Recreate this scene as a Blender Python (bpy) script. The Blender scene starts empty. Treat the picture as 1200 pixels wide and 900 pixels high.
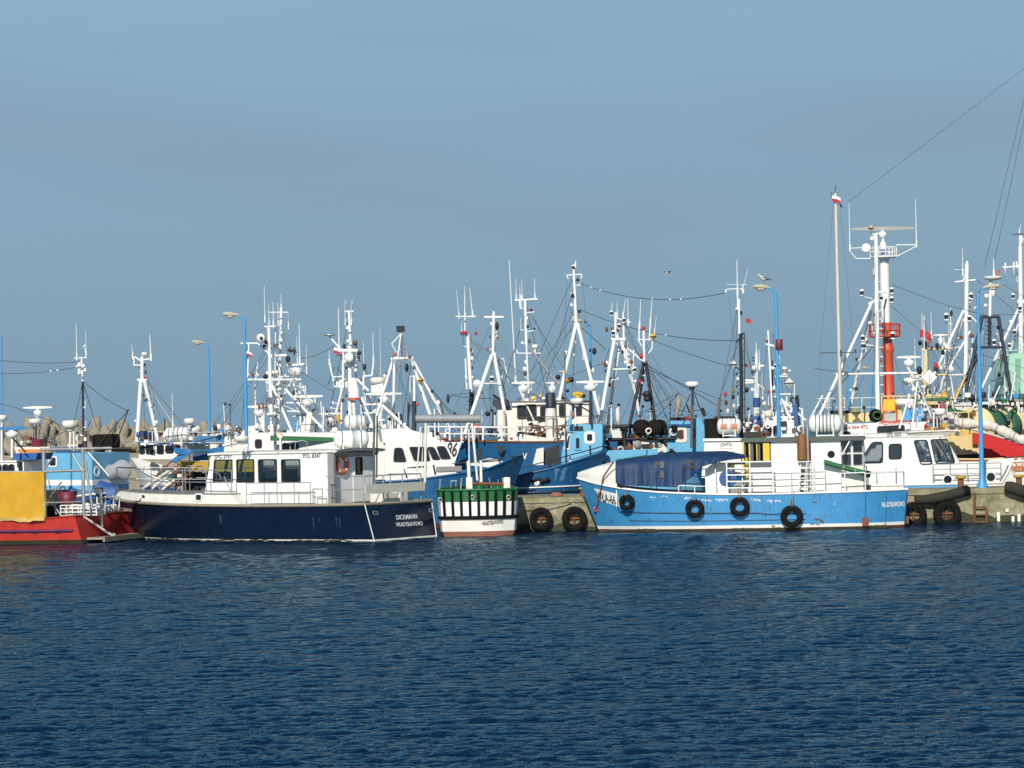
import bpy, math, random
import numpy as np
from mathutils import Vector as V, Matrix
from mathutils.geometry import tessellate_polygon
R = math.radians
rnd = random.Random(7)
S = bpy.context.scene
C = S.collection

# ------------------------------------------------------------------ camera
F, PW, PH = 3333.0, 1200, 900            # focal length and size of the photograph in its pixels
ROLL, CAM_H = R(1.2), 4.0
PITCH = math.atan(55 / F)
cam = bpy.data.cameras.new('camera'); co = bpy.data.objects.new('camera', cam); C.objects.link(co)
S.camera = co
cam.sensor_width = 36; cam.lens = F / PW * 36; cam.clip_end = 6000; cam.clip_start = 0.5
WR = V((1, 0, 0)); FW = V((0, math.cos(PITCH), math.sin(PITCH))); UP = V((0, -math.sin(PITCH), math.cos(PITCH)))
cx = WR * math.cos(ROLL) - UP * math.sin(ROLL); cy = WR * math.sin(ROLL) + UP * math.cos(ROLL)
m3 = Matrix((cx, cy, -FW)).transposed()
CAM = V((0, 0, CAM_H))
co.matrix_world = Matrix.Translation(CAM) @ m3.to_4x4()

# ------------------------------------------------------------------ sky, sun, exposure
SUN_AZ, SUN_EL = R(191), R(31)           # compass angle from +Y towards +X
w = bpy.data.worlds.new('World'); S.world = w; w.use_nodes = True
nt = w.node_tree; nt.nodes.clear()
def nd(t, kind, **kw):
    n = t.nodes.new(kind)
    for k, v in kw.items(): setattr(n, k, v)
    return n
out = nd(nt, 'ShaderNodeOutputWorld'); bg = nd(nt, 'ShaderNodeBackground')
sky = nd(nt, 'ShaderNodeTexSky', sky_type='NISHITA', sun_disc=False, sun_elevation=SUN_EL, sun_rotation=SUN_AZ)
sky.air_density = 1.3; sky.dust_density = 2.0; sky.ozone_density = 1.5
geo = nd(nt, 'ShaderNodeTexCoord'); sp = nd(nt, 'ShaderNodeSeparateXYZ'); nt.links.new(geo.outputs['Generated'], sp.inputs[0])
# a thin even veil of high haze low in the sky, over the clear sky
STR = 0.1
ramp = nd(nt, 'ShaderNodeValToRGB'); el = ramp.color_ramp.elements
el[0].position = 0.0; el[0].color = (.212, .350, .472, 1); el[1].position = .75; el[1].color = (.014, .085, .23, 1)
for p_, c_ in ((.05, (.221, .370, .497, 1)), (.11, (.235, .395, .545, 1)), (.165, (.255, .445, .59, 1)), (.22, (.16, .36, .53, 1)), (.30, (.075, .25, .43, 1)), (.42, (.03, .145, .32, 1))):
    e_ = el.new(p_); e_.color = c_
nt.links.new(sp.outputs['Z'], ramp.inputs[0])
sc_ = nd(nt, 'ShaderNodeVectorMath', operation='SCALE'); sc_.inputs['Scale'].default_value = 1 / STR; nt.links.new(ramp.outputs[0], sc_.inputs[0])
vf = nd(nt, 'ShaderNodeMapRange'); vf.inputs[1].default_value = .2; vf.inputs[2].default_value = .75; vf.inputs[3].default_value = .94; vf.inputs[4].default_value = .7
nt.links.new(sp.outputs['Z'], vf.inputs[0])
tint = nd(nt, 'ShaderNodeMix', data_type='RGBA'); nt.links.new(vf.outputs[0], tint.inputs[0]); nt.links.new(sky.outputs[0], tint.inputs[6]); nt.links.new(sc_.outputs[0], tint.inputs[7])
# long faint streaks of cloud
mp = nd(nt, 'ShaderNodeMapping'); mp.inputs['Scale'].default_value = (2.6, 1.0, 17.0); mp.inputs['Rotation'].default_value = (0, R(5), 0); mp.inputs['Location'].default_value = (0.4, 0, 0.15)
nz = nd(nt, 'ShaderNodeTexNoise'); nz.inputs['Scale'].default_value = 2.4; nz.inputs['Detail'].default_value = 3; nz.inputs['Roughness'].default_value = 0.45; nz.inputs['Distortion'].default_value = 0.4
cr = nd(nt, 'ShaderNodeMapRange'); cr.inputs[1].default_value = 0.42; cr.inputs[2].default_value = 0.72; cr.inputs[4].default_value = 0.75
nt.links.new(geo.outputs['Generated'], mp.inputs[0]); nt.links.new(mp.outputs[0], nz.inputs[0]); nt.links.new(nz.outputs[0], cr.inputs[0])
cl = nd(nt, 'ShaderNodeMix', data_type='RGBA'); cl.inputs[7].default_value = (2.42, 3.28, 4.4, 1)
# one long grey-violet bank sloping down to the right, and a fainter one further right
def mth(op, a, b=None, cl_=False):
    n = nd(nt, 'ShaderNodeMath', operation=op, use_clamp=cl_)
    for i, v in enumerate((a, b)):
        if v is None: continue
        if isinstance(v, (int, float)): n.inputs[i].default_value = v
        else: nt.links.new(v, n.inputs[i])
    return n.outputs[0]
SX, SZ = sp.outputs['X'], sp.outputs['Z']
def bank(z0, slope, half, x0, x1):
    d = mth('ABSOLUTE', mth('DIVIDE', mth('SUBTRACT', SZ, mth('ADD', z0, mth('MULTIPLY', SX, slope))), half))
    m = mth('MULTIPLY', mth('SUBTRACT', 1.3, d, True), mth('DIVIDE', mth('SUBTRACT', SX, x0), x1 - x0, True))
    return mth('MULTIPLY', m, mth('ADD', .35, nz.outputs[0]), True)
bk = mth('ADD', mth('MULTIPLY', bank(.082, -.16, .019, .10, -.07), .55), mth('MULTIPLY', bank(.108, -.05, .016, .06, .13), .35), True)
bk = mth('ADD', bk, mth('MULTIPLY', cr.outputs[0], .3), True)
nt.links.new(bk, cl.inputs[0]); nt.links.new(tint.outputs[2], cl.inputs[6])
cl2 = nd(nt, 'ShaderNodeMix', data_type='RGBA'); cl2.inputs[7].default_value = (2.85, 3.75, 4.8, 1); nt.links.new(cl.outputs[2], cl2.inputs[6])
wisp = mth('ADD', mth('MULTIPLY', bank(.0695, -.02, .0022, -.10, -.06), mth('SUBTRACT', 1, mth('DIVIDE', mth('SUBTRACT', SX, -.03), .04, True))), mth('MULTIPLY', mth('MULTIPLY', mth('SUBTRACT', nz.outputs[0], .5, True), 1.6), .25), True)
nt.links.new(mth('MULTIPLY', wisp, .4), cl2.inputs[0])
nt.links.new(cl2.outputs[2], bg.inputs[0]); bg.inputs[1].default_value = STR
nt.links.new(bg.outputs[0], out.inputs[0])
sl = bpy.data.lights.new('sun', 'SUN'); sl.energy = 4.6; sl.angle = R(0.5); sl.color = (1, 0.945, 0.86)
so = bpy.data.objects.new('sun', sl); C.objects.link(so)
sd = V((math.sin(SUN_AZ) * math.cos(SUN_EL), math.cos(SUN_AZ) * math.cos(SUN_EL), math.sin(SUN_EL)))
so.rotation_euler = sd.to_track_quat('Z', 'Y').to_euler()
S.view_settings.view_transform = 'Standard'; S.view_settings.look = 'None'; S.view_settings.gamma = 1
S.view_settings.exposure = 0.0; S.view_settings.use_curve_mapping = False

# ------------------------------------------------------------------ measuring: a pixel of the photograph at a known distance is a point of the place
def ray(px, py):
    dx, dy = px - 600, 450 - py
    u = dx * math.cos(ROLL) + dy * math.sin(ROLL); v = -dx * math.sin(ROLL) + dy * math.cos(ROLL)
    return WR * u + UP * v + FW * F
def P(px, py, Y):
    d = ray(px, py); return CAM + d * (Y / d.y)

# ------------------------------------------------------------------ materials
MATS = {}
def paint(name, col, rough=0.45, var=0.12, rust=0.0, dirt=0.0, metal=0.0, scale=2.5, bump=0.0, spec=0.5, rustcol=(0.16, 0.06, 0.02)):
    if name in MATS: return MATS[name]
    m = bpy.data.materials.new(name); m.use_nodes = True; t = m.node_tree; b = t.nodes['Principled BSDF']
    L = t.links.new
    tc = nd(t, 'ShaderNodeTexCoord')
    n1 = nd(t, 'ShaderNodeTexNoise'); n1.inputs['Scale'].default_value = scale; n1.inputs['Detail'].default_value = 5
    L(tc.outputs['Object'], n1.inputs[0])
    mx = nd(t, 'ShaderNodeMix', data_type='RGBA'); c = V(col)
    mx.inputs[6].default_value = (*(c * (1 - var * 1.6)), 1); mx.inputs[7].default_value = (*[min(x * (1 + var), 0.95) for x in c], 1)
    L(n1.outputs[0], mx.inputs[0]); last = mx.outputs[2]
    def streak(amount, colr, sc, zs):
        nonlocal last
        mp = nd(t, 'ShaderNodeMapping'); mp.inputs['Scale'].default_value = (sc, sc, zs)
        L(tc.outputs['Object'], mp.inputs[0])
        n2 = nd(t, 'ShaderNodeTexNoise'); n2.inputs['Scale'].default_value = 1; n2.inputs['Detail'].default_value = 6; n2.inputs['Roughness'].default_value = .65
        L(mp.outputs[0], n2.inputs[0])
        r = nd(t, 'ShaderNodeMapRange'); r.inputs[1].default_value = 0.72 - amount * .3; r.inputs[2].default_value = 0.80 - amount * .1; r.inputs[4].default_value = min(1, .5 + amount)
        L(n2.outputs[0], r.inputs[0])
        m2 = nd(t, 'ShaderNodeMix', data_type='RGBA'); m2.inputs[7].default_value = (*colr, 1)
        L(r.outputs[0], m2.inputs[0]); L(last, m2.inputs[6]); last = m2.outputs[2]
    if dirt: streak(dirt, tuple(c * .45 + V((.02, .018, .012))), 5, 0.9)
    if rust: streak(rust, rustcol, 4, 0.8)
    L(last, b.inputs['Base Color'])
    rr = nd(t, 'ShaderNodeMapRange'); rr.inputs[3].default_value = max(.05, rough - .1); rr.inputs[4].default_value = min(1, rough + .15)
    L(n1.outputs[0], rr.inputs[0]); L(rr.outputs[0], b.inputs['Roughness'])
    b.inputs['Metallic'].default_value = metal; b.inputs['Specular IOR Level'].default_value = spec
    if bump:
        nb = nd(t, 'ShaderNodeTexNoise'); nb.inputs['Scale'].default_value = scale * 3; nb.inputs['Detail'].default_value = 6
        bp = nd(t, 'ShaderNodeBump'); bp.inputs['Strength'].default_value = bump; bp.inputs['Distance'].default_value = 0.05
        L(tc.outputs['Object'], nb.inputs[0]); L(nb.outputs[0], bp.inputs['Height']); L(bp.outputs[0], b.inputs['Normal'])
    MATS[name] = m; return m
def glass(name, tint=(0.55, 0.6, 0.62), refl=0.12):
    m = bpy.data.materials.new(name); m.use_nodes = True; t = m.node_tree; t.nodes.clear()
    o = nd(t, 'ShaderNodeOutputMaterial'); a = nd(t, 'ShaderNodeBsdfTransparent'); a.inputs[0].default_value = (*tint, 1)
    g = nd(t, 'ShaderNodeBsdfGlossy'); g.inputs['Roughness'].default_value = 0.03
    n = nd(t, 'ShaderNodeTexNoise'); n.inputs['Scale'].default_value = 1.3
    bp = nd(t, 'ShaderNodeBump'); bp.inputs['Strength'].default_value = .05
    t.links.new(n.outputs[0], bp.inputs['Height']); t.links.new(bp.outputs[0], g.inputs['Normal'])
    x = nd(t, 'ShaderNodeMixShader'); x.inputs[0].default_value = refl
    t.links.new(a.outputs[0], x.inputs[1]); t.links.new(g.outputs[0], x.inputs[2]); t.links.new(x.outputs[0], o.inputs[0])
    MATS[name] = m; return m
white = paint('white_paint', (.80, .79, .75), .4, .05, rust=.16, dirt=.22)
wclean = paint('white_metal', (.80, .80, .77), .4, .05)
wmast = paint('mast_white', (.78, .78, .75), .45, .06, rust=.06)
wold = paint('weathered_white', (.72, .70, .63), .6, .12, rust=.22, dirt=.2)
cream = paint('cream_paint', (.70, .54, .25), .5, .06, rust=.12, dirt=.1)
creamw = paint('cream_white', (.74, .71, .62), .5, .08)
navy = paint('navy_gelcoat', (.0045, .012, .033), .25, .2, dirt=.0, spec=.25)
red = paint('red_paint', (.50, .03, .018), .45, .25, dirt=.45, rust=.25)
redcloth = paint('red_cloth', (.55, .02, .02), .75, .12, bump=.3)
yellow = paint('yellow_tarp', (.56, .305, .010), .65, .2, dirt=.3, scale=1.4, bump=.4)
yel2 = paint('yellow_paint', (.65, .42, .02), .5, .1)
ochre = paint('ochre_paint', (.50, .30, .03), .6, .12, dirt=.1)
orange = paint('orange_paint', (.58, .078, .028), .45, .1)
orangec = paint('orange_cloth', (.65, .26, .06), .8, .1)
green = paint('green_paint', (.012, .13, .035), .45, .15, dirt=.1)
netg = paint('green_netting', (.055, .20, .115), .95, .35, scale=14, bump=.8)
blue = paint('harbour_blue_paint', (.045, .25, .50), .42, .16, rust=.3, dirt=.5)
dblue = paint('deep_blue_paint', (.012, .10, .24), .4, .16, dirt=.22, rust=.08)
lblue = paint('light_blue_paint', (.14, .42, .62), .42, .08, dirt=.08, rust=.05)
sblue = paint('signal_blue', (.018, .085, .26), .5, .12)
polebl = paint('pole_blue', (.055, .30, .58), .45, .06)
btarp = paint('blue_tarpaulin', (.014, .042, .112), .55, .3, scale=1.8, bump=.7, spec=.3, dirt=.25)
gtarp = paint('green_tarpaulin', (.03, .15, .07), .6, .2)
antif = paint('antifouling_red', (.11, .035, .02), .7, .3, rust=.3, dirt=.3)
slime = paint('waterline_slime', (.045, .045, .02), .8, .4)
black = paint('black_rubber', (.009, .009, .009), .8, .5, scale=6, bump=.4, spec=.15)
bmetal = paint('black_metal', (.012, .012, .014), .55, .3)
navym = paint('dark_mast_paint', (.022, .028, .045), .5, .2)
grey = paint('grey_paint', (.27, .27, .27), .5, .12)
dgrey = paint('dark_grey', (.09, .09, .095), .6, .15)
steel = paint('galvanised_steel', (.45, .45, .44), .38, .12, metal=.6)
alu = paint('mast_aluminium', (.62, .58, .48), .4, .06, metal=.25)
rusty = paint('rusty_iron', (.20, .075, .03), .85, .4, scale=6)
brown = paint('brown_paint', (.21, .085, .025), .6, .2)
wood = paint('tan_rubbing_strake', (.30, .26, .19), .75, .25, scale=4)
deckm = paint('grey_deck', (.22, .21, .19), .8, .15)
rope = paint('rope', (.30, .26, .18), .9, .2)
wire = paint('wire', (.07, .075, .08), .6, .2)
net = paint('dark_netting', (.018, .016, .015), .95, .4, scale=9, bump=.9, spec=.1)
buoyo = paint('lifebuoy_orange', (.72, .13, .035), .5, .08)
flagr = paint('flag_red', (.45, .03, .04), .7, .1)
mint = paint('mint_paint', (.38, .62, .46), .5, .08)
def concrete_mat():
    m = bpy.data.materials.new('pier_concrete'); m.use_nodes = True; t = m.node_tree; b = t.nodes['Principled BSDF']; L = t.links.new
    tc = nd(t, 'ShaderNodeTexCoord')
    def noise(sc, sz, det=6, ro=.65):
        mp = nd(t, 'ShaderNodeMapping'); mp.inputs['Scale'].default_value = (sc, sc, sz); L(tc.outputs['Object'], mp.inputs[0])
        n = nd(t, 'ShaderNodeTexNoise'); n.inputs['Scale'].default_value = 1; n.inputs['Detail'].default_value = det; n.inputs['Roughness'].default_value = ro; L(mp.outputs[0], n.inputs[0]); return n.outputs[0]
    last = None
    def layer(base, col, n, a, b_, amt=1):
        r = nd(t, 'ShaderNodeMapRange'); r.inputs[1].default_value = a; r.inputs[2].default_value = b_; r.inputs[4].default_value = amt; L(n, r.inputs[0])
        x = nd(t, 'ShaderNodeMix', data_type='RGBA'); L(r.outputs[0], x.inputs[0]); x.inputs[7].default_value = (*col, 1)
        if isinstance(base, tuple): x.inputs[6].default_value = (*base, 1)
        else: L(base, x.inputs[6])
        return x.outputs[2]
    c = layer((.33, .295, .19), (.16, .15, .075), noise(1.1, 1.6), .38, .62)
    c = layer(c, (.44, .42, .33), noise(2.2, 2.2), .56, .7, .8)
    c = layer(c, (.09, .085, .04), noise(3.5, .7), .55, .72, .85)
    c = layer(c, (.20, .09, .04), noise(2.8, .5), .66, .76, .7)
    c = layer(c, (.05, .05, .04), noise(14, 14), .62, .68, .7)
    L(c, b.inputs['Base Color']); b.inputs['Roughness'].default_value = .9
    bp = nd(t, 'ShaderNodeBump'); bp.inputs['Strength'].default_value = .8; bp.inputs['Distance'].default_value = .06; L(noise(5, 5), bp.inputs['Height']); L(bp.outputs[0], b.inputs['Normal'])
    return m
concrete = concrete_mat()
tetra = paint('breakwater_concrete', (.29, .255, .185), .92, .3, dirt=.3, scale=1.6, bump=.7)
blackpaint = paint('lettering_black', (.02, .02, .025), .5, .1)
redletter = paint('lettering_red', (.45, .05, .06), .5, .1)
scuff = paint('pale_scuffs', (.55, .62, .66), .6, .2)
maroon = paint('maroon_plastic', (.14, .01, .03), .5, .1)
gl = glass('window_glass', (.80, .83, .84), .13)
gdark = glass('shaded_glass', (.22, .24, .26), .12)

# ------------------------------------------------------------------ mesh collector
class MB:
    def __init__(s): s.v, s.f, s.m, s.s = [], [], [], []
    def add(s, vs, fs, m=0, sm=False):
        o = len(s.v); s.v += [tuple(v) for v in vs]
        for f in fs: s.f.append([i + o for i in f]); s.m.append(m); s.s.append(sm)
        return s
    def hexa(s, a, b, m=0):          # a, b: two quads
        return s.add(list(a) + list(b), [(0, 1, 2, 3), (7, 6, 5, 4), (0, 4, 5, 1), (1, 5, 6, 2), (2, 6, 7, 3), (3, 7, 4, 0)], m)
    def box(s, p0, p1, m=0):
        x0, y0, z0 = p0; x1, y1, z1 = p1
        return s.hexa([(x0, y0, z0), (x1, y0, z0), (x1, y1, z0), (x0, y1, z0)], [(x0, y0, z1), (x1, y0, z1), (x1, y1, z1), (x0, y1, z1)], m)
    def cbox(s, c, d, m=0):
        c = V(c); d = V(d) / 2; return s.box(c - d, c + d, m)
    def rings(s, rs, m=0, sm=True, closed=False, caps=True):
        n = len(rs[0]); vs = [p for r in rs for p in r]; fs = []
        k = len(rs)
        for i in range(k if closed else k - 1):
            j = (i + 1) % k
            for a in range(n):
                b = (a + 1) % n; fs.append((i * n + a, i * n + b, j * n + b, j * n + a))
        s.add(vs, fs, m, sm)
        if caps and not closed:
            s.add(rs[0], [list(range(n))[::-1]], m, False); s.add(rs[-1], [list(range(n))], m, False)
        return s
    def path(s, pts, r, n=6, m=0, closed=False):
        pts = [V(p) for p in pts]; rs = []
        rad = r if isinstance(r, (list, tuple)) else [r] * len(pts)
        k = len(pts)
        for i, p in enumerate(pts):
            a = pts[i - 1] if (i > 0 or closed) else p; b = pts[(i + 1) % k] if (i < k - 1 or closed) else p
            d = (b - a).normalized() if (b - a).length > 1e-9 else V((0, 0, 1))
            ref = V((0, 0, 1)) if abs(d.z) < .9 else V((1, 0, 0))
            u = d.cross(ref).normalized(); w_ = d.cross(u)
            rs.append([p + (u * math.cos(2 * math.pi * q / n) + w_ * math.sin(2 * math.pi * q / n)) * rad[i] for q in range(n)])
        return s.rings(rs, m, True, closed)
    def bar(s, a, b, r, r2=None, n=6, m=0): return s.path([a, b], [r, r if r2 is None else r2], n, m)
    def lathe(s, prof, c, axis=(0, 0, 1), n=14, m=0, caps=True):
        ax = V(axis).normalized(); ref = V((0, 0, 1)) if abs(ax.z) < .9 else V((1, 0, 0))
        u = ax.cross(ref).normalized(); w_ = ax.cross(u); c = V(c)
        return s.rings([[c + ax * z + (u * math.cos(2 * math.pi * q / n) + w_ * math.sin(2 * math.pi * q / n)) * max(r, 1e-4) for q in range(n)] for r, z in prof], m, True, False, caps)
    def ell(s, c, rad, n=10, k=6, m=0):
        c = V(c); rs = []
        for i in range(k + 1):
            th = math.pi * i / k; z = -math.cos(th); q = max(math.sin(th), .001)
            rs.append([c + V((rad[0] * q * math.cos(2 * math.pi * a / n), rad[1] * q * math.sin(2 * math.pi * a / n), rad[2] * z)) for a in range(n)])
        return s.rings(rs, m)
    def torus(s, c, R_, r, axis=(0, 0, 1), n=20, k=8, m=0, flat=1.0):
        ax = V(axis).normalized(); ref = V((0, 0, 1)) if abs(ax.z) < .9 else V((1, 0, 0))
        u = ax.cross(ref).normalized(); w_ = ax.cross(u); c = V(c); rs = []
        for i in range(n):
            d = u * math.cos(2 * math.pi * i / n) + w_ * math.sin(2 * math.pi * i / n)
            rs.append([c + d * (R_ + r * math.cos(2 * math.pi * q / k)) + ax * (r * flat * math.sin(2 * math.pi * q / k)) for q in range(k)])
        return s.rings(rs, m, True, True)
    def sheet(s, g, m=0, sm=True):   # grid of points
        a, b = len(g), len(g[0])
        return s.add([p for r in g for p in r], [(i * b + j, i * b + j + 1, (i + 1) * b + j + 1, (i + 1) * b + j) for i in range(a - 1) for j in range(b - 1)], m, sm)
    def slab(s, g, off, m=0, sm=True):   # sheet with thickness along vector off
        off = V(off); g2 = [[V(p) + off for p in r] for r in g]
        s.sheet(g, m, sm); s.sheet(g2, m, sm)
        edge = lambda l1, l2: s.sheet([l1, l2], m, False)
        edge(g[0], g2[0]); edge(g[-1], g2[-1]); edge([r[0] for r in g], [r[0] for r in g2]); edge([r[-1] for r in g], [r[-1] for r in g2])
        return s
    def plate(s, outer, holes, f, th, m=0):   # a plate with openings; f(u, v, w) gives the point
        polys = [outer] + list(holes)
        tri = tessellate_polygon([[V((u, v, 0)) for u, v in p] for p in polys])
        flat = [q for p in polys for q in p]
        s.add([f(u, v, 0) for u, v in flat], tri, m); s.add([f(u, v, -th) for u, v in flat], tri, m)
        for p in polys:
            k = len(p)
            s.add([f(u, v, 0) for u, v in p] + [f(u, v, -th) for u, v in p], [(i, (i + 1) % k, k + (i + 1) % k, k + i) for i in range(k)], m)
        return s
    def build(s, name, mats, parent=None, **kw):
        me = bpy.data.meshes.new(name); me.from_pydata(s.v, [], s.f)
        for x in (mats if isinstance(mats, (list, tuple)) else [mats]): me.materials.append(x)
        me.polygons.foreach_set('material_index', s.m); me.polygons.foreach_set('use_smooth', s.s); me.update()
        o = bpy.data.objects.new(name, me); C.objects.link(o)
        if parent is not None: o.parent = parent
        for k, v in kw.items(): o[k] = v
        return o
def rr(x0, y0, x1, y1, r=.06, k=3, skew=0.0):
    pts = []
    for cx_, cy_, a in ((x1 - r, y1 - r, 0), (x0 + r, y1 - r, 90), (x0 + r, y0 + r, 180), (x1 - r, y0 + r, 270)):
        for i in range(k + 1):
            t = R(a + 90 * i / k); pts.append((cx_ + r * math.cos(t), cy_ + r * math.sin(t)))
    return [(u + skew * (v - y0), v) for u, v in pts]
def circ(x, y, r, n=14): return [(x + r * math.cos(2 * math.pi * i / n), y + r * math.sin(2 * math.pi * i / n)) for i in range(n)]
def soft(poly, r=.25):            # cut the corners of a polygon
    res = []; k = len(poly)
    for i in range(k):
        p, a, b = V(poly[i]), V(poly[i - 1]), V(poly[(i + 1) % k])
        da, db = (a - p), (b - p); e = min(r, da.length * .3, db.length * .3)
        p1 = p + da.normalized() * e; p2 = p + db.normalized() * e
        res += [tuple(p1), tuple((p1 + p2) / 2 * .5 + p * .5), tuple(p2)]
    return res
def grow(poly, e):
    cx_ = sum(p[0] for p in poly) / len(poly); cy_ = sum(p[1] for p in poly) / len(poly)
    wx = max(abs(p[0] - cx_) for p in poly); wy = max(abs(p[1] - cy_) for p in poly)
    return [(cx_ + (u - cx_) * (1 + e / wx), cy_ + (v - cy_) * (1 + e / wy)) for u, v in poly]
_tx = {}
def glyphs(txt, shear=0.0):
    key = (txt, shear)
    if key not in _tx:
        cu = bpy.data.curves.new('t', 'FONT'); cu.body = txt; cu.size = 1; cu.resolution_u = 3; cu.shear = shear; cu.offset = 0.02
        o = bpy.data.objects.new('t', cu); C.objects.link(o)
        me = bpy.data.meshes.new_from_object(o.evaluated_get(bpy.context.evaluated_depsgraph_get()))
        vs = [tuple(v.co) for v in me.vertices]; fs = [tuple(p.vertices) for p in me.polygons]
        bpy.data.objects.remove(o); bpy.data.meshes.remove(me); bpy.data.curves.remove(cu)
        x0 = min(v[0] for v in vs); x1 = max(v[0] for v in vs); H = .7
        _tx[key] = ([((v[0] - x0) / (x1 - x0), v[1] / H) for v in vs], fs)
    return _tx[key]

# ------------------------------------------------------------------ things
def tag(o, label, cat=None, group=None, kind=None):
    if label: o['label'] = label
    if cat: o['category'] = cat
    if group: o['group'] = group
    if kind: o['kind'] = kind
    return o
class T:
    """a thing: an Empty with a local frame, and helpers that work in it"""
    def __init__(s, name, label, cat, loc, rz=0, group=None, Y=None):
        s.o = bpy.data.objects.new(name, None); C.objects.link(s.o); s.o.empty_display_size = .3
        s.o.location = loc; s.o.rotation_euler = (0, 0, rz); tag(s.o, label, cat, group)
        s.mw = Matrix.Translation(V(loc)) @ Matrix.Rotation(rz, 4, 'Z'); s.inv = s.mw.inverted(); s.Y = loc[1] if Y is None else Y
        s.cl = s.inv @ CAM
    def q(s, px, py, d=0): return s.inv @ P(px, py, s.Y + d)
    def _pl(s, px, py, i, val):
        d = s.inv.to_3x3() @ ray(px, py); return s.cl + d * ((val - s.cl[i]) / d[i])
    def on(s, px, py, y): return s._pl(px, py, 1, y)
    def onx(s, px, py, x): return s._pl(px, py, 0, x)
    def onz(s, px, py, z): return s._pl(px, py, 2, z)
    def wd(s, p): return s.mw @ V(p)
    def px(s, w_): return w_ * s.Y / F
    def mk(s, name, mat, mb, parent=None, label=None):
        o = mb.build(name, mat, parent or s.o)
        if label: o['label'] = label
        return o
    # bars given as (x1, y1, x2, y2, width[, d1, d2]) in the photograph's pixels, at the thing's distance plus d
    def seg(s, mb, segs, m=0, n=6, mat_thin=False):
        for g in segs:
            if mat_thin: g = (*g[:4], g[4] * .7, *g[5:])
            d1 = g[5] if len(g) > 5 else 0; d2 = g[6] if len(g) > 6 else d1
            w2 = g[7] if len(g) > 7 else g[4]
            mb.bar(s.q(g[0], g[1], d1), s.q(g[2], g[3], d2), s.px(g[4] / 2), s.px(w2 / 2), n, m)
        return mb
    def bars(s, name, mat, segs, parent=None, n=6, label=None): return s.mk(name, mat, s.seg(MB(), segs, 0, n, mat is wire), parent, label)
    def whip(s, parent, *a):       # antennas: (x, y bottom, y top[, lean, d, width])
        for g in a:
            x, y0, y1 = g[:3]; le = g[3] if len(g) > 3 else 0; d = g[4] if len(g) > 4 else 0; wd_ = g[5] if len(g) > 5 else .9
            mb = MB(); mb.bar(s.q(x, y0, d), s.q(x + le - (y0 - y1) * .02, y1, d), s.px(wd_ * .55), s.px(wd_ * .25), 5)
            mb.bar(s.q(x, y0 + 2, d), s.q(x + le * .1, y0 - 6, d), s.px(wd_ * .9), None, 5)
            s.mk('antenna', wmast, mb, parent)
    def dome(s, px, py, w_, h, parent=None, d=0, post=None, mat=None, pm=None):    # closed radar: centre, width, height
        r = s.px(w_ / 2); hh = s.px(h / 2); c = s.q(px, py, d); mb = MB()
        mb.lathe([(r * .62, -hh), (r * .96, -hh * .75), (r, hh * .1), (r * .97, hh * .55), (r * .8, hh * .92), (0, hh)], c, n=16)
        if post: mb.bar(c - V((0, 0, hh)), s.q(px, post, d), s.px(1.4), None, 6, 1)
        mb.bar(c - V((0, 0, hh * 1.7)), c - V((0, 0, hh * .9)), r * .4, r * .5, 8, 1)
        return s.mk('radar_dome', [mat or creamw, pm or wmast], mb, parent)
    def scanner(s, px, py, w_, parent=None, d=0, ang=0.12, h=3.2, post=None, mat=None, pm=None, base=14):     # open radar bar on its motor
        c = s.q(px, py, d); L = s.px(w_ / 2); t = s.px(h / 2); a = V((math.cos(ang), math.sin(ang), 0)); b = V((-a.y, a.x, 0))
        a = s.inv.to_3x3() @ a; b = s.inv.to_3x3() @ b; z = V((0, 0, t)); mb = MB()
        k = [(-L, .55), (-L * .3, 1), (L * .3, 1), (L, .55)]
        mb.rings([[c + a * u + b * (t * e * .8 * sx) + z * e * sz for sx, sz in ((-1, -1), (1, -1), (1, 1), (-1, 1))] for u, e in k], 0, False)
        r = s.px(base / 2); e = s.px(1)
        mb.lathe([(r * .3, -3 * e), (r * .45, -t), (0, -t)], c, n=10, m=1)
        mb.lathe([(r * .55, -11 * e), (r * .9, -9 * e), (r, -6 * e), (r * .8, -4 * e), (r * .3, -3 * e)], c, n=12, m=1)
        if post: mb.bar(c - V((0, 0, 10 * e)), s.q(px, post, d), s.px(1.6), None, 6, 2)
        return s.mk('radar_scanner', [mat or creamw, wmast, pm or wmast], mb, parent)
    def text(s, name, txt, mat, f, p0, p1, h, parent=None, shear=0, curve=None):
        """letters from p0 to p1 (u, v) of the surface f(u, v, w), h tall"""
        vs, fs = glyphs(txt, shear); p0, p1 = V(p0), V(p1); mb = MB()
        mb.add([f(p0.x + (p1.x - p0.x) * u, p0.y + (p1.y - p0.y) * u + h * v, .006) for u, v in vs], fs)
        return s.mk(name, mat, mb, parent)
    def window(s, parent, poly, f, fm=None, gm=None, e=.045, bars=()):
        mb = MB(); mb.plate(grow(poly, e), [grow(poly, -.004)], lambda u, v, w_: f(u, v, w_ + .02), .05)
        mb.plate(grow(poly, .01), [], lambda u, v, w_: f(u, v, w_ - .02), .012, 1)
        for a, b in bars: mb.bar(f(*a, 0), f(*b, 0), .02, None, 4)
        return s.mk('window', [fm or bmetal, gm or gl], mb, parent)
    def rail(s, name, mat, pts, h, nb=2, r=.02, parent=None, posts=True, rp=None):
        mb = MB(); pts = [V(p) for p in pts]
        for k in range(nb):
            z = V((0, 0, h * (k + 1) / nb)); mb.path([p + z for p in pts], r, 5)
        if posts:
            for p in pts: mb.bar(p, p + V((0, 0, h)), rp or r, None, 5)
        return s.mk(name, mat, mb, parent)
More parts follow.
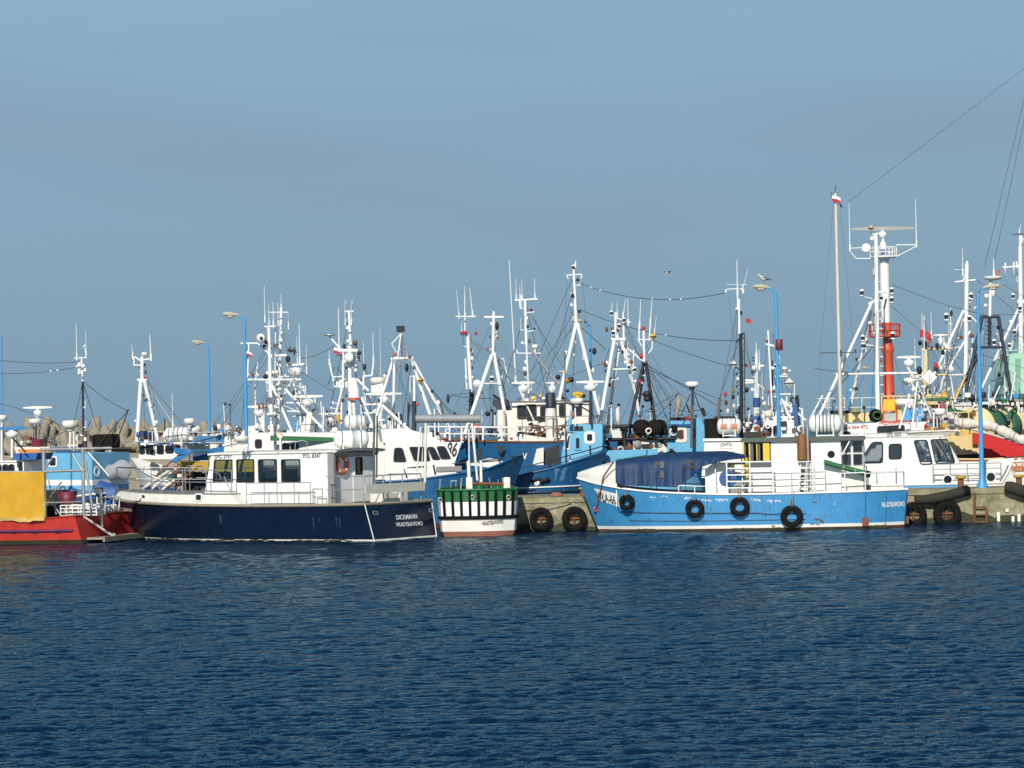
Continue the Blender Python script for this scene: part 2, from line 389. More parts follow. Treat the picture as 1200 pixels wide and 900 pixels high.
    def pfun(s, side, c):
        """surface functions f(u, v, w) on a plane of the local frame; w points outwards"""
        if side == 'y+': return lambda u, v, w_: V((u, c + w_, v))
        if side == 'y-': return lambda u, v, w_: V((u, c - w_, v))
        if side == 'x-': return lambda u, v, w_: V((c - w_, u, v))
        if side == 'x+': return lambda u, v, w_: V((c + w_, u, v))
    def uv(s, side, c, *pix):
        if side[0] == 'y': return [(s.on(a, b, c).x, s.on(a, b, c).z) for a, b in pix]
        return [(s.onx(a, b, c).y, s.onx(a, b, c).z) for a, b in pix]

class Hull:
    """st: stations from stern to bow (x at deck, x at waterline, half breadth at deck, at waterline, sheer height)"""
    def __init__(s, t, st, rows, mats, power=.8, camber=0.0, bul=.45, deck=None, name='hull', capm=None, capr=.05, inner=None, label=None):
        s.t, s.st, s.p = t, st, power
        rows = sorted(rows, key=lambda r: r[0] if r[1] == 'z' else 99)
        hz = lambda r, zs: r[0] if r[1] == 'z' else r[0] * zs
        mb = MB(); K = len(st); nr = len(rows)
        grid = {}
        for sd in (1, -1):
            for j in range(nr - 1):
                mi = rows[j + 1][2]
                mb.sheet([[s.pt(i, hz(rows[j], st[i][4]), sd) for i in range(K)], [s.pt(i, hz(rows[j + 1], st[i][4]), sd) for i in range(K)]], mi)
        # stern, with camber, in columns from port to starboard
        nc = 9
        for j in range(nr - 1):
            mb.sheet([[s.stern(hz(rows[jj], st[0][4]), 1 - 2 * c / (nc - 1), camber) for c in range(nc)] for jj in (j, j + 1)], rows[j + 1][2])
        # stem, closing the two sides
        for j in range(nr - 1):
            mb.sheet([[s.pt(K - 1, hz(rows[jj], st[-1][4]), sd) for sd in (1, -1)] for jj in (j, j + 1)], rows[j + 1][2])
        s.camber = camber
        im = len(mats) if inner else len(mats) - 1
        th = .07
        def inn(i, z, sd):
            p = s.pt(i, z, sd); q = V((p.x, sd * max(abs(p.y) - th, .005), p.z))
            if i == 0: q.x += th
            return q
        dk = [[inn(i, st[i][4] - bul, sd) for i in range(K)] for sd in (1, 0, -1)]
        for sd in (1, -1):
            mb.sheet([[s.pt(i, st[i][4], sd) for i in range(K)], [inn(i, st[i][4], sd) for i in range(K)]], im)
            mb.sheet([[inn(i, st[i][4], sd) for i in range(K)], [inn(i, st[i][4] - bul, sd) for i in range(K)]], im)
        ib = [V((s.stern(st[0][4], y_, camber).x + th, inn(0, st[0][4], 1).y * y_, st[0][4])) for y_ in (1, .5, 0, -.5, -1)]
        mb.sheet([ib, [V((p.x, p.y, p.z - bul)) for p in ib]], im); mb.sheet([[s.stern(st[0][4], y_, camber) for y_ in (1, .5, 0, -.5, -1)], ib], im)
        ms = list(mats) + ([inner] if inner else [])
        s.o = t.mk(name, ms, mb, None, label)
        d = MB(); d.sheet([dk[0], [(a + b) / 2 + V((0, 0, .04)) for a, b in zip(dk[0], dk[2])], dk[2]])
        t.mk('deck', deck or deckm, d)
        if capm:
            c = MB()
            for sd in (1, -1): c.path([s.pt(i, st[i][4], sd) + V((0, 0, .01)) for i in range(K)], capr, 6)
            c.path([s.stern(st[0][4], y_ / 4 - 1, camber) for y_ in range(9)], capr, 6)
            t.mk('gunwale', capm, c)
    def pt(s, i, z, sd):
        xd, xw, bd, bw, zs = s.st[i]; f = z / zs
        if z >= 0: return V((xw + (xd - xw) * f, sd * (bw + (bd - bw) * f ** s.p), z))
        return V((xw - (xd - xw) * .35 * min(1, -z), sd * bw * (1 + .35 * z), z))
    def stern(s, z, c, camber):
        p = s.pt(0, z, 1); return V((p.x - camber * (1 - c * c), p.y * c, z))
    def at(s, x, z, sd):              # point of the side with that x and z
        for i in range(len(s.st) - 1):
            a, b = s.pt(i, z, sd), s.pt(i + 1, z, sd)
            if a.x <= x <= b.x:
                k = (x - a.x) / max(b.x - a.x, 1e-6); return a.lerp(b, k)
        return s.pt(0, z, sd) if x < 0 else s.pt(len(s.st) - 1, z, sd)
    def side(s, sd): return lambda u, v, w_: s.at(u, v, sd) + V((0, sd * w_, 0))
    def find(s, px, py, sd):           # where the sight line of a pixel meets the side
        y = s.st[len(s.st) // 2][2] * sd
        for _ in range(12):
            p = s.t.on(px, py, y); y = s.at(p.x, max(p.z, 0.01), sd).y
        return s.t.on(px, py, y)
    def belt(s, name, mat, z, x0, x1, sd, r=.04, off=.02, n=16, parent=None):
        mb = MB(); zf = z if callable(z) else (lambda x: z)
        mb.path([s.at(x0 + (x1 - x0) * i / n, zf(x0 + (x1 - x0) * i / n), sd) + V((0, sd * off, 0)) for i in range(n + 1)], r, 6)
        return s.t.mk(name, mat, mb, parent or s.o)
def stations(L, beam, zs, rake=1.2, sw=.82, n=20, full=2.2, srake=0.0, bowx=0.0):
    st = []
    for i in range(n + 1):
        t = i / n
        if t < .45: k = sw + (1 - sw) * math.sin(t / .45 * math.pi / 2); kw = k * .93
        else:
            u = (t - .45) / .55; k = max(.03, 1 - u ** full); kw = max(.015, .93 * (1 - u ** (full * .62)))
        z = zs[0] * 2 * (t - .5) * (t - 1) - zs[1] * 4 * t * (t - 1) + zs[2] * 2 * t * (t - .5)
        x = -L / 2 + L * t; u = max(0, (t - .6) / .4)
        st.append((x, x - rake * u ** 1.5 - srake * (1 - t) ** 6, beam / 2 * k, beam / 2 * kw, z))
    return st
def sag(a, b, drop, n=10): return [V(a).lerp(V(b), i / n) - V((0, 0, drop * 4 * (i / n) * (1 - i / n))) for i in range(n + 1)]
def raft(name, c, axis, L, r, label, bands=3, parent_cat='life raft', lm=None):
    """a life raft canister: barrel with domed ends, straps and a cradle"""
    ax = V(axis).normalized(); c = V(c); o = T(name, label, parent_cat, c - V((0, 0, r * 1.25)), 0, 'life raft canisters')
    k = V((0, 0, r * 1.25)); mb = MB(); h = L / 2
    mb.lathe([(0, -h), (r * .45, -h * .98), (r * .8, -h * .9), (r * .97, -h * .76), (r, -h * .6), (r, -.03), (r * 1.03, -.03), (r * 1.03, .03), (r, .03), (r, h * .6), (r * .97, h * .76), (r * .8, h * .9), (r * .45, h * .98), (0, h)], k, ax, 20)
    o.mk('canister', wclean, mb)
    st = MB()
    for i in range(bands):
        u = -h * .55 + h * 1.1 * i / max(bands - 1, 1); st.lathe([(r * 1.012, u - .02), (r * 1.012, u + .02)], k, ax, 20, caps=False)
    o.mk('strap', dgrey, st)
    side = V((-ax.y, ax.x, 0)); cr_ = MB()
    for u in (-h * .5, h * .5):
        for sg in (-1, 1): cr_.bar(ax * u + side * sg * r * .75, k + ax * u + side * sg * r * .85 - V((0, 0, r * .4)), .035)
        cr_.bar(ax * u - side * r * .8, ax * u + side * r * .8, .035)
    for sg in (-1, 1): cr_.bar(-ax * h * .55 + side * sg * r * .75 + V((0, 0, .02)), ax * h * .55 + side * sg * r * .75 + V((0, 0, .02)), .03)
    o.mk('cradle', wmast, cr_)
    if lm:
        for u in (-.22, .22):
            lb = MB(); g = []
            for i in range(5):
                a = R(-25 + 10 * i + 5); vv = (side if side.y < 0 else -side) * math.cos(a) * (r + .012) + V((0, 0, math.sin(a) * (r + .012)))
                g.append([k + ax * (u * L - .13 * L) + vv, k + ax * (u * L + .13 * L) + vv])
            lb.sheet(g); o.mk('label_sticker', lm, lb)
    return o

# ================================================================== water
def water():
    g = np.random.default_rng(3)
    nx, ny = 560, 1250
    ys = 24 * (127 / 24) ** (np.arange(ny) / (ny - 1)); xs = np.linspace(-1, 1, nx)
    Y = np.repeat(ys[:, None], nx, 1); X = xs[None, :] * (4 + .2 * ys[:, None])
    Z = np.zeros_like(X); DX = np.zeros_like(X); DY = np.zeros_like(X)
    for i in range(150):
        if i < 60: lam = .34 * (1.0 / .34) ** g.random(); th = g.normal(0, .26) + .05; sl_ = .020
        else: lam = .13 * (.38 / .13) ** g.random(); th = g.normal(0, .45); sl_ = .027
        k = 2 * math.pi / lam; am = sl_ / k
        ph = k * (X * math.sin(th) + Y * math.cos(th)) + g.random() * 6.28
        fade = np.clip((lam / (.00135 * Y) - 2.6) / 2, 0, 1)      # let waves finer than the mesh die out
        Z += am * np.sin(ph) * fade; DX += am * .6 * np.cos(ph) * math.sin(th) * fade; DY += am * .6 * np.cos(ph) * math.cos(th) * fade
    # gusts: calmer and rougher patches
    gst = 1 + .22 * np.sin(X * .16 + Y * .05 + 1) * np.sin(Y * .21 + X * .07)
    Z *= gst
    co_ = np.stack([X + DX, Y + DY, Z], -1).reshape(-1, 3).astype(np.float32)
    me = bpy.data.meshes.new('harbour_water'); idx = np.arange(nx * ny).reshape(ny, nx)
    q = np.stack([idx[:-1, :-1], idx[:-1, 1:], idx[1:, 1:], idx[1:, :-1]], -1).reshape(-1)
    me.vertices.add(nx * ny); me.vertices.foreach_set('co', co_.reshape(-1))
    nf = (nx - 1) * (ny - 1); me.loops.add(nf * 4); me.loops.foreach_set('vertex_index', q.astype(np.int32))
    me.polygons.add(nf); me.polygons.foreach_set('loop_start', np.arange(nf, dtype=np.int32) * 4); me.polygons.foreach_set('loop_total', np.full(nf, 4, np.int32))
    me.update(calc_edges=True); me.polygons.foreach_set('use_smooth', np.ones(nf, bool))
    m = bpy.data.materials.new('sea_water'); m.use_nodes = True; t = m.node_tree; t.nodes.clear(); o_ = nd(t, 'ShaderNodeOutputMaterial')
    body = nd(t, 'ShaderNodeBsdfDiffuse'); body.inputs[0].default_value = (.001, .011, .035, 1); gls = nd(t, 'ShaderNodeBsdfGlossy'); gls.inputs[0].default_value = (.75, .95, 1, 1); gls.inputs["Roughness"].default_value = .03
    frs = nd(t, 'ShaderNodeFresnel'); frs.inputs["IOR"].default_value = 1.38; mxs = nd(t, 'ShaderNodeMixShader')
    t.links.new(frs.outputs[0], mxs.inputs[0]); t.links.new(body.outputs[0], mxs.inputs[1]); t.links.new(gls.outputs[0], mxs.inputs[2]); t.links.new(mxs.outputs[0], o_.inputs[0])
    geo = nd(t, 'ShaderNodeNewGeometry'); mp = nd(t, 'ShaderNodeMapping'); mp.inputs['Scale'].default_value = (3.0, 8, 1); mp.inputs['Rotation'].default_value = (0, 0, R(6))
    n = nd(t, 'ShaderNodeTexNoise'); n.inputs['Scale'].default_value = 1; n.inputs['Detail'].default_value = 5; n.inputs['Roughness'].default_value = .55
    bp = nd(t, 'ShaderNodeBump'); bp.inputs['Strength'].default_value = 1; bp.inputs['Distance'].default_value = .12
    t.links.new(geo.outputs['Position'], mp.inputs[0]); t.links.new(mp.outputs[0], n.inputs[0]); t.links.new(n.outputs[0], bp.inputs['Height']); [t.links.new(bp.outputs[0], x.inputs['Normal']) for x in (body, gls, frs)]
    me.materials.append(m); o = bpy.data.objects.new('harbour_water', me); C.objects.link(o); tag(o, None, kind='structure')
    mb = MB(); mb.sheet([[(-2500, -40, -.3), (2500, -40, -.3)], [(-2500, 5000, -.3), (2500, 5000, -.3)]], 0, False)
    tag(mb.build('sea', m), None, kind='structure')
water()

# ================================================================== pier with its fittings
PX0, PY0, PZ = P(606, 600, 112.6).x, 112.6, 1.34
pier = T('concrete_pier', 'weathered concrete pier face streaked with green and rust', 'pier', (PX0, PY0, 0), 0)
mb = MB(); xr = 34 - PX0
N = 60
rows_ = [(-1.2, 0), (.0, .0), (.26, .0), (.27, .05), (PZ - .06, .05), (PZ, .0)]
for k in range(8):
    x0, x1 = xr * k / 8 + .012, xr * (k + 1) / 8 - .012
    mb.box((x0, .05, -1.2), (x1, 5.2, PZ - .22)); mb.box((x0 - .008, .0, PZ - .215), (x1 + .008, 5.25, PZ))
pier.mk('wall', concrete, mb)
rt = random.Random(5); tops = [.26 + .10 * math.sin(i * .37) * math.sin(i * .11) + rt.uniform(-.07, .09) for i in range(141)]
mb = MB(); mb.slab([[(xr * i / 140, .02, -1.2), (xr * i / 140, .02, tops[i])] for i in range(141)], (0, .025, 0), 0, False); pier.mk('tide_band', slime, mb)
def ladder(b, px, y0, y1):
    mb = MB(); a0, a1 = b.on(px - 5, y0, -.12), b.on(px - 5, y1, -.12); c0, c1 = b.on(px + 9, y0 + 18, -.12), b.on(px + 9, y1, -.12)
    mb.bar(a0, a1, .055); mb.bar(c0, c1, .05)
    for f_ in (.5, .75, 1): mb.bar(a0.lerp(a1, f_), V((c0.x, c0.y, a0.lerp(a1, f_).z)), .035)
    return mb
pier.mk('ladder', rusty, ladder(pier, 1147, 577, 612))
for px, a, b_ in ((1170, 600, 611), (1194, 602, 611), (1187, 605, 612), (1180, 596, 600)):
    mb = MB(); mb.box(tuple(pier.on(px - 1.4, b_, -.03) + V((0, 0, 0))), tuple(pier.on(px + 1.4, a, .04))); pier.mk('lime_streak', wold, mb)
def bollard(px, py, Yo, label, h=.42, r=.13):
    t = T('mooring_bollard', label, 'bollard', V((P(px, py, PY0 + Yo).x, PY0 + Yo, PZ)), 0, 'mooring bollards on the pier')
    mb = MB(); mb.lathe([(r * 1.25, 0), (r, .05), (r * .9, h * .75)], (0, 0, 0)); t.mk('post', rusty, mb)
    mb = MB(); mb.lathe([(r * .9, h * .75), (r * 1.6, h * .8), (r * 1.65, h * .95), (r * 1.3, h), (0, h)], (0, 0, 0)); t.mk('cap', ochre, mb)
bollard(1126, 570, .5, 'short bollard with ochre cap left of the blue lamp post', .5)
bollard(1194, 562, .5, 'bollard with ochre cap at the right edge above a black fender', .5)
bollard(683, 583, .45, 'small orange bollard beside the white bow with the number panel', .36, .1)

def tyre(loc, rz, R_, label, rope_to=None, group='tyre fenders', tilt=0, w_=.2, mat=None):
    o = T('tyre_fender', label, 'tyre', loc, rz, group); mb = MB(); r = R_ * .27
    prof = [(R_ - 2 * r * .95, -w_ * .3), (R_ - 1.3 * r, -w_ * .5), (R_ - .3 * r, -w_ * .5), (R_, -w_ * .33), (R_, w_ * .33), (R_ - .3 * r, w_ * .5), (R_ - 1.3 * r, w_ * .5), (R_ - 2 * r * .95, w_ * .3), (R_ - 1.5 * r, 0), (R_ - 2 * r * .95, -w_ * .3)]
    mb.lathe(prof, (0, 0, 0), (0, 1, 0), 26, caps=False)
    for k in range(26):
        a = 2 * math.pi * k / 26
        c, d = V((math.cos(a), 0, math.sin(a))), V((-math.sin(a), 0, math.cos(a)))
        mb.hexa([c * (R_ - .02) + d * s_ * .03 + V((0, y_, 0)) for s_, y_ in ((-1, -w_ * .4), (1, -w_ * .4), (1, w_ * .4), (-1, w_ * .4))],
                [c * (R_ + .012) + d * s_ * .025 + V((0, y_, 0)) for s_, y_ in ((-1, -w_ * .36), (1, -w_ * .36), (1, w_ * .36), (-1, w_ * .36))])
    o.mk('tread', mat or black, mb)
    if rope_to is not None:
        e = o.inv @ V(rope_to); mb = MB(); mb.path([V((-.03, 0, R_ - 1.6 * r)), V((-.03, -w_ * .6, R_)), e + V((-.03, 0, 0))], .016, 5); mb.path([V((.04, 0, R_ - 1.6 * r)), V((.04, -w_ * .6, R_)), e + V((.05, 0, 0))], .016, 5)
        o.mk('rope', rope, mb)
    return o
for px, py, Rr, lab in ((634, 608, .45, 'big lorry tyre on the pier face next to the green and white stern'), (673, 608, .49, 'big mossy tyre on the pier face left of the number panel bow'),
                        (1110, 602, .54, 'big tyre on the pier face below the long black fender tube'), (1071, 603, .5, 'big tyre half hidden behind the blue stern with white lettering')):
    t = tyre(P(px, py, PY0 - .17), 0, Rr, lab, None, 'lorry tyres hung on the pier face', 0, .28)
    mb = MB(); mb.bar((-Rr * .5, .16, 0), (Rr * .5, .16, 0), .045, None, 4); mb.bar((0, .16, -Rr * .5), (0, .16, Rr * .5), .045, None, 4); t.mk('bracket', rusty, mb)
def tube(pts, r, label):
    o = T('tube_fender', label, 'fender', pts[0], 0, 'long rubber tube fenders on the pier edge'); mb = MB(); p = [V(a) - V(pts[0]) for a in pts]
    mb.path(p, [r * .8] + [r] * (len(p) - 2) + [r * .8], 12); o.mk('tube', paint('mossy_rubber', (.028, .028, .017), .85, .4, scale=3, bump=.4), mb)
    mb = MB(); mb.lathe([(r * .95, -.02), (r * 1.05, .05), (r * 1.05, .2), (r * .95, .25)], p[-2], p[-1] - p[-2], 12); o.mk('end_collar', black, mb)
tube([P(1072, 586, PY0 - .25), P(1090, 585, PY0 - .25), P(1110, 581, PY0 - .25), P(1128, 576, PY0 - .2), P(1136, 574, PY0 - .15)], .2, 'long mossy rubber tube fender slung along the pier edge beside the ladder')
tube([P(1178, 570, PY0 - .25), P(1184, 571, PY0 - .25), P(1196, 575, PY0 - .25), P(1212, 580, PY0 - .25), P(1225, 584, PY0 - .25)], .24, 'black rubber tube fender hanging from the pier at the right edge')
o = MB(); pts = sag(P(606, 592, 112.3), P(668, 586, 112.4), .12); o.path(pts, .022, 5)
tag(o.build('mooring_rope', rope), 'slack mooring rope across the pier face above two tyres', 'rope')
coil = MB()
for k in range(4): coil.torus(P(652, 581.5, PY0 + .6) + V((0, 0, .03 + .03 * k)), .26 - .03 * k, .03, n=14, k=5)
tag(coil.build('rope_coil', paint('red_rope', (.28, .12, .08), .9)), 'faded red rope coil lying on the left end of the pier', 'rope')

# ================================================================== breakwater with its tetrapods, and the radar tower
bw = T('breakwater', 'tan concrete breakwater wall behind the moored boats', 'breakwater', (0, 204, 0)); mb = MB()
xk = -60
while xk < 95: mb.box((xk + .02, 0, -2), (xk + 7.98, 5, 3.0 + .06 * math.sin(xk))); xk += 8
bw.mk('wall', tetra, mb)
def tetra_mesh():
    mb = MB(); h = 1.55
    dirs = [V((0, 0, 1))] + [V((math.cos(R(a)) * .943, math.sin(R(a)) * .943, -.333)) for a in (20, 140, 260)]
    for d in dirs: mb.lathe([(.62, 0), (.55, .35), (.34, h - .05), (.26, h), (0, h)], (0, 0, 0), d, 12)
    return mb.build('tetrapod', tetra)
tt = tetra_mesh(); k = 0
TETR = [(-14, 522), (-4, 506), (6, 521), (17, 509), (27, 517), (33, 505), (44, 513), (53, 504), (61, 507), (70, 516), (77, 509), (86, 519), (94, 507), (103, 516), (112, 505), (121, 515), (128, 505), (137, 517), (146, 505), (155, 513), (166, 517), (174, 508), (186, 515), (197, 510), (209, 516), (222, 509), (234, 515), (247, 508), (258, 514), (270, 509), (283, 515), (-8, 514), (22, 522), (48, 521), (82, 523), (140, 522), (178, 521), (215, 521)]
TETR += [(px + 5 + (i * 7) % 5, 519 + (i * 5) % 9) for i, (px, py) in enumerate(TETR[:32])] + [(x + (x * 3) % 4, 510 + (x * 7) % 9) for x in range(-10, 285, 11)]
for px, py in TETR:
    o = tt if k == 0 else tt.copy()
    if k: C.objects.link(o)
    o.location = P(px, py + 3, 205.5 + rnd.random() * 4 + (1.5 if py < 510 else 0)); o.rotation_euler = (rnd.uniform(-.45, .45), rnd.uniform(-.45, .45), rnd.uniform(0, 6.28))
    o.scale = [.68 + .16 * rnd.random()] * 3
    tag(o, 'pale concrete tetrapod heaped on the breakwater among many like it', 'tetrapod', 'tetrapods on the breakwater'); k += 1

tw = T('radar_tower', 'tall orange and white round tower with gallery and radar', 'radar tower', P(1042, 620, 196) * 1, 0)
tw.o.location.z = 3.0; tw.mw = Matrix.Translation(tw.o.location); tw.inv = tw.mw.inverted(); tw.cl = tw.inv @ CAM; tw.Y = 196
ub = lambda px, py: tw.q(px, py).z
X0 = tw.q(1041, 440).x
mb = MB(); mb.lathe([(1.6, 0), (1.25, .5), (tw.px(7.2), ub(1041, 470)), (tw.px(5.8), ub(1041, 414)), (tw.px(7.4), ub(1041, 411)), (tw.px(7.4), ub(1041, 408)), (tw.px(5.4), ub(1041, 402)), (tw.px(5.4), ub(1041, 378))], (X0, 0, 0), n=20); tw.mk('lower_shaft', orange, mb)
mb = MB(); mb.lathe([(tw.px(5.6), ub(1038, 378)), (tw.px(5.6), ub(1038, 303))], (tw.q(1037, 340).x, 0, 0), n=20); tw.mk('upper_shaft', wclean, mb)
def gallery(z0, z1, r, c, mat, name):
    mb = MB(); mb.lathe([(r * .3, z0 - .1), (r, z0), (r, z0 + .1), (r * .3, z0 + .1)], c, n=12, caps=False)
    for f_ in (.5, 1): mb.torus(V(c) + V((0, 0, z0 + (z1 - z0) * f_)), r, .035, n=12, k=4)
    for a in range(12): q_ = V(c) + V((r * math.cos(a * math.pi / 6), r * math.sin(a * math.pi / 6), 0)); mb.bar(q_ + V((0, 0, z0)), q_ + V((0, 0, z1)), .04, None, 4)
    tw.mk(name, mat, mb)
gallery(ub(1038, 395), ub(1038, 380), tw.px(18), (X0 - .2, 0, 0), orange, 'gallery')
gallery(ub(1034, 302), ub(1034, 290), tw.px(16), (tw.q(1036, 300).x, 0, 0), wclean, 'gallery')
for s_ in [(1018, 290, 996, 291, 1.2), (996, 294, 1003, 303, 1.2), (996, 291, 996, 294, 1.2), (1050, 287, 1074, 287, 1.4), (1052, 300, 1073, 289, 1.2), (1003, 303, 1020, 303, 1.5)]: tw.bars('antenna_bracket', wclean, [s_])
tw.whip(None, (996, 292, 238, 0, 0, 1.4), (1074, 288, 233, 0, 0, 1.4))
mb = MB(); c = tw.q(1015, 291, -2); mb.lathe([(.33, .06), (.33, -.08), (.2, -.14), (0, -.14)], c, (0, 1, 0), 16); mb.bar(c, tw.q(1030, 293, 0), .06); tw.mk('dish', wclean, mb)
mb = MB(); mb.lathe([(tw.px(4), ub(1036, 292)), (tw.px(4), ub(1036, 286)), (tw.px(1.6), ub(1036, 282)), (tw.px(1.6), ub(1036, 278))], (tw.q(1035, 290).x, 0, 0), n=12); tw.mk('turret', wclean, mb)
tw.scanner(1034, 268, 74, None, 0, .05, 4.6, None, paint('scanner_grey', (.36, .36, .33), .5), None, 10)

# ================================================================== lamps
def lamp(px, ptop, pbase, Y, label, hd=-1, gy=PZ):
    t = T('street_lamp', label, 'street lamp', V((P(px, pbase, Y).x, Y, gy)), 0, 'blue harbour lamps')
    zt = t.q(px, ptop).z; mb = MB(); s_ = 1.0
    mb.lathe([(.24, 0), (.22, .1), (.12, .35), (.095, 1.2), (.085, 2.5), (.06, zt - .35)], (0, 0, 0), n=10)
    mb.path([V((0, 0, zt - .36)), V((hd * .02, 0, zt - .16)), V((hd * .12, 0, zt)), V((hd * .3, 0, zt + .03))], [.06, .055, .045, .035], 8)
    t.mk('pole', polebl, mb)
    a, z = .3, zt + .06; mb = MB()
    mb.rings([[V((hd * (a + u), y_ * wy, z + .012 * i + hz)) for y_, hz in ((-1, 0), (-.6, .11 * k_), (.6, .11 * k_), (1, 0), (.7, -.03), (-.7, -.03))] for i, (u, wy, k_) in enumerate(((-.08, .05, .5), (.08, .09, .9), (.3, .15, 1.2), (.55, .14, 1), (.62, .08, .4)))], 0, False)
    h_ = t.mk('lamp_head', paint('lamp_housing', (.42, .38, .28), .6, .2), mb)
    mb = MB(); mb.ell((hd * (a + .3), 0, z - .02), (.2, .11, .09)); t.mk('lens', paint('lamp_lens', (.5, .48, .4), .2, .1), mb, h_)
    return t
LA = lamp(914, 339, 560, 113.2, 'blue lamp post with a gull perched on its lamp head')
lamp(1151, 339, 572, 113.6, 'thick blue lamp post standing at the right end of the pier', 1)
lamp(289, 371, 520, 121, 'blue lamp post left of the white twin masted superstructure', -1, 1.4)
lamp(246, 403, 520, 158, 'thinner distant blue lamp post behind the yellow deck shelter', -1, 1.4)
lamp(694, 378, 520, 140, 'blue lamp post between the tall white tripods and the light blue wheelhouse', -1, 1.4)
lamp(668, 437, 520, 262, 'short looking far blue lamp post behind the white superstructure', -1, 2.2)
lamp(996, 428, 520, 252, 'far thin blue lamp just right of the bare sailing mast', -1, 2.2)
lamp(1024, 432, 520, 256, 'far thin blue lamp left of the orange tower', -1, 2.2)
# the box on the first lamp
mb = MB(); c = LA.q(913, 404); mb.lathe([(.13, -.22), (.15, -.2), (.15, .2), (.13, .22)], c, n=10); LA.mk('lamp_collar', paint('collar_red', (.16, .02, .03), .5), mb)

# ================================================================== gulls
def gull(loc, label, flying=False, rz=0):
    o = T('seagull', label, 'gull', loc, rz); mb = MB()
    if not flying:
        mb.rings([[V((x, y * wy, z + hz * k_)) for y, k_ in [(math.cos(a), math.sin(a)) for a in [2 * math.pi * i / 8 for i in range(8)]]] for x, wy, hz, z in
                  ((.30, .012, .01, .15), (.2, .04, .025, .17), (.1, .08, .07, .19), (0, .095, .095, .2), (-.09, .08, .09, .235), (-.14, .055, .055, .29), (-.165, .05, .052, .335), (-.2, .045, .045, .355), (-.235, .02, .02, .355))], 0)
        mb.bar((-.23, 0, .352), (-.29, 0, .34), .013, .004, 5, 1); mb.bar((0, .03, .12), (0, .03, .005), .008, None, 4, 1); mb.bar((.01, -.03, .12), (.01, -.03, .005), .008, None, 4, 1)
        for sd in (1, -1):
            mb.ell((-.215, sd * .04, .366), (.008, .005, .008), 6, 4, 3)
            mb.rings([[V((x, sd * (y + .012 * i_), z)) for i_, z in ((0, z0), (1, (z0 + z1) / 2), (0, z1))] for x, y, z0, z1 in ((-.08, .07, .2, .27), (.05, .085, .16, .27), (.2, .05, .15, .22), (.36, .01, .155, .17))], 2, True)
    else:
        mb.rings([[V((x, r * math.cos(a), r * math.sin(a))) for a in [2 * math.pi * i / 8 for i in range(8)]] for x, r in ((-.24, .008), (-.2, .03), (-.1, .055), (.05, .06), (.18, .03), (.28, .02))], 0)
        for sd in (1, -1): mb.slab([[(-.08, sd * .04, .03), (-.12, sd * .3, .13), (-.05, sd * .62, .06)], [(.1, sd * .04, .03), (.06, sd * .3, .125), (-.02, sd * .63, .055)]], (0, 0, .012), 2)
    o.mk('body', [paint('gull_white', (.62, .56, .46), .8), ochre, paint('gull_grey', (.20, .18, .15), .8), black], mb)
gull(P(895, 332.5, 113.2) , 'speckled gull perched on a lamp head', rz=.2)
gull(P(783, 320, 210), 'tiny gull gliding in the open sky', True, .5)

# ================================================================== navy passenger boat
a_ = R(32); Lb = 13.8
st = stations(Lb, 4.6, (1.38, 1.36, 1.56), 1.15, .97, 22, 2.5, .3)
c0 = P(439, 633, 105.8); bx = V((-math.cos(a_), math.sin(a_), 0)); by = V((-math.sin(a_), -math.cos(a_), 0))
loc = V((c0.x, c0.y, 0)) - bx * st[0][1] - by * st[0][3]
D = T('motor_boat', 'dark navy boat with long white cabin and orange lifebuoy', 'boat', loc, math.pi - a_)
H = Hull(D, st, [(-.5, 'z', 0), (-.02, 'z', 0), (.07, 'z', 1), (1, 'f', 2)], [slime, wold, navy], .9, .08, .06, deckm, capm=wood, capr=.07)
DH = H
# raised white foredeck
k0 = next(i for i in range(len(st)) if st[i][0] > D.on(276, 580, 2.1).x)
top = lambda i, sd, e=0: H.pt(i, st[i][4], sd) * 1 + V((0.0 if i < len(st) - 1 else -.05, -sd * min(.12 + e, abs(H.pt(i, st[i][4], sd).y) * .6), .42 - .07 * (i - k0) / (len(st) - k0)))
mb = MB()
for sd in (1, -1): mb.sheet([[H.pt(i, st[i][4] + .03, sd) for i in range(k0, len(st))], [top(i, sd) for i in range(k0, len(st))]])
tip = top(len(st) - 1, 1); ax_ = V((-.55, 0, 0))
mb.add([H.pt(k0, st[k0][4], 1) + ax_, top(k0, 1), top(k0, -1), H.pt(k0, st[k0][4], -1) + ax_, H.pt(k0, st[k0][4], 1), H.pt(k0, st[k0][4], -1)], [(0, 1, 2, 3), (0, 1, 4), (3, 2, 5)])
mb.sheet([[H.pt(len(st) - 1, st[-1][4] + .03, s_) for s_ in (1, -1)], [top(len(st) - 1, s_) for s_ in (1, -1)]])
fd = D.mk('foredeck', wold, mb)
mb = MB(); n_ = len(st) - k0
g = [[top(i, 1) + V((0, -.005, .03)) for i in range(k0, len(st))], [(top(i, 1) + top(i, -1)) / 2 + V((0, 0, .09)) for i in range(k0, len(st))], [top(i, -1) + V((0, .005, .03)) for i in range(k0, len(st))]]
mb.slab(g, (0, 0, -.06)); D.mk('deck_cover', deckm, mb, fd)
for px, py in ((166, 583.5), (231, 583)):
    p = H.find(px, py, 1); i = max(j for j in range(len(st)) if st[j][0] <= p.x)
    d = (H.pt(i + 1, st[i + 1][4], 1) - H.pt(i, st[i][4], 1)).normalized(); nrm = V((-d.y, d.x, 0)); q_ = V((p.x, H.at(p.x, st[i][4], 1).y - .055, p.z))
    f_ = lambda u, v, w_, q_=q_, d=d, nrm=nrm: q_ + d * u + V((0, 0, v)) + nrm * (w_ + .03) - V((0, .1, 0)) * v
    D.window(fd, rr(-.15, -.11, .15, .11, .06), f_, wmast, gdark)
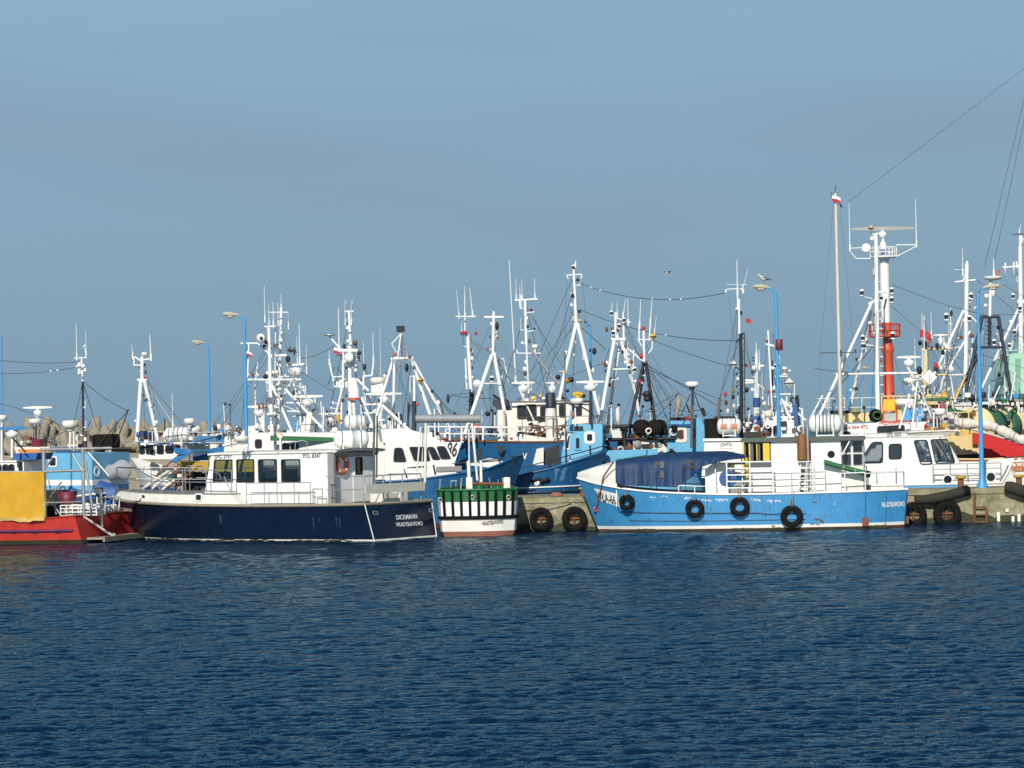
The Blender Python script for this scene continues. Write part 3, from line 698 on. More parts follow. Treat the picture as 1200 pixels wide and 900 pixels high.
# cabin
CY = 1.55
xa = D.on(384, 560, CY).x; zt = D.on(330, 530.5, CY).z; zb = 1.39
xft = D.on(248, 530, CY).x; xfb = D.on(266, 588, CY).x
f = D.pfun('y+', CY); fn_ = D.pfun('y-', -CY)
# the windscreen rakes: its foot is nearer the bow than its head
xfb = xft + .15
wall = [(xa, zb), (xfb + .35, zb), (xft, zt), (xa, zt)]
wins = []
for i, (x0, x1) in enumerate(((278, 297.5), (303.5, 324), (330.5, 351.5))):
    (u1, v1), (u0, v0) = D.uv('y+', CY, (x0, 539.5), (x1, 564)); wins.append(rr(u0, v0, u1, v1, .07))
(u1, v1), (u0, v0) = D.uv('y+', CY, (252, 540), (272, 564)); wins.append([(u0, v0), (u1 + .09, v0), (u1 - .0, v1), (u0, v1)])
cab = None
mb = MB(); mb.plate(wall, wins, f, .05); mb.plate(wall, wins, fn_, .05)
A, B_ = V((xfb + .35, CY, zb)), V((xft, CY, zt)); up = (B_ - A); hl = up.length
ff = lambda u, v, w_: A.lerp(B_, v) + V((0, -u, 0)) + V((1, 0, .28)).normalized() * w_
fw_ = [[(.12 + i * .98, .47), (1.0 + i * .98, .47), (1.0 + i * .98, .9), (.12 + i * .98, .9)] for i in range(3)]
mb.plate([(0.01, 0), (2 * CY - .01, 0), (2 * CY - .01, 1), (.01, 1)], fw_, ff, .05)
# aft bulkhead with its door opening
fa = D.pfun('x-', xa); dw = D.uv('x-', xa, (416.5, 537), (424, 555)); y0, y1 = sorted((dw[0][0], dw[1][0])); z1, z0 = dw[0][1], dw[1][1]
dhole = rr(y0, z0, y1, z1, .05)
mb.plate([(-CY + .05, zb), (CY - .05, zb), (CY - .05, zt), (-CY + .05, zt)], [dhole], fa, .05)
cab = D.mk('cabin', white, mb)
for wv in wins: D.window(cab, wv, f)
for wv in wins: D.window(cab, wv, fn_)
for wv in fw_: D.window(cab, wv, ff)
D.window(cab, dhole, fa, gm=gdark)
mb = MB(); dd = D.uv('x-', xa, (413, 534), (433, 590)); ya, yb = sorted((dd[0][0], dd[1][0]))
mb.plate(rr(ya, zb + .03, yb, zt - .14, .05), [grow(dhole, .03)], lambda u, v, w_: fa(u, v, w_ + .018), .02)
mb.bar(fa(yb - .08, zb + .95, .03), fa(yb - .08, zb + 1.15, .03), .018, None, 5); D.mk('door', wclean, mb, cab)
# interior console so that one does not look through empty air only
mb = MB(); mb.box((xft - 1.2, -1.2, zb), (xft - .5, 1.1, zb + .95)); mb.box((xft - 2.3, -.9, zb + .4), (xft - 1.9, -.4, zb + 1.3)); mb.box((xa + .9, -.6, zb), (xa + 1.2, -.1, zb + 1.3)); mb.box((xa + 2.2, -.4, zb), (xa + 2.35, .1, zt - .1)); D.mk('console', dgrey, mb)
# side post and roof
mb = MB(); mb.box((xa - .28, CY - .12, zb), (xa - .004, CY - .005, zt)); D.mk('side_wing', grey, mb)
xo = D.on(447, 528, -1.6).x
mb = MB(); g = []
for y_ in (CY + .06, 1.0, 0, -1.0, -CY - .06):
    e = .06 * (1 - (y_ / CY) ** 2); g.append([(xft + .16, y_, zt + .02 + e), (xft - .6, y_, zt + .04 + e), (xa, y_, zt + .05 + e), (xa - .5, y_, zt + .07 + e), (xo, y_, zt + .03 + e)])
mb.slab(g, (0, 0, -.07)); D.mk('roof', wold, mb)
mb = MB(); mb.hexa([(xo + .1, -CY, zt - .1), (xa, -CY, zt - .22), (xa, CY, zt - .22), (xo + .1, CY, zt - .1)], [(xo + .1, -CY, zt - .03), (xa, -CY, zt - .03), (xa, CY, zt - .03), (xo + .1, CY, zt - .03)]); D.mk('roof_overhang', grey, mb)
for xx in (-CY + .08, CY - .4): 
    mb = MB(); mb.bar((xo + .25, xx, st[1][4]), (xo + .25, xx, zt), .03); D.mk('roof_post', steel, mb)
# lettering
t0, t1 = D.uv('y+', CY, (251.5, 538), (272, 537.4)); D.text('registration', 'SPG 3797', paint('lettering_navy', (.03, .04, .09), .5), f, t0, t1, .15, cab)
t0, t1 = D.uv('y+', CY, (355, 537), (376, 536.5)); D.text('registration', 'POL 8347', MATS['lettering_navy'], f, t0, t1, .165, cab)
ft = lambda u, v, w_: H.stern(v, u / 2.2, .08) + V((-w_ - .006, 0, 0))
def tuv(px, py):
    p = D.onx(px, py, st[0][0]); return (p.y, p.z)
D.text('name', 'DICKMANN', wclean, ft, tuv(459, 609), tuv(484, 607.5), .17, H.o); D.text('home_port', 'WŁADYSŁAWOWO', wclean, ft, tuv(457, 617), tuv(489.5, 615.5), .15, H.o)
p0, p1 = H.find(141, 598.5, 1), H.find(155, 599.5, 1); D.text('name', 'DICKMANN', wclean, lambda u, v, w_: H.side(1)(u, v, w_ + .015), (p0.x, p0.z), (p1.x, p1.z), .13, H.o)
# pale edge where the side meets the stern, exhaust stains
mb = MB(); mb.path([H.pt(0, z, 1) + V((0, .01, 0)) for z in (0, .4, .8, 1.1, 1.38)], .025, 5); mb.path([H.pt(0, z, -1) + V((0, -.01, 0)) for z in (0, .4, .8, 1.1, 1.38)], .025, 5); D.mk('corner_strip', wold, mb, H.o)
mb = MB()
for px, y_0, y_1, w_ in ((258, 604, 614, .05), (394, 606, 617, .03), (398, 607, 620, .025), (367, 606, 622, .02), (374, 607, 612, .02)):
    a, b = H.find(px, y_0, 1), H.find(px + 1, y_1, 1); fs = H.side(1)
    mb.add([fs(a.x + w_, a.z, .006), fs(a.x - w_, a.z, .006), fs(b.x - w_ * .6, b.z, .006), fs(b.x + w_ * .4, b.z, .006)], [(0, 1, 2, 3)])
D.mk('scuff_marks', paint('navy_scuffs', (.035, .05, .10), .5), mb, H.o)
for px, py, s_ in ((437, 601), (502, 598)) and ((437, 601, 3), (503, 598, 2.5)):
    y_, z_ = tuv(px, py); mb = MB(); mb.plate(rr(y_ - .14, z_ - .07, y_ + .14, z_ + .07, .03), [rr(y_ - .11, z_ - .045, y_ + .11, z_ + .045, .02)], lambda u, v, w_: ft(u, v, w_ + .01), .02); mb.plate(rr(y_ - .12, z_ - .05, y_ + .12, z_ + .05, .02), [], lambda u, v, w_: ft(u, v, w_), .004, 1); D.mk('fairlead', [steel, bmetal], mb, H.o)
# rails
top_i = [top(i, 1) + V((0, -.03, .03)) for i in range(k0, len(st))]; top_f = [top(i, -1) + V((0, .03, .03)) for i in range(k0, len(st))]
sel = list(range(0, len(top_i) - 1, 2)) + [len(top_i) - 1]
D.rail('bow_rail', steel, [top_i[i] for i in sel], .92, 2, .02); D.rail('bow_rail', steel, [top_f[i] for i in sel], .92, 2, .02)
def deckrail(pxs, y_, h=.85, nb=2, m=steel):
    pts = [V((D.on(a, 590, y_).x, y_, 1.37)) for a in pxs]; D.rail('side_rail', m, pts, h, nb, .018)
deckrail((289, 310, 325, 345, 364), 2.15); deckrail((367, 378), 2.15, .6)
mb = MB(); mb.path([V((D.on(264, 570, CY).x, CY + .05, 2.45)), V((D.on(272, 575, CY).x, CY + .1, 1.9)), V((D.on(285, 590, CY).x, CY + .3, 1.4))], .02, 5); D.mk('handrail', steel, mb)
# things at the stern
zs = 1.38
mb = MB()
for y_ in (1.9, .65, -.65, -1.9): mb.bar((-Lb / 2 + .25, y_, zs), (-Lb / 2 + .25, y_, zs + 1.05), .025)
for sd in (1, -1): mb.path([(-Lb / 2 + .25, sd * 1.9, zs + 1.05), (-Lb / 2 + 1.2, sd * 2.05, zs + 1.05), (xa - .3, sd * 2.05, zs + 1.05)], .022, 5); mb.bar((-Lb / 2 + 1.2, sd * 2.05, zs), (-Lb / 2 + 1.2, sd * 2.05, zs + 1.05), .022); mb.bar((xa - .4, sd * 2.05, zs), (xa - .4, sd * 2.05, zs + 1.05), .022); mb.path([(-Lb / 2 + .25, sd * 1.9, zs + .55), (-Lb / 2 + 1.2, sd * 2.05, zs + .55), (xa - .3, sd * 2.05, zs + .55)], .018, 5)
mb.bar((-Lb / 2 + .25, 1.9, zs + 1.05), (-Lb / 2 + .25, -1.9, zs + 1.05), .025)
D.mk('stern_rail', steel, mb)
mb = MB(); mb.box((-Lb / 2 + .12, -2.0, zs + .40), (-Lb / 2 + .16, 2.0, zs + .74)); D.mk('stern_dodger', paint('dodger_cloth', (.64, .60, .48), .8, .1, dirt=.2), mb)
mb = MB(); mb.box((-Lb / 2 + .5, -.7, zs - .05), (-Lb / 2 + 1.1, .3, zs + .35)); mb.box((-Lb / 2 + .6, -1.6, zs - .05), (-Lb / 2 + 1.0, -1.0, zs + .5)); D.mk('deck_box', wold, mb)
# lamp, mast pole and gear on the roof
D.Y = 108.5
D.dome(283, 514, 17, 7, None, .6, 530, wold)
mb = MB()
for i in range(7):
    q_ = D.q(281 + i * 1.6, 522 + (i % 3) * 2, .6); mb.cbox(q_, (.1, .1, .09 + .03 * (i % 2)))
mb.bar(D.q(280, 530, .6), D.q(280, 518, .6), .04); mb.bar(D.q(288, 530, .6), D.q(288, 518, .6), .03); D.mk('deck_lights', [wmast], mb)
D.bars('hand_rail', steel, [(346, 529, 346, 518, .8, 1), (346, 518, 354, 516, .8, 1), (354, 516, 360, 518, .8, 1), (360, 518, 360, 529, .8, 1), (322, 530, 322, 522, 1.5, 1), (340, 530, 340, 523, 1.5, 1)])
D.bars('roof_light', creamw, [(328.5, 527, 328.5, 513, 2.4, .8), (326, 512, 331, 512, 4, .8)])
D.bars('exhaust_pipe', [dgrey], [(437.5, 585, 438.5, 484, 2.4, .6), (441.5, 560, 442, 487, 1.8, 1)])
q_ = D.inv @ P(411, 516, 109.2)
raft('life_raft', P(411.5, 514.6, 108.9), (.985, .17, 0), 1.34, .335, 'large white life raft canister on the roof of the navy boat', 3)
# the lifebuoy hangs on the aft bulkhead
c = D.onx(401.3, 544.3, xa - .07); lb = T('lifebuoy', 'orange lifebuoy hanging on the aft wall of the white cabin', 'lifebuoy', D.wd(c), math.pi - a_)
mb = MB(); mb.torus((0, 0, 0), .30, .09, (1, 0, 0), 24, 8, flat=.6); lb.mk('ring', buoyo, mb)
for a in range(4):
    b = math.pi / 4 + a * math.pi / 2; d = V((0, math.cos(b), math.sin(b))); tg = V((0, -math.sin(b), math.cos(b))); mb = MB()
    mb.rings([[d * .30 + tg * u + d * .093 * math.cos(x) + V((.057 * math.sin(x), 0, 0)) for x in [i * math.pi / 4 for i in range(8)]] for u in (-.04, .04)], 0); lb.mk('band', wclean, mb)
mb = MB(); mb.torus((-.03, 0, 0), .40, .012, (1, 0, 0), 20, 5); lb.mk('grab_line', rope, mb)

# ================================================================== blue boat with the number on its bow
a_ = R(8)
# deck x, waterline x, half breadth deck, waterline, sheer
bst = [(-6.45, -6.3, .62, .5, 1.44), (-5.7, -5.6, 1.15, 1.0, 1.43), (-4.9, -4.85, 1.72, 1.55, 1.42), (-4, -4, 1.76, 1.62, 1.405), (-3, -3, 1.8, 1.7, 1.395), (-1, -1, 1.85, 1.76, 1.38), (.6, .6, 1.84, 1.74, 1.40), (1.8, 1.75, 1.80, 1.64, 1.45), (3, 2.9, 1.68, 1.4, 1.52), (3.8, 3.62, 1.54, 1.14, 1.60), (4.5, 4.2, 1.32, .84, 1.69), (5.0, 4.6, 1.1, .58, 1.78), (5.5, 4.98, .82, .34, 1.88), (5.9, 5.25, .5, .16, 1.98), (6.2, 5.42, .2, .06, 2.06), (6.32, 5.5, .04, .02, 2.10)]
c0 = P(1014, 619.4, 108.3); bx = V((-math.cos(a_), math.sin(a_), 0)); by = V((-math.sin(a_), -math.cos(a_), 0))
W = T('fishing_boat', 'bright blue fishing boat with white number board on its bow and blue awning', 'boat', V((c0.x, c0.y, 0)) - bx * -4.85 - by * 1.55, math.pi - a_)
H = Hull(W, bst, [(-.5, 'z', 0), (.10, 'z', 1), (.22, 'z', 2), (1, 'f', 3)], [antif, antif, wold, blue], .85, .05, .42, deckm, capm=wclean, capr=.045, inner=wold)
WH = H
H.belt('wale', paint('dirty_wale', (.03, .10, .20), .6, .3, rust=.3), lambda x: .62 + .012 * (x + 5) * (x > -1) + .02 * max(0, x - 2), -2.6, 4.6, 1, .035, .0, 24)
H.belt('wale', MATS['dirty_wale'], lambda x: .40 + .02 * max(0, x - 2), -2.6, 4.2, 1, .022, .0, 24)
H.belt('wale', MATS['dirty_wale'], lambda x: .62, -2.6, 4.6, -1, .035, .0, 24)
# whaleback over the bow
wi = range(8, len(bst)); mb = MB(); rows = []
xa0 = W.on(721, 556, 1.5).x
xs = [xa0 + (6.3 - xa0) * (1 - (1 - i / 12) ** 1.5) for i in range(13)]
zr = lambda x: 2.74 - .42 * max(0, (x - xa0) / (6.3 - xa0)) ** 1.3
def wb(x, s_):
    z0 = np.interp(x, [b[0] for b in bst], [b[4] for b in bst]); b0 = np.interp(x, [b[0] for b in bst], [b[2] for b in bst])
    an = s_ * math.pi / 2; k = abs(math.sin(an)); sg = 1 if s_ > 0 else -1
    return V((x, sg * b0 * k ** .55, z0 + (zr(x) - z0) * math.cos(an) ** .62))
g = [[wb(x, s_ / 8) for x in xs] for s_ in range(-8, 9)]
mb.sheet(g); mb.add([r[0] for r in g], [list(range(len(g)))]); W.mk('whaleback', wold, mb)
# number board
s1 = H.side(1); p0, p1, p2 = H.find(696, 572, 1), H.find(724, 579, 1), H.find(726, 594, 1); p3 = H.find(704, 587, 1)
mb = MB(); mb.sheet([[s1(p0.x + (p1.x - p0.x) * i / 8, p0.z + (p1.z - p0.z) * i / 8, .008) for i in range(9)], [s1(p3.x + (p2.x - p3.x) * i / 8, p3.z + (p2.z - p3.z) * i / 8, .008) for i in range(9)]])
nb_ = W.mk('number_board', wclean, mb, H.o)
p0, p1 = H.find(699.5, 585.4, 1), H.find(721.5, 591.5, 1); W.text('number', 'WŁA-66', blackpaint, lambda u, v, w_: s1(u + .10 * (v - p0.z), v, .02), (p0.x, p0.z), (p1.x, p1.z), .34, H.o)
q_ = lambda px, py: H.find(px, py, 1)
p0, p1 = H.find(1043, 593.5, 1), H.find(1059, 591.5, 1)
st_f = lambda u, v, w_: s1(u, v, .02)
W.text('home_port', 'WŁADYSŁAWOWO', wclean, st_f, (W.on(1033, 592, 1.2).x, .80), (-6.35, .80), .19, H.o)
# pale rubbed patches and rust marks under the rail
mb = MB(); rm = MB()
def patch(m_, px, py, w_, h_):
    a, b = H.find(px, py, 1), H.find(px + w_, py + h_ * .15, 1); n = max(5, int(w_)); ph = rnd.random() * 6
    for i in range(n):
        if rnd.random() < .22: continue
        x0, x1 = [a.x + (b.x - a.x) * (i + e) / n for e in (0, 1 + .3 * rnd.random())]; z = a.z + (b.z - a.z) * i / n + .02 * math.sin(i * 1.7 + ph); hh = h_ * .022 * rnd.uniform(.25, 1)
        m_.add([s1(x0, z + hh * .3, .007), s1(x1, z + hh * rnd.uniform(0, .4), .007), s1(x1, z - hh, .007), s1((x0 + x1) / 2, z - hh * 1.3, .007), s1(x0, z - hh * rnd.uniform(.5, 1), .007)], [(0, 1, 2, 3, 4)])
for a in ((762, 582.5, 7, 2), (775, 581.5, 8, 4), (800, 583, 12, 3), (818, 585.5, 15, 3), (838, 585, 15, 3), (898, 586, 17, 4), (880, 585, 11, 3), (977, 590, 2, 2)): patch(mb, *a)
W.mk('rubbed_paint', scuff, mb, H.o)
for i in range(26):      # thin runs below the rail and the wale
    x = rnd.uniform(-4.6, 4.4); z0 = rnd.choice((1.33, 1.33, .6, .6, .9)); l_ = rnd.uniform(.1, .5); wd_ = rnd.uniform(.008, .022)
    rm.add([s1(x + wd_, z0, .006), s1(x - wd_, z0, .006), s1(x - wd_ * .4, max(.2, z0 - l_), .006), s1(x + wd_ * .3, max(.2, z0 - l_), .006)], [(0, 1, 2, 3)])
for a in ((904, 616, 4, 4), (954, 608, 8, 4), (962, 610, 3, 5), (760, 608, 2, 6), (716, 610, 2, 3), (948, 588, 9, 2.5), (950, 614, 14, 2), (1004, 604, 3, 1)): patch(rm, *a)
W.mk('rust_marks', paint('rust_stain', (.13, .065, .04), .8, .4), rm, H.o)
mb = MB(); b = H.find(1013, 614, 1)
mb.box((-4.98, 1.52, .1), (-4.74, 1.66, .42)); W.mk('corner_fender', rusty, mb, H.o); mb = MB(); mb.box((-6.5, -.3, .12), (-6.38, .3, .40)); W.mk('corner_fender', rusty, mb, H.o)
mb = MB(); mb.path([H.pt(2, z, 1) + V((0, .01, 0)) for z in (.1, .6, 1.0, 1.42)], .02, 5); mb.path([H.pt(1, z, 1) + V((0, .012, 0)) for z in (.1, .6, 1.0, 1.42)], .015, 5); W.mk('corner_seam', paint('seam_blue', (.03, .15, .33), .5), mb, H.o)
# tyres hung on the side
for px, py, Rr, rx, ry, lab in ((735, 588.5, .29, 736, 571, 'small tyre hung near the number board on the blue bow'), (814.5, 596, .35, 814, 578, 'tyre hung below the tail of the blue awning'),
                        (867, 593.5, .37, 866, 572, 'tyre hung under the white five bar railing'), (928, 605, .42, 929, 576, 'lowest and largest tyre on the bright blue hull, below the ladder')):
    p = H.find(px, py, 1); b = H.at(p.x, 1.0, 1); p.y = max(H.at(p.x, p.z + Rr * .6, 1).y, p.y) + .13; r_ = H.find(rx, ry, 1); r_.y = H.at(r_.x, 1.4, 1).y + .02
    tyre(W.wd(p), math.pi - a_ + math.pi - (.3 if px < 750 else 0), Rr, lab, W.wd(r_), 'tyre fenders on the bright blue hull')
# the deckhouse
CY = 1.05; zd = .98
f = W.pfun('y+', CY); fn_ = W.pfun('y-', -CY); U = lambda px, py: tuple(W.on(px, py, CY)[i] for i in (0, 2))
x0 = W.on(985.5, 545, CY).x; x1 = W.on(904, 545, CY).x; xw = W.on(872, 530, CY).x; zt = W.on(940, 517, CY).z
ph = circ(*U(974, 532.5), .15)
mb = MB(); mb.plate([(x0, zd), (x1, zd), (x1, zt), (x0, zt)], [ph], f, .05); mb.plate([(x0, zd), (x1, zd), (x1, zt), (x0, zt)], [], fn_, .05)
fa = W.pfun('x-', x0); mb.plate([(-CY + .05, zd), (CY - .05, zd), (CY - .05, zt), (-CY + .05, zt)], [], fa, .05)
# forward part with open window frames
zw0, zw1 = W.on(885, 550, CY).z, zt - .05
xs_ = [x1 + .002, W.on(889, 530, CY).x, W.on(881, 530, CY).x, xw]
hol = []
hol = [rr(xs_[i] + .06, zw0 + .28, xs_[i + 1] - .06, zw1, .03) for i in range(3)]
mb2 = MB(); outer = [(x1 + .002, zd), (xw, zd), (xw, zt), (x1 + .002, zt)]
mb2.plate(outer, hol, f, .05); mb2.plate(outer, hol, fn_, .05)
fx = W.pfun('x+', xw); fh = [rr(-.95 + i * .65, zw0 + .28, -.4 + i * .65, zw1, .03) for i in range(3)]
mb2.plate([(-CY + .05, zd), (CY - .05, zd), (CY - .05, zt), (-CY + .05, zt)], fh, fx, .05)
cab = W.mk('deckhouse', white, mb); fr = W.mk('wheelhouse', [dgrey], mb2)
mb = MB(); mb.box((xw - .12, CY + .004, zd), (x1 + .01, CY + .02, zw0 + .05)); W.mk('wheelhouse_panel', white, mb, fr)
W.window(cab, ph, f, wmast, gdark, .10)
mb = MB(); mb.box((xw + .12, -CY - .12, zt), (W.on(1013, 515, CY).x, CY + .14, zt + .13), 0); mb.box((xw + .06, -CY - .06, zt + .13), (W.on(1012, 514, CY).x, CY + .08, zt + .16), 1); W.mk('roof', [dgrey, green], mb)
# ladder, brown stack, pole
u0 = W.on(936, 560, CY).x; mb = MB()
for px, lean in ((939, -.12), (950, 0), (954, 0)):
    xx = W.on(px, 560, CY + .1).x; mb.bar((xx + .12 * (px == 939), CY + .12, zd), (xx, CY + .12, W.on(940, 543, CY).z), .028, None, 5)
W.mk('ladder', wmast, mb)
mb = MB()
for k in range(6):
    z = zd + .22 + k * .2
    for pa, pb in ((934.5 + k * .7, 941 + k * .5), (944.3, 949)):
        xa_, xb_ = W.on(pa, 560, CY).x, W.on(pb, 560, CY).x; mb.box((xb_, CY + .006, z), (xa_, CY + .05, z + .11))
W.mk('step_grating', paint('step_dark', (.03, .02, .025), .7), mb)
mb = MB(); px_ = W.on(940, 530, CY + .2); zz = [W.on(940, y_, CY + .2).z for y_ in (539.5, 538, 515, 511, 508, 500)]
mb.lathe([(.0, zz[0]), (.19, zz[0]), (.195, zz[1]), (.195, zz[2]), (.15, zz[3]), (.055, zz[4]), (.045, zz[5])], (px_.x, CY + .24, 0), n=14); W.mk('exhaust_silencer', brown, mb)
mb = MB(); pp = W.on(947, 540, CY + .2); mb.bar((pp.x, CY + .22, zd), (pp.x, CY + .22, W.on(946, 490, CY).z), .05); W.mk('davit_post', steel, mb)
mb = MB(); pp = W.on(949, 540, CY + .05); mb.bar((pp.x, CY + .05, zd), (pp.x, CY + .05, zt), .06); W.mk('drain_pipe', maroon, mb)
# green boom over the stern
mb = MB(); p0, p1 = W.on(965, 541.5, CY + .32), W.on(1015, 555, CY + .1); mb.bar(p0, p1, .10, .105, 12); W.mk('boom', green, mb)
mb = MB(); d = (p1 - p0).normalized(); mb.lathe([(.125, -.02), (.13, .0), (.13, .16), (0, .16)], p1, d, 12); W.mk('boom_end', bmetal, mb)
for f_ in (.45, .72):
    mb = MB(); mb.lathe([(.115, 0), (.115, .05)], p0.lerp(p1, f_), d, 12); W.mk('boom_lashing', rope, mb)
# open frame aft of the deckhouse with dark glazing
xe = W.on(1012, 530, CY).x; zf0 = W.on(1000, 546, CY).z
mb = MB(); out_ = [(xe, zd), (x0 - .01, zd), (x0 - .01, zt), (xe, zt)]
yy = CY - .25; f2 = W.pfun('y+', yy); wl = []
for i in range(2):
    for j in range(2):
        u_0 = xe + .06 + i * (x0 - xe) / 2; v_0 = zf0 + .03 + j * (zt - zf0) / 2; wl.append(rr(u_0, v_0, u_0 + (x0 - xe) / 2 - .1, v_0 + (zt - zf0) / 2 - .08, .02))
mb.plate(out_, wl, f2, .05); mb.plate([(-yy, zd), (yy, zd), (yy, zt), (-yy, zt)], [], W.pfun('x-', xe), .04); ent = W.mk('companionway', wold, mb)
for wv in wl: W.window(ent, wv, f2, grey, gdark, .02)
mb = MB(); mb.bar((x0 - .05, CY + .06, W.on(987, 533, CY).z), (W.on(996, 518, CY).x, CY + .06, zt - .02), .03); mb.bar((x0 - .0, CY + .1, zt + .18), (W.on(1014, 517, CY).x, CY + .1, zt + .18), .035); W.mk('brace', wmast, mb)
# white house front, blue disc and grey door forward of the deckhouse
y5 = .98; g5 = W.pfun('y+', y5)
(u1, v1), (u0, v0) = W.uv('y+', y5, (826, 543), (858, 572))
mb = MB(); mb.plate([(u0, zd), (u1, zd), (u1, v1 - .25), (u1 - .3, v1), (u0, v1)], [], g5, 1.9); hb = W.mk('hatch_house', white, mb)
cxy = W.uv('y+', y5, (853, 561))[0]; mb = MB(); mb.plate(circ(cxy[0], cxy[1], .34, 20), [], lambda u, v, w_: g5(u, v, w_ + .03), .03, 0); W.mk('blue_disc', sblue, mb, hb)
(u1, v1), (u0, v0) = W.uv('y+', y5, (853, 541), (880, 578))
mb = MB(); mb.plate(rr(u0, zd, u1, v1, .03), [rr(u0 + .1, zd + .9, u1 - .1, v1 - .12, .03)], lambda u, v, w_: g5(u, v, w_ + .02), .05); W.mk('door', grey, mb, hb)
W.bars('guard_post', [yel2], [])if 0 else None
mb = MB(); a = W.on(876, 563, 1.5); b = W.on(874.5, 536, 1.5); mb.bar(a, b, .055); mb.bar(W.on(873, 563, 1.5), W.on(879, 563, 1.5), .03); W.mk('guard_post', yel2, mb)
# rails
zs_ = lambda x: float(np.interp(x, [b[0] for b in bst], [b[4] for b in bst])); yb_ = lambda x: float(np.interp(x, [b[0] for b in bst], [b[2] for b in bst]))
def wrail(name, p0_, p1_, n, h, nb, r=.022, sd=1, m=wclean):
    xs = [W.on(p0_ + (p1_ - p0_) * i / n, 570, 1.75).x for i in range(n + 1)]
    W.rail(name, m, [(x, sd * (yb_(x) - .05), zs_(x)) for x in xs], h, nb, r)
wrail('guard_rail', 852, 906, 2, 1.24, 5, .03); wrail('guard_rail', 906, 966, 3, 1.2, 5, .018); wrail('guard_rail', 966, 1014, 2, .72, 1, .022)
wrail('stanchion_rail', 795, 852, 3, .3, 1, .018)
pts = [(x, yb_(x) - .06, zs_(x)) for x in (-4.9, -5.6, -6.3)] + [(-6.35, 0, 1.44)] + [(x, -yb_(x) + .06, zs_(x)) for x in (-6.3, -5.6, -4.9)]
W.rail('stern_rail', wclean, pts, .68, 1, .022)
W.rail('guard_rail', wclean, [(x, -yb_(x) + .05, zs_(x)) for x in (-4.9, -3.5, -2, -.5, 1, 2.5)], .9, 3, .02)
mb = MB(); p = W.on(1017, 571, 1.0); mb.cbox((p.x, .8, 1.5), (.22, .22, .3)); W.mk('stern_winch', bmetal, mb)
# mooring line down the bow
mb = MB(); mb.path([W.on(719, 541, 1.55), H.find(707, 559, 1) + V((0, .05, 0)), H.find(703.5, 577, 1) + V((0, .04, 0)), H.find(699, 596, 1) + V((0, .03, 0))], .032, 6); W.mk('bow_line', paint('rust_rope', (.22, .08, .05), .9), mb)
mb = MB(); mb.torus(H.find(698, 597, 1) + V((0, .05, 0)), .07, .03, (0, 1, 0), 10, 5); W.mk('bow_eye', paint('faded_red', (.45, .12, .08), .7), mb)
mb = MB(); mb.box((xw + .1, -1.1, zd), (5 - 1.6, 1.0, zd + .05)); mb.box((W.on(845, 570, 1).x, .2, zd), (W.on(800, 570, 1).x, 1.2, zd + .3)); W.mk('deck_gear', net, mb)
# the awning, a thing lying over its frame
tp = T('tarpaulin', 'dark blue tarpaulin awning with patched windows over the blue bow deck', 'tarpaulin', W.o.location, math.pi - a_)
cols = []
N = 34
for i in range(N + 1):
    t = i / N; px = 721.5 + (873 - 721.5) * t
    ridge = np.interp(t, [0, .3, .5, .85, 1], [539.5, 533, 530, 528.6, 533])
    sh = np.interp(t, [0, .3, .5, .75, 1], [541, 537.5, 535, 534.0, 534.6])
    bot = np.interp(t, [0, .05, .25, .48, .53, .6, .66, .78, 1], [566, 568.5, 570, 571, 566, 557, 548, 541.5, 536.8])
    wob = .075 * math.sin(i * 1.9) + .06 * math.sin(i * .83 + 1); wo2 = .025 * math.sin(i * 2.7)
    yb0 = 1.62 - .12 * max(0, 1 - t * 6); a = W.on(px, ridge, .1); s_ = W.on(px, sh, 1.25 + wo2); b = W.on(px + 1.2 * math.sin(i), bot, yb0 + wob * min(1, (bot - 536) / 20))
    mid = s_.lerp(b, .5) + V((0, .06 + wob, 0)); col = [b, s_.lerp(b, .78) + V((0, wob * .9, 0)), mid, s_.lerp(b, .2) + V((0, .07 + wob * .3, 0)), s_, a.lerp(s_, .5) + V((0, 0, .02 + .02 * math.sin(i * 1.3))), a]
    sf = V((s_.x, -s_.y, s_.z)); col += [a.lerp(sf, .5), sf, V((b.x, -b.y, s_.z + (b.z - s_.z) * .7))]
    cols.append(col)
mb = MB(); mb.slab(cols, (0, .012, .012)); tp.mk('cover', btarp, mb)
mb = MB(); mb.slab([[p_ + V((0, .0, .03)) for p_ in c_[5:7]] for c_ in cols[0:9]], (0, 0, .012)); tp.mk('green_patch', gtarp, mb)
pm = paint('tarp_window', (.065, .058, .045), .5, .25)
for px0, px1, py0, py1, i0 in ((768, 772.3, 541.5, 549, 0), (774, 778, 541, 548.5, 0), (768.4, 772.5, 554, 561.5, 0), (774, 778, 552, 560, 0), (801, 806, 539, 544, 0), (808, 813, 538.5, 543, 0), (801, 806, 546, 550, 0), (808, 813, 545, 549, 0)):
    t0_, t1_ = [(p_ - 721.5) / 151.5 * N for p_ in (px0, px1)]
    def onT(t_, py):
        i = int(t_); c_ = [cols[i][k].lerp(cols[i + 1][k], t_ - i) for k in range(5)]; pz = [(W.wd(x) - CAM) for x in c_]
        zz = W.on(721.5 + 151.5 * t_ / N, py, 1.6).z; zs__ = [x.z for x in c_]
        return V((np.interp(zz, zs__, [x.x for x in c_]), np.interp(zz, zs__, [x.y for x in c_]) + .03, zz))
    mb = MB(); mb.slab([[onT(t0_, py0), onT(t1_, py0)], [onT(t0_, py1), onT(t1_, py1)]], (0, .01, 0)); tp.mk('window_patch', pm, mb)
mb = MB()
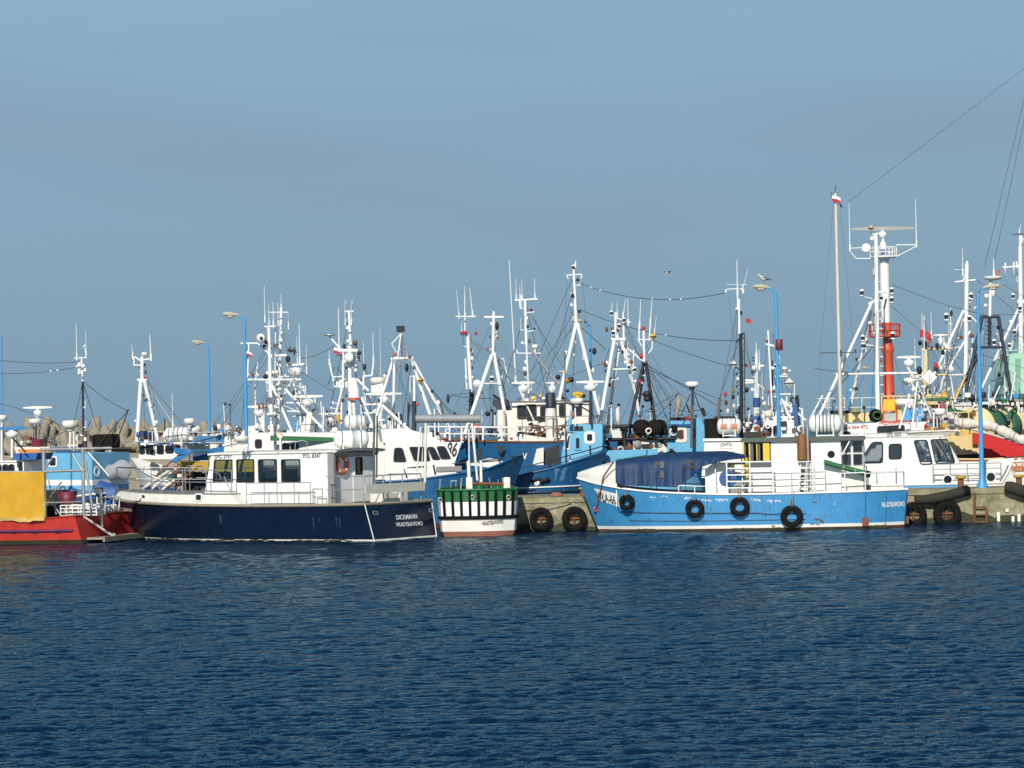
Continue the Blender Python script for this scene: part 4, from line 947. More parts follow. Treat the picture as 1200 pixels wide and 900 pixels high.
for i in (0, 9, 17, 26, 33):
    c_ = cols[i]; mb.path([V((c_[0].x, c_[4].y - .05, zd)), c_[4] - V((0, .05, .05)), c_[6] - V((0, 0, .06)), V((c_[4].x, -c_[4].y + .05, c_[4].z - .05)), V((c_[0].x, -c_[4].y + .05, zd))], .025, 5)
mb.path([c_[6] - V((0, 0, .05)) for c_ in cols[::4]], .025, 5); tp.mk('awning_frame', wmast, mb)
raft('life_raft', P(967, 497, 109.8), (.99, -.14, 0), 1.28, .37, 'large ribbed white life raft canister on the dark roof edge by the bare mast', 6)

def each_(t, name, mat, segs):
    for s_ in segs: t.bars(name, mat, [s_])
def weed(t, h, name, x0, x1, z0=-.1, z1=.09, camber=0):
    mb = MB(); n = 90; r = random.Random(x1)
    for sd in (1, -1):
        fs = h.side(sd); g = [[fs(x0 + (x1 - x0) * i / n, z0, .012), fs(x0 + (x1 - x0) * i / n, z1 * (.55 + .5 * math.sin(i * .31) * math.sin(i * .13 + 1)) + r.uniform(0, .035), .012)] for i in range(n + 1)]; mb = MB(); mb.sheet(g, 0, False); t.mk(name, slime, mb, h.o)
weed(D, DH, 'weed_line', -6.2, 4.9, z1=.05); weed(W, WH, 'weed_line', -5.9, 5.2, z1=.10)
# ================================================================== green and white stern
a_ = R(-1); bx = V((math.sin(a_), math.cos(a_), 0)); by = V((-math.cos(a_), math.sin(a_), 0))
st = stations(7.3, 3.2, (1.78, 1.72, 1.85), 1.2, .86, 18, 2.3, -.12)
st[0] = (st[0][0], st[0][1], 1.46, 1.36, st[0][4]); st[1] = (st[1][0], st[1][1], 1.56, 1.44, st[1][4])
c0 = P(561, 628, 108.9)
G = T('trawler', 'boat with rounded green and white stern covered by black fender bars', 'boat', V((c0.x, c0.y, 0)) - bx * (st[0][1] - .35), math.pi / 2 - a_, Y=111)
H = Hull(G, st, [(-.5, 'z', 0), (.19, 'z', 0), (.66, 'z', 1), (1.32, 'z', 2), (1, 'f', 3)], [paint('pink_antifouling', (.26, .095, .06), .75, .3, dirt=.3, rust=.2), wold, wclean, green], .85, .42, .5, deckm, capm=green, capr=.05, inner=green)
sf = lambda z, c: H.stern(z, c, .42)
mb = MB(); mb.path([H.pt(3, .72, 1), H.pt(1, .72, 1)] + [sf(.72, 1 - i / 6) + V((-.03, 0, 0)) for i in range(13)] + [H.pt(1, .72, -1), H.pt(8, .72, -1)], .075, 6); G.mk('rubbing_belt', black, mb, H.o)
for i in range(9):
    c = .9 - i * .228; mb = MB(); z0, z1 = .76, 1.72; a, b = sf(z0, c), sf(z1, c); n_ = V((-1, .5 * c, 0)).normalized() * .06; d = V((.5 * c, 1, 0)).normalized() * .05
    mb.hexa([a - d, a + d, a + d + n_, a - d + n_], [b - d, b + d, b + d + n_, b - d + n_]); G.mk('fender_bar', black, mb, H.o)
def tg(px, py):
    p = G.onx(px, py, st[0][0] - .35); return (p.y, p.z)
G.text('home_port', 'WŁADYSŁAWOWO', blackpaint, lambda u, v, w_: sf(v, u / 1.4) + V((-.012, 0, 0)), tg(565, 616), tg(590, 613.5), .15, H.o)
for px, py in ((554, 583), (595, 583), (515, 586)):
    y_, z_ = tg(px, py); mb = MB(); mb.torus(sf(z_, max(-1, min(1, y_ / 1.4))) + V((-.02, 0, 0)), .08, .025, (1, 0, 0), 10, 5); G.mk('fairlead', steel, mb, H.o)
G.bars('net_roller', rusty, [(549, 566.5, 598, 567.5, 4, -1.0)], n=10)
for px in (550, 594):
    mb = MB(); p = G.q(px, 572, -1.0); mb.box(p + V((-.15, -.12, -.2)), p + V((.15, .12, .42))); G.mk('roller_bracket', wold, mb)
each_(G, 'stern_gear', steel, [(515, 577, 516, 561, 2, .5), (528, 576, 529, 562, 1.2, 1), (534, 575, 534.5, 563, 1.2, 1), (528, 564, 535, 563, 1, 1), (540, 573, 541, 560, 2.2, 1), (573, 560, 576, 574, 1.3, -1), (561, 573, 562, 562, 1, .2), (583, 573, 584, 562, 1, .2), (589, 560, 590, 571, 2, -.5), (597, 559, 598, 570, 2, -.5)])
G.bars('gantry_beam', grey, [(487, 490.5, 563, 490.5, 10, 2.0)], n=8)
G.bars('gantry_post', creamw, [(499, 496, 498, 566, 3.4, 2.0)]); G.bars('gantry_post', creamw, [(553, 496, 559.5, 563, 3.2, 2.0)]); G.bars('gantry_post', creamw, [(549.5, 497, 550, 563, 1.8, 2.4)])
G.bars('side_stay', wmast, [(493, 500, 488, 562, 2, 2.2), (496, 500, 494, 560, 1.2, 2.6), (549, 540, 550, 566, 4.6, .5), (563.5, 540, 564, 566, 3.6, 1.5)])
for i, (px, py) in enumerate(((535, 575), (528, 576), (543, 575), (571, 575))): c_ = G.q(px, py, .8 + .3 * i); mb = MB(); mb.lathe([(.12, -.1), (.15, .05), (.12, .16), (0, .17)], c_, n=8); G.mk('deck_gear', bmetal, mb)

# ================================================================== red boat with the yellow screen
a_ = R(-15); bx = V((-math.cos(a_), -math.sin(a_), 0)); by = V((math.sin(a_), -math.cos(a_), 0))
st = stations(14, 5.8, (1.08, 1.0, 2.0), 1.2, .96, 20, 2.3, .25); c0 = P(97, 636, 109.7)
Rb = T('work_boat', 'red hulled work boat with yellow tarpaulin screen and steel gantry', 'boat', V((c0.x, c0.y, 0)) - bx * st[0][1] - by * st[0][3], math.pi + a_)
H = Hull(Rb, st, [(-.5, 'z', 0), (.16, 'z', 1), (1, 'f', 2)], [slime, paint('weed_green', (.06, .055, .02), .8, .4), red], .9, .05, .1, deckm, capm=paint('red_dark', (.33, .02, .015), .5), capr=.035)
H.belt('rub_rail', paint('violet_strip', (.09, .02, .10), .4), .52, -6.9, 5, 1, .06, .01)
mb = MB()
for px in (16, 41, 68): p = H.find(px, 624.5, 1); mb.cbox(p + V((0, .01, 0)), (.22, .03, .05))
Rb.mk('scupper', bmetal, mb, H.o)
y1 = 2.82
ys_ = MB(); g = []
for i in range(15):
    px = -30 + 82 * i / 14; row = []
    for j in range(7):
        p = Rb.on(px, 553 + (611 - 553) * j / 6 - (0.5 if i == 14 else 0), y1 + .10); p.y += .05 * math.sin(i * 1.5 + j * .4) + .03 * math.sin(j * 2.2 + i * .6); p.z += (.035 * math.sin(i * 1.1) + .02 * math.sin(i * 2.7)) * (j / 6) ** 2 - .02 * abs(math.sin(i * 1.57)) * (1 - j / 6); row.append(p)
    g.append(row)
ys_.slab(g, (0, -.02, 0)); sc = T('screen', 'yellow tarpaulin sheet hanging from the gantry of the red boat', 'tarpaulin', Rb.o.location, math.pi + a_); sc.mk('sheet', yellow, ys_)
ed = MB(); ed.slab([[r[5] + V((0, .014, -.15)), r[6] + V((0, .014, 0))] for r in g], (0, .006, 0)); sc.mk('hem', paint('yellow_hem', (.54, .36, .09), .7, .15), ed)
q2 = lambda px, py: Rb.on(px, py, y1)
bb = lambda x0_, y0_, x1_, y1_, r, yy=y1: Rb.mk('gantry_bar', steel, MB().bar(Rb.on(x0_, y0_, yy), Rb.on(x1_, y1_, yy), r))
bb(51, 527, 52.5, 606, .075); bb(97, 525, 98.5, 604, .06); bb(47, 527, 131, 525, .06); bb(-30, 553, 52, 553, .05); bb(52, 552.5, 100, 551, .06); bb(100, 540, 108, 595, .05)
bb(61, 537, 51, 552, .04); bb(103, 530, 128, 558, .045); bb(85, 532, 97, 552, .04); bb(53, 590, 72, 565, .025, 1); bb(57, 563, 66, 603, .03, 1.8); bb(60, 585, 72, 606, .03, 1.8); bb(54, 589, 95, 588, .025)
bb(48, 530, 48, 552, .05, -1.5); bb(97, 529, 97, 604, .05, -1.8); 
mb = MB(); mb.lathe([(.45, 0), (.5, .1), (.5, .5), (.3, .62), (0, .64)], (-5.6, .2, 1.0), n=12); Rb.mk('deck_machinery', [dgrey], mb)
for b0, b1 in (((-4.6, -.2, 1.0), (-3.6, 1.2, 1.62)), ((-5.0, -1.6, 1.0), (-3.9, -.7, 1.9)), ((-6.3, -1.9, 1.0), (-5.6, -1.0, 1.5))):
    mb = MB(); mb.box(b0, b1); mb.box((b0[0] + .1, b0[1] + .1, b1[2]), (b1[0] - .2, b1[1] - .2, b1[2] + .12)); Rb.mk('deck_machinery', [bmetal], mb)
bk = MB(); p = Rb.on(79, 588, 1.3); bk.lathe([(.28, 0), (.42, .5), (.38, .5), (.25, .03), (0, .03)], p - V((0, 0, .1)), n=14); bkt = T('bucket', 'dark red plastic tub standing on the red boat', 'bucket', Rb.wd((0, 0, 0)), math.pi + a_); bkt.mk('tub', maroon, bk)
rk = random.Random(8)
for i in range(22):
    p = Rb.on(rk.uniform(55, 112), rk.uniform(586, 602), rk.uniform(-1.5, 2.2)); p.z = max(1.02, min(p.z, 1.9)); e = rk.uniform(.07, .2); mb = MB(); m_ = (bmetal, dgrey, net, sblue, rusty, wold)[i % 6]
    if i % 3 == 0: mb.cbox(p, (e * 2, e * 1.7, e * 1.6))
    elif i % 3 == 1: mb.lathe([(e * .7, -e), (e, -e * .4), (e * .9, e * .6), (e * .4, e)], p, n=8)
    else: mb.torus(p, e * 1.2, e * .35, (.2, .3, 1), 12, 5)
    Rb.mk('deck_fitting', m_, mb)
# white mesh fish crates by the stern
cr_ = T('crate', 'white mesh crate full of floats at the stern of the red boat', 'crate', Rb.wd(Rb.on(97, 604, 1.6)), math.pi + a_); mb = MB()
for z in (.02, .14, .28, .4): mb.path([(-.75, -.4, z), (.75, -.4, z), (.75, .4, z), (-.75, .4, z)], .03, 4, 0, True)
for i in range(7):
    for yy in (-.4, .4): mb.bar((-.75 + .25 * i, yy, 0), (-.75 + .25 * i, yy, .42), .03, None, 4)
cr_.mk('frame', wmast, mb)
mb = MB()
for i in range(9): mb.ell((-.6 + .15 * i, rnd.uniform(-.25, .25), .15 + .22 * rnd.random()), (.16, .16, .14), 8, 5)
cr_.mk('floats', wold, mb)
# stern platform, its struts and the upright pipe
xs = st[0][0]
mb = MB(); mb.box((xs - .95, -2.3, .14), (xs - .25, 2.2, .22)); mb.box((xs - 1.0, -2.3, .05), (xs - .92, 2.2, .24)); Rb.mk('stern_platform', wood, mb)
mb = MB(); mb.bar((xs + .05, 2.1, 1.12), (xs - .8, .9, .22), .045); mb.path([(xs - .3, .9, 2.05), (xs - .32, .9, .5), (xs - .5, .6, .3), (xs - .6, .3, .25)], .06, 8); mb.bar((xs - .3, .9, 1.8), (xs + .1, -.5, 1.1), .035)
for y_ in (.2, -.6, -1.4, -2): mb.bar((xs + .15, y_, 1.05), (xs + .15, y_, 1.75), .035)
mb.bar((xs + .15, .2, 1.7), (xs + .15, -2, 1.7), .03); Rb.mk('stern_frame', creamw, mb)
mb = MB(); mb.torus((xs - .28, -1.3, .6), .09, .02, (1, 0, 0), 10, 5); Rb.mk('mooring_ring', red, mb)
mb = MB(); 
for i in range(6): mb.ell((xs + .3, -.2 - .35 * i, 1.2), (.2, .22, .2), 8, 5)
Rb.mk('stern_floats', wold, mb)
# wheelhouse forward (mostly out of the picture), black gear on the frame, mast
Rb.Y = 111.5
mb = MB(); a = Rb.q(-60, 552, 0); b = Rb.q(44, 541.5, 0)
y_c = 0; xr0, xr1 = sorted((Rb.q(20, 545).x, Rb.q(-80, 545).x)); z0, z1 = Rb.q(20, 552).z, Rb.q(20, 541.5).z
wv = []; fpl = Rb.pfun('y+', 1.0)
for p0, p1 in ((-6, 1), (4, 9), (11, 16)): u_ = sorted((Rb.on(p0, 547, 1.0).x, Rb.on(p1, 547, 1.0).x)); wv.append(rr(u_[0], z0 - .12, u_[1], z1 - .12, .08))
mb.plate([(xr0, .9), (xr1, .9), (xr1, z1), (xr0 + .25, z1)], wv, fpl, .05); mb.plate([(xr0, .9), (xr1, .9), (xr1, z1), (xr0 + .25, z1)], [], Rb.pfun('y-', -1.2), .05); mb.box((xr0 + .2, -1.25, z1), (xr1, 1.05, z1 + .06)); mb.plate([(-1.15, .9), (.95, .9), (.95, z1), (-1.15, z1)], [], Rb.pfun('x-', xr0), .05)
wh = Rb.mk('wheelhouse', white, mb)
for v_ in wv: Rb.window(wh, v_, fpl, gm=gdark)
u_ = sorted((Rb.q(2, 540).x, Rb.q(35, 540).x)); mb = MB(); mb.hexa([(u_[0] + .1, -.8, z1 + .07), (u_[1], -.8, z1 + .07), (u_[1], .7, z1 + .07), (u_[0] + .1, .7, z1 + .07)], [(u_[0], -.8, z1 + .34), (u_[1], -.8, z1 + .34), (u_[1], .7, z1 + .34), (u_[0], .7, z1 + .34)]); Rb.mk('roof_box', paint('box_blue', (.02, .10, .33), .5), mb)
Rb.scanner(14, 502, 38, None, 0, .05, 4.4, 536, paint('scanner_blue', (.03, .17, .40), .4), wmast, 15)
Rb.dome(2, 489.5, 13, 6.5, None, 1, 540)
Rb.bars('whip_mast', polebl, [(3, 540, 1.5, 395, 2.2, 2)])
Rb.bars('stay', bmetal, [(3, 500, 30, 530, 2, .5)])
mst = Rb.bars('mast', navym, [(98, 525, 97, 447, 2.6, .5), (97, 447, 86, 500, .7, .5, -.5), (97, 447, 113, 500, .8, .5, 1.5), (94, 455, 99, 455, .8, .5), (94, 466, 99, 466, .8, .5), (94, 477, 99, 477, .8, .5), (94, 488, 99, 488, .8, .5), (103, 500, 106, 493, 1, .5), (101, 525, 101, 505, 2.5, .5)])
Rb.bars('topmast', wmast, [(97, 447, 95.5, 418, 2.2, .5), (87, 420, 101, 419, 1.4, .5), (93, 424, 93, 438, 4, .5), (91, 438, 97, 436, 2, .5), (101, 418, 100, 408, 1.6, .5), (90, 420, 90, 414, 1.6, .5), (98, 407, 100, 404, 2, .5)], mst)
Rb.whip(mst, (90, 420, 379, 0, .5, 1.1), (101, 418, 388, 0, .5, .9))
Rb.bars('day_shape', wmast, [(88.5, 429, 93, 433.5, 3.6, .4, .4, .4), (97.5, 429, 93, 433.5, 3.6, .4, .4, .4), (93, 424.5, 93, 429, .4, .4, .4, 7), (93, 429, 93, 433.5, 7, .4, .4, .4)], mst)
Rb.bars('black_beam', bmetal, [(100, 526.5, 154, 525.5, 3.2, .5)])
mb = MB(); p = Rb.q(108, 526, 1); q_ = Rb.q(134, 508.5, 1); xs2 = sorted((p.x, q_.x)); mb.plate(rr(xs2[0], p.z, xs2[1], q_.z, .12), [], lambda u, v, w_: V((u, p.y + w_, v)), .8); Rb.mk('net_drum', net, mb)
Rb.bars('derrick', bmetal, [(150, 481, 112, 526, 1, .8), (150, 481, 135, 522, 1.2, .8), (149, 482, 151, 480, 2, .8)])
tagged = Rb.dome(82, 497, 19, 9, None, .5, 525, None, creamw)

# ================================================================== the boats behind
def boat(name, label, p_stern, p_bow, Y, side, yaw, zs, beam, mats, rows=None, rake=1.2, cat='boat', bul=.5, capm=None, inner=None, sw=.85, camber=.1, capr=.05, zf=None, n=16, full=2.2):
    a = R(yaw); sx = -1 if side == 'L' else 1
    xa_, xb_ = P(p_stern, 560, Y).x, P(p_bow, 560, Y).x; Lb_ = abs(xb_ - xa_) / math.cos(a)
    t = T(name, label, cat, V(((xa_ + xb_) / 2, Y, 0)), math.pi - a if side == 'L' else a, Y=Y)
    t.sg = 1 if side == 'L' else -1; t.L = Lb_; t.fs = 'y+' if side == 'L' else 'y-'
    st = stations(Lb_, beam, zs, rake, sw, n, full)
    if zf: st = [(*a_[:4], zf(a_[0])) for a_ in st]
    t.h = Hull(t, st, rows or [(-.5, 'z', 0), (.2, 'z', 0), (1, 'f', 1)], mats, .85, camber, bul, deckm, capm=capm, inner=inner, capr=capr)
    return t
def house(t, name, mat, poly, c, width, wins=(), parent=None, fm=None, gm=None, e=.05, wname='window', side=None, rsoft=0):
    """a house whose near wall, at distance c from the centre line, has this outline; a solid prism with framed panes"""
    fs = side or t.fs; sg = 1 if fs == 'y+' else -1; yy = sg * c
    pts = t.uv(fs, yy, *poly)
    if rsoft: pts = soft(pts, rsoft)
    f = t.pfun(fs, yy); mb = MB(); mb.plate(pts, [], f, width); o = t.mk(name, mat, mb, parent)
    for w_ in wins:
        if len(w_) == 4 and not isinstance(w_[0], tuple):
            (ua, va), (ub, vb) = t.uv(fs, yy, (w_[0], w_[1]), (w_[2], w_[3])); u0, u1 = sorted((ua, ub)); v0, v1 = sorted((va, vb)); pl = rr(u0, v0, u1, v1, min(.07, (u1 - u0) * .3))
        else: pl = soft(t.uv(fs, yy, *w_), .08)
        mb = MB(); mb.plate(grow(pl, e), [grow(pl, -.01)], lambda u, v, w__: f(u, v, w__ + .03), .04); mb.plate(pl, [], lambda u, v, w__: f(u, v, w__ + .012), .015, 1)
        t.mk(wname, [fm or bmetal, gm or pane], mb, o if parent is None else parent)
    return o
pane = paint('dark_pane', (.02, .025, .03), .12, .5, spec=.8)
def each(t, name, mat, segs, parent=None, n=6):
    for s_ in segs: t.bars(name, mat, [s_], parent, n)
def lantern(t, px, py, d=0, s=1, parent=None, m=None):
    mb = MB(); c = t.q(px, py, d); k = t.px(1) * s
    mb.lathe([(2.4 * k, -3.6 * k), (2.6 * k, -2.6 * k), (1.5 * k, -2.4 * k)], c, n=8); mb.lathe([(2 * k, -2.4 * k), (2 * k, 1.6 * k)], c, n=8, m=1); mb.lathe([(2.7 * k, 1.6 * k), (2.7 * k, 2.4 * k), (1.2 * k, 3.8 * k), (0, 3.9 * k)], c, n=8)
    return t.mk('mast_light', [wmast, m or bmetal], mb, parent)
def ball(t, name, mat, px, py, r, d=0, parent=None, sq=(1, 1, 1)):
    mb = MB(); k = t.px(r); mb.ell(t.q(px, py, d), (k * sq[0], k * sq[1], k * sq[2]), 10, 7); return t.mk(name, mat, mb, parent)
def diamond(t, px, py, s, d=0, parent=None, mat=None):
    c = t.q(px, py, d); k = t.px(s / 2); mb = MB(); tp_ = V((0, 0, k)); eq = [V((math.cos(a * math.pi / 2) * k * .85, math.sin(a * math.pi / 2) * k * .85, 0)) for a in range(4)]
    for a in range(4):
        for z in (tp_, -tp_): mb.add([c + eq[a] + V((0, 0, .01 if z.z > 0 else -.01)), c + eq[(a + 1) % 4] + V((0, 0, .01 if z.z > 0 else -.01)), c + z], [(0, 1, 2)])
    mb.path([c + q_ * 1.02 for q_ in eq], .02, 4, 1, True)
    return t.mk('radar_reflector', [mat or wold, bmetal], mb, parent)
def speckle(t, name, mats, box, n, s=(1, 3), d=(-.6, .6), parent=None, seed=1):
    """small fittings scattered about a deck: boxes, pots and coils, each a part"""
    r = random.Random(seed)
    for i in range(n):
        px, py = r.uniform(box[0], box[2]), r.uniform(box[1], box[3]); c = t.q(px, py, r.uniform(*d)); k = t.px(r.uniform(*s)); mb = MB(); m = mats[i % len(mats)]; z = i % 3
        if z == 0: mb.cbox(c, (k * 2, k * 1.6, k * 1.5))
        elif z == 1: mb.lathe([(k * .8, -k), (k, -k * .6), (k * .9, k * .7), (k * .5, k)], c, n=8)
        else: mb.torus(c, k, k * .35, (0, 1, .3), 10, 5)
        t.mk(name, m, mb, parent)
def flag(name, px, py, w_, h_, Y, label, rz=0.0, mats=None, droop=.35):
    o = T(name, label, 'flag', P(px, py, Y), rz, 'small flags on the masts'); k = Y / F; g = []
    for i in range(6):
        u = i / 5; g.append([V((w_ * k * u, .06 * math.sin(u * 6), -h_ * k * v - droop * w_ * k * u * u)) for v in (0, .25, .5, .75, 1)])
    mb = MB(); mb.slab([r[:3] for r in g], (0, .008, 0), 0); mb.slab([r[2:] for r in g], (0, .008, 0), 1); o.mk('cloth', mats or [wclean, flagr], mb); return o
def rod(t, name, mat, px, py, r, w_=.03, d=0, parent=None, axis=(0, 1, 0)):
    mb = MB(); k = t.px(r); c = t.q(px, py, d); mb.lathe([(0, -w_), (k, -w_), (k * 1.02, 0), (k, w_), (0, w_)], c, axis, 14); return t.mk(name, mat, mb, parent)
LW = lambda lst, dd: [tuple(s_) + (dd,) if len(s_) == 5 else s_ for s_ in lst]

# ---------- light blue boat behind the red one
Q = boat('trawler', 'light blue trawler with white striped deckhouse behind the red boat', 150, -70, 124, 'L', 24, (1.7, 1.6, 2.4), 5.2, [antif, sblue], capm=wclean)
hq = house(Q, 'deckhouse', lblue, [(40, 531), (108, 531), (108, 584), (40, 584)], 1.7, 3.0, [(58, 536, 66, 546)], fm=wmast)
house(Q, 'stripe', wclean, [(40, 562.5), (108.2, 562.5), (108.2, 569), (40, 569)], 1.715, 3.03, parent=hq)
xq = Q.on(108, 550, 1.7).x; fq = Q.pfun('x-', xq); c = Q.onx(113.5, 552.5, xq)
Q.window(hq, circ(c.y, c.z, .15), fq, wclean, pane, .09)
house(Q, 'upper_cabin', creamw, [(17, 524), (58, 524), (56, 533), (20, 533)], 1.2, 2.2); house(Q, 'awning', orangec, [(20, 526.5), (56, 526.5), (59, 532), (24, 532)], 1.35, .1)
mq = Q.bars('radar_mast', navym, [(42, 531, 42.5, 490, 2.2, -.5), (39, 527, 40, 497, 1, -.5), (45, 529, 46, 503, 1.2, -.5), (46, 497, 49, 505, 1, -.5)])
Q.dome(41, 493.5, 15, 6, mq, -.5); Q.scanner(44, 477.5, 33, mq, -.5, .1, 3, 490, None, None, 10)
mb = MB(); mb.cbox(Q.q(44, 519, -.5), (.42, .3, .32)); Q.mk('equipment_box', maroon, mb)
Q.bars('radar_post', wmast, [(82, 531, 83, 502, 3.4, 0), (87, 531, 86, 502, 2, 0), (79, 522, 90, 522, 2)])
Q.dome(82.5, 497, 19, 9, None, 0, None, creamw)
house(Q, 'roof_box', sblue, [(60, 529), (80, 529), (80, 535), (60, 535)], .6, 1)
speckle(Q, 'deck_fitting', [dgrey, wold, sblue, rusty, bmetal], (20, 512, 100, 530), 16, (1.2, 3), seed=4)
speckle(Q, 'deck_fitting', [sblue, dgrey, wold, netg, steel], (60, 572, 150, 592), 26, (1.8, 4.5), (-4, -1), seed=5)
nt_ = MB(); g = []
for i in range(9):
    u = i / 8; g.append([Q.q(123 + 32 * u, 541 + 3 * math.sin(u * 7) + 3 * abs(u - .5), -2), Q.q(124 + 30 * u, 552 + 3 * math.sin(u * 5 + 1), -2.4), Q.q(127 + 24 * u, 562 - 4 * abs(u - .5) + 2 * math.sin(u * 9), -2)])
nt_.slab(g, (0, .05, .0)); o = nt_.build('tarpaulin', paint('pale_tarp', (.30, .32, .33), .7, .2, bump=.4)); tag(o, 'pale grey tarpaulin bundle hung between the red boat and the white bow', 'tarpaulin'); o.matrix_world = Q.mw
bt = MB(); g = []
for i in range(10):
    u = i / 9; g.append([Q.q(82 + 50 * u, 567 + 3 * math.sin(u * 8) - 4 * u, -2.6), Q.q(80 + 56 * u, 577 + 2 * math.sin(u * 6), -3.2), Q.q(84 + 52 * u, 590, -3)])
bt.slab(g, (0, .05, 0)); o = bt.build('tarpaulin', MATS['signal_blue']); tag(o, 'crumpled bright blue tarpaulin behind the gantry of the red boat', 'tarpaulin'); o.matrix_world = Q.mw

# ---------- white boat with a tripod mast
W1 = boat('trawler', 'white trawler with rounded bow and slim white tripod mast', 325, 152, 128, 'L', 22, (2.0, 2.0, 3.1), 5.2, [antif, sblue, white], [(-.5, 'z', 0), (.2, 'z', 0), (1.9, 'z', 1), (1, 'f', 2)], .9, capm=white)
hw = house(W1, 'wheelhouse', white, [(165, 518.5), (213, 518.5), (213, 538), (162, 538)], 1.5, 3.0, [(163.5 + 1, 523, 169, 531), (172, 522.5, 179, 531), (185, 522.5, 191, 531), (195, 523, 203, 530), (206, 523, 211, 530)])
W1.bars('roof_edge', polebl, [(162, 518, 300, 521, 2.2, -1)])
mw_ = W1.bars('mast', wmast, [(160.5, 518, 165, 446, 5, -.4, 0), (185, 516, 169.5, 447, 5, .4, 0), (205, 500, 170, 448, 2.4, 2, 0), (166.6, 448, 166.6, 418, 4.6), (161, 445.5, 172, 445.5, 4), (157, 428, 169, 428, 1.6), (157, 428, 157, 418, 1.8), (158, 418, 166, 424, 2), (168, 422, 178, 420, 2)])
W1.bars('mast_step', bmetal, [(170 + i * 1.6, 452 + i * 8, 174.5 + i * 1.6, 451 + i * 8, .9, .2) for i in range(7)], mw_)
W1.whip(mw_, (155.6, 419, 404, -1, 0, 1), (177, 421, 391, -1, 0, 1.6), (202.5, 500, 461, 0, 1, 1.2))
ball(W1, 'mast_lamp', wold, 169, 415, 3.4, 0, mw_, (1.2, 1, .8)); ball(W1, 'horn', bmetal, 169.5, 427.5, 1.6, 0, mw_); ball(W1, 'mast_lamp', flagr, 170, 443, 1.8, 0, mw_); ball(W1, 'horn', sblue, 170, 469, 1.6, 0, mw_)
W1.dome(222, 493.5, 13, 7, None, 0, 503); W1.dome(228, 503, 15, 8, None, .4, 515)
raft('life_raft', P(208, 509.5, 127), (.97, -.2, 0), 1.15, .34, 'white life raft canister beside two small radar domes', 4)
W1.bars('upper_rail', steel, [(173, 506, 290, 507, 1, -1.6), (173, 518, 290, 519, .8, -1.6)] + [(x, 506, x + .3, 522, .8, -1.6) for x in (174, 186, 203, 226, 251, 270, 289)])
house(W1, 'blue_box', sblue, [(163, 505), (173, 505), (173, 517), (163, 517)], .4, .6); W1.bars('strut', rusty, [(166, 508, 170, 518, 2, -1)])
house(W1, 'roof_panel', paint('faded_blue', (.06, .20, .38), .6, .15), [(206, 512), (262, 510), (262, 519), (206, 521)], .9, 1.8)
speckle(W1, 'deck_fitting', [wold, bmetal, maroon, sblue, wmast], (160, 508, 300, 523), 30, (1.2, 3.2), (-1.8, .5), seed=9)

# ---------- dark blue boat with the ochre shelter
Y1 = boat('fishing_boat', 'dark blue boat with ochre side screen and blue cloth roof', 322, 182, 119.5, 'L', 20, (1.5, 1.4, 2.0), 4.6, [antif, dblue], capm=grey)
sy = house(Y1, 'side_screen', ochre, [(209, 541), (244, 541), (244, 551.5), (209, 551.5)], 1.7, .08)
house(Y1, 'side_screen', paint('bright_yellow', (.70, .52, .03), .55, .08), [(245.5, 534), (304, 534), (304, 553), (245.5, 553)], 1.75, .08)
for a in (212, 236): Y1.bars('screen_batten', grey, [(a, 546, a + 24, 545.5, .8, -1.7)])
Y1.bars('shelter_post', steel, [(x, 528, x + .5, 580, 1.1, -1.6) for x in (208, 222, 244, 262, 284, 304)] + [(206, 540, 306, 540, 1, -1.6), (206, 560, 306, 560, .8, -1.6)])
mb = MB(); g = []
for i in range(8):
    u = i / 7; g.append([Y1.q(203 + 60 * u, 525 + 4 * math.sin(u * 3) - 2 * u, -1.8), Y1.q(206 + 56 * u, 532 - 3 * u + 1.5 * math.sin(u * 9), -2.2)])
mb.slab(g, (0, .02, .03)); Y1.mk('cloth_roof', paint('roof_blue', (.03, .17, .38), .6, .2), mb)
mb = MB(); g = [[Y1.q(200 + 20 * u, 541 - 14 * u, -2), Y1.q(206 + 20 * u, 543 - 14 * u, -2.2)] for u in (0, .3, .6, 1)]; mb.slab(g, (0, .02, .05)); Y1.mk('folded_cover', MATS['roof_blue'], mb)
house(Y1, 'blue_curtain', sblue, [(226, 533), (245, 531), (245, 540), (226, 540)], 1.5, .1)
house(Y1, 'dark_backing', bmetal, [(205, 553), (306, 553), (306, 585), (205, 585)], .6, .4)  # plain black box filling the area below the side screens
each(Y1, 'spar', creamw, [(167, 573, 198, 552, 4, -2.4, -1), (178, 573, 208, 548, 3, -2.2, -1), (190, 574, 205, 562, 3, -2)]); each(Y1, 'spar', rusty, [(196, 572, 232, 548, 2.4, -2), (184, 556, 206, 536, 2, -2), (205, 572, 226, 556, 2, -1.8)])
mb = MB(); mb.torus(Y1.q(252.5, 562, -2), .3, .03, (.3, 1, 0), 16, 5); Y1.mk('hose_coil', wold, mb)
speckle(Y1, 'deck_fitting', [wold, dgrey, rusty, netg, sblue, steel], (190, 550, 300, 580), 40, (1.3, 4), (-2, .0), seed=11)

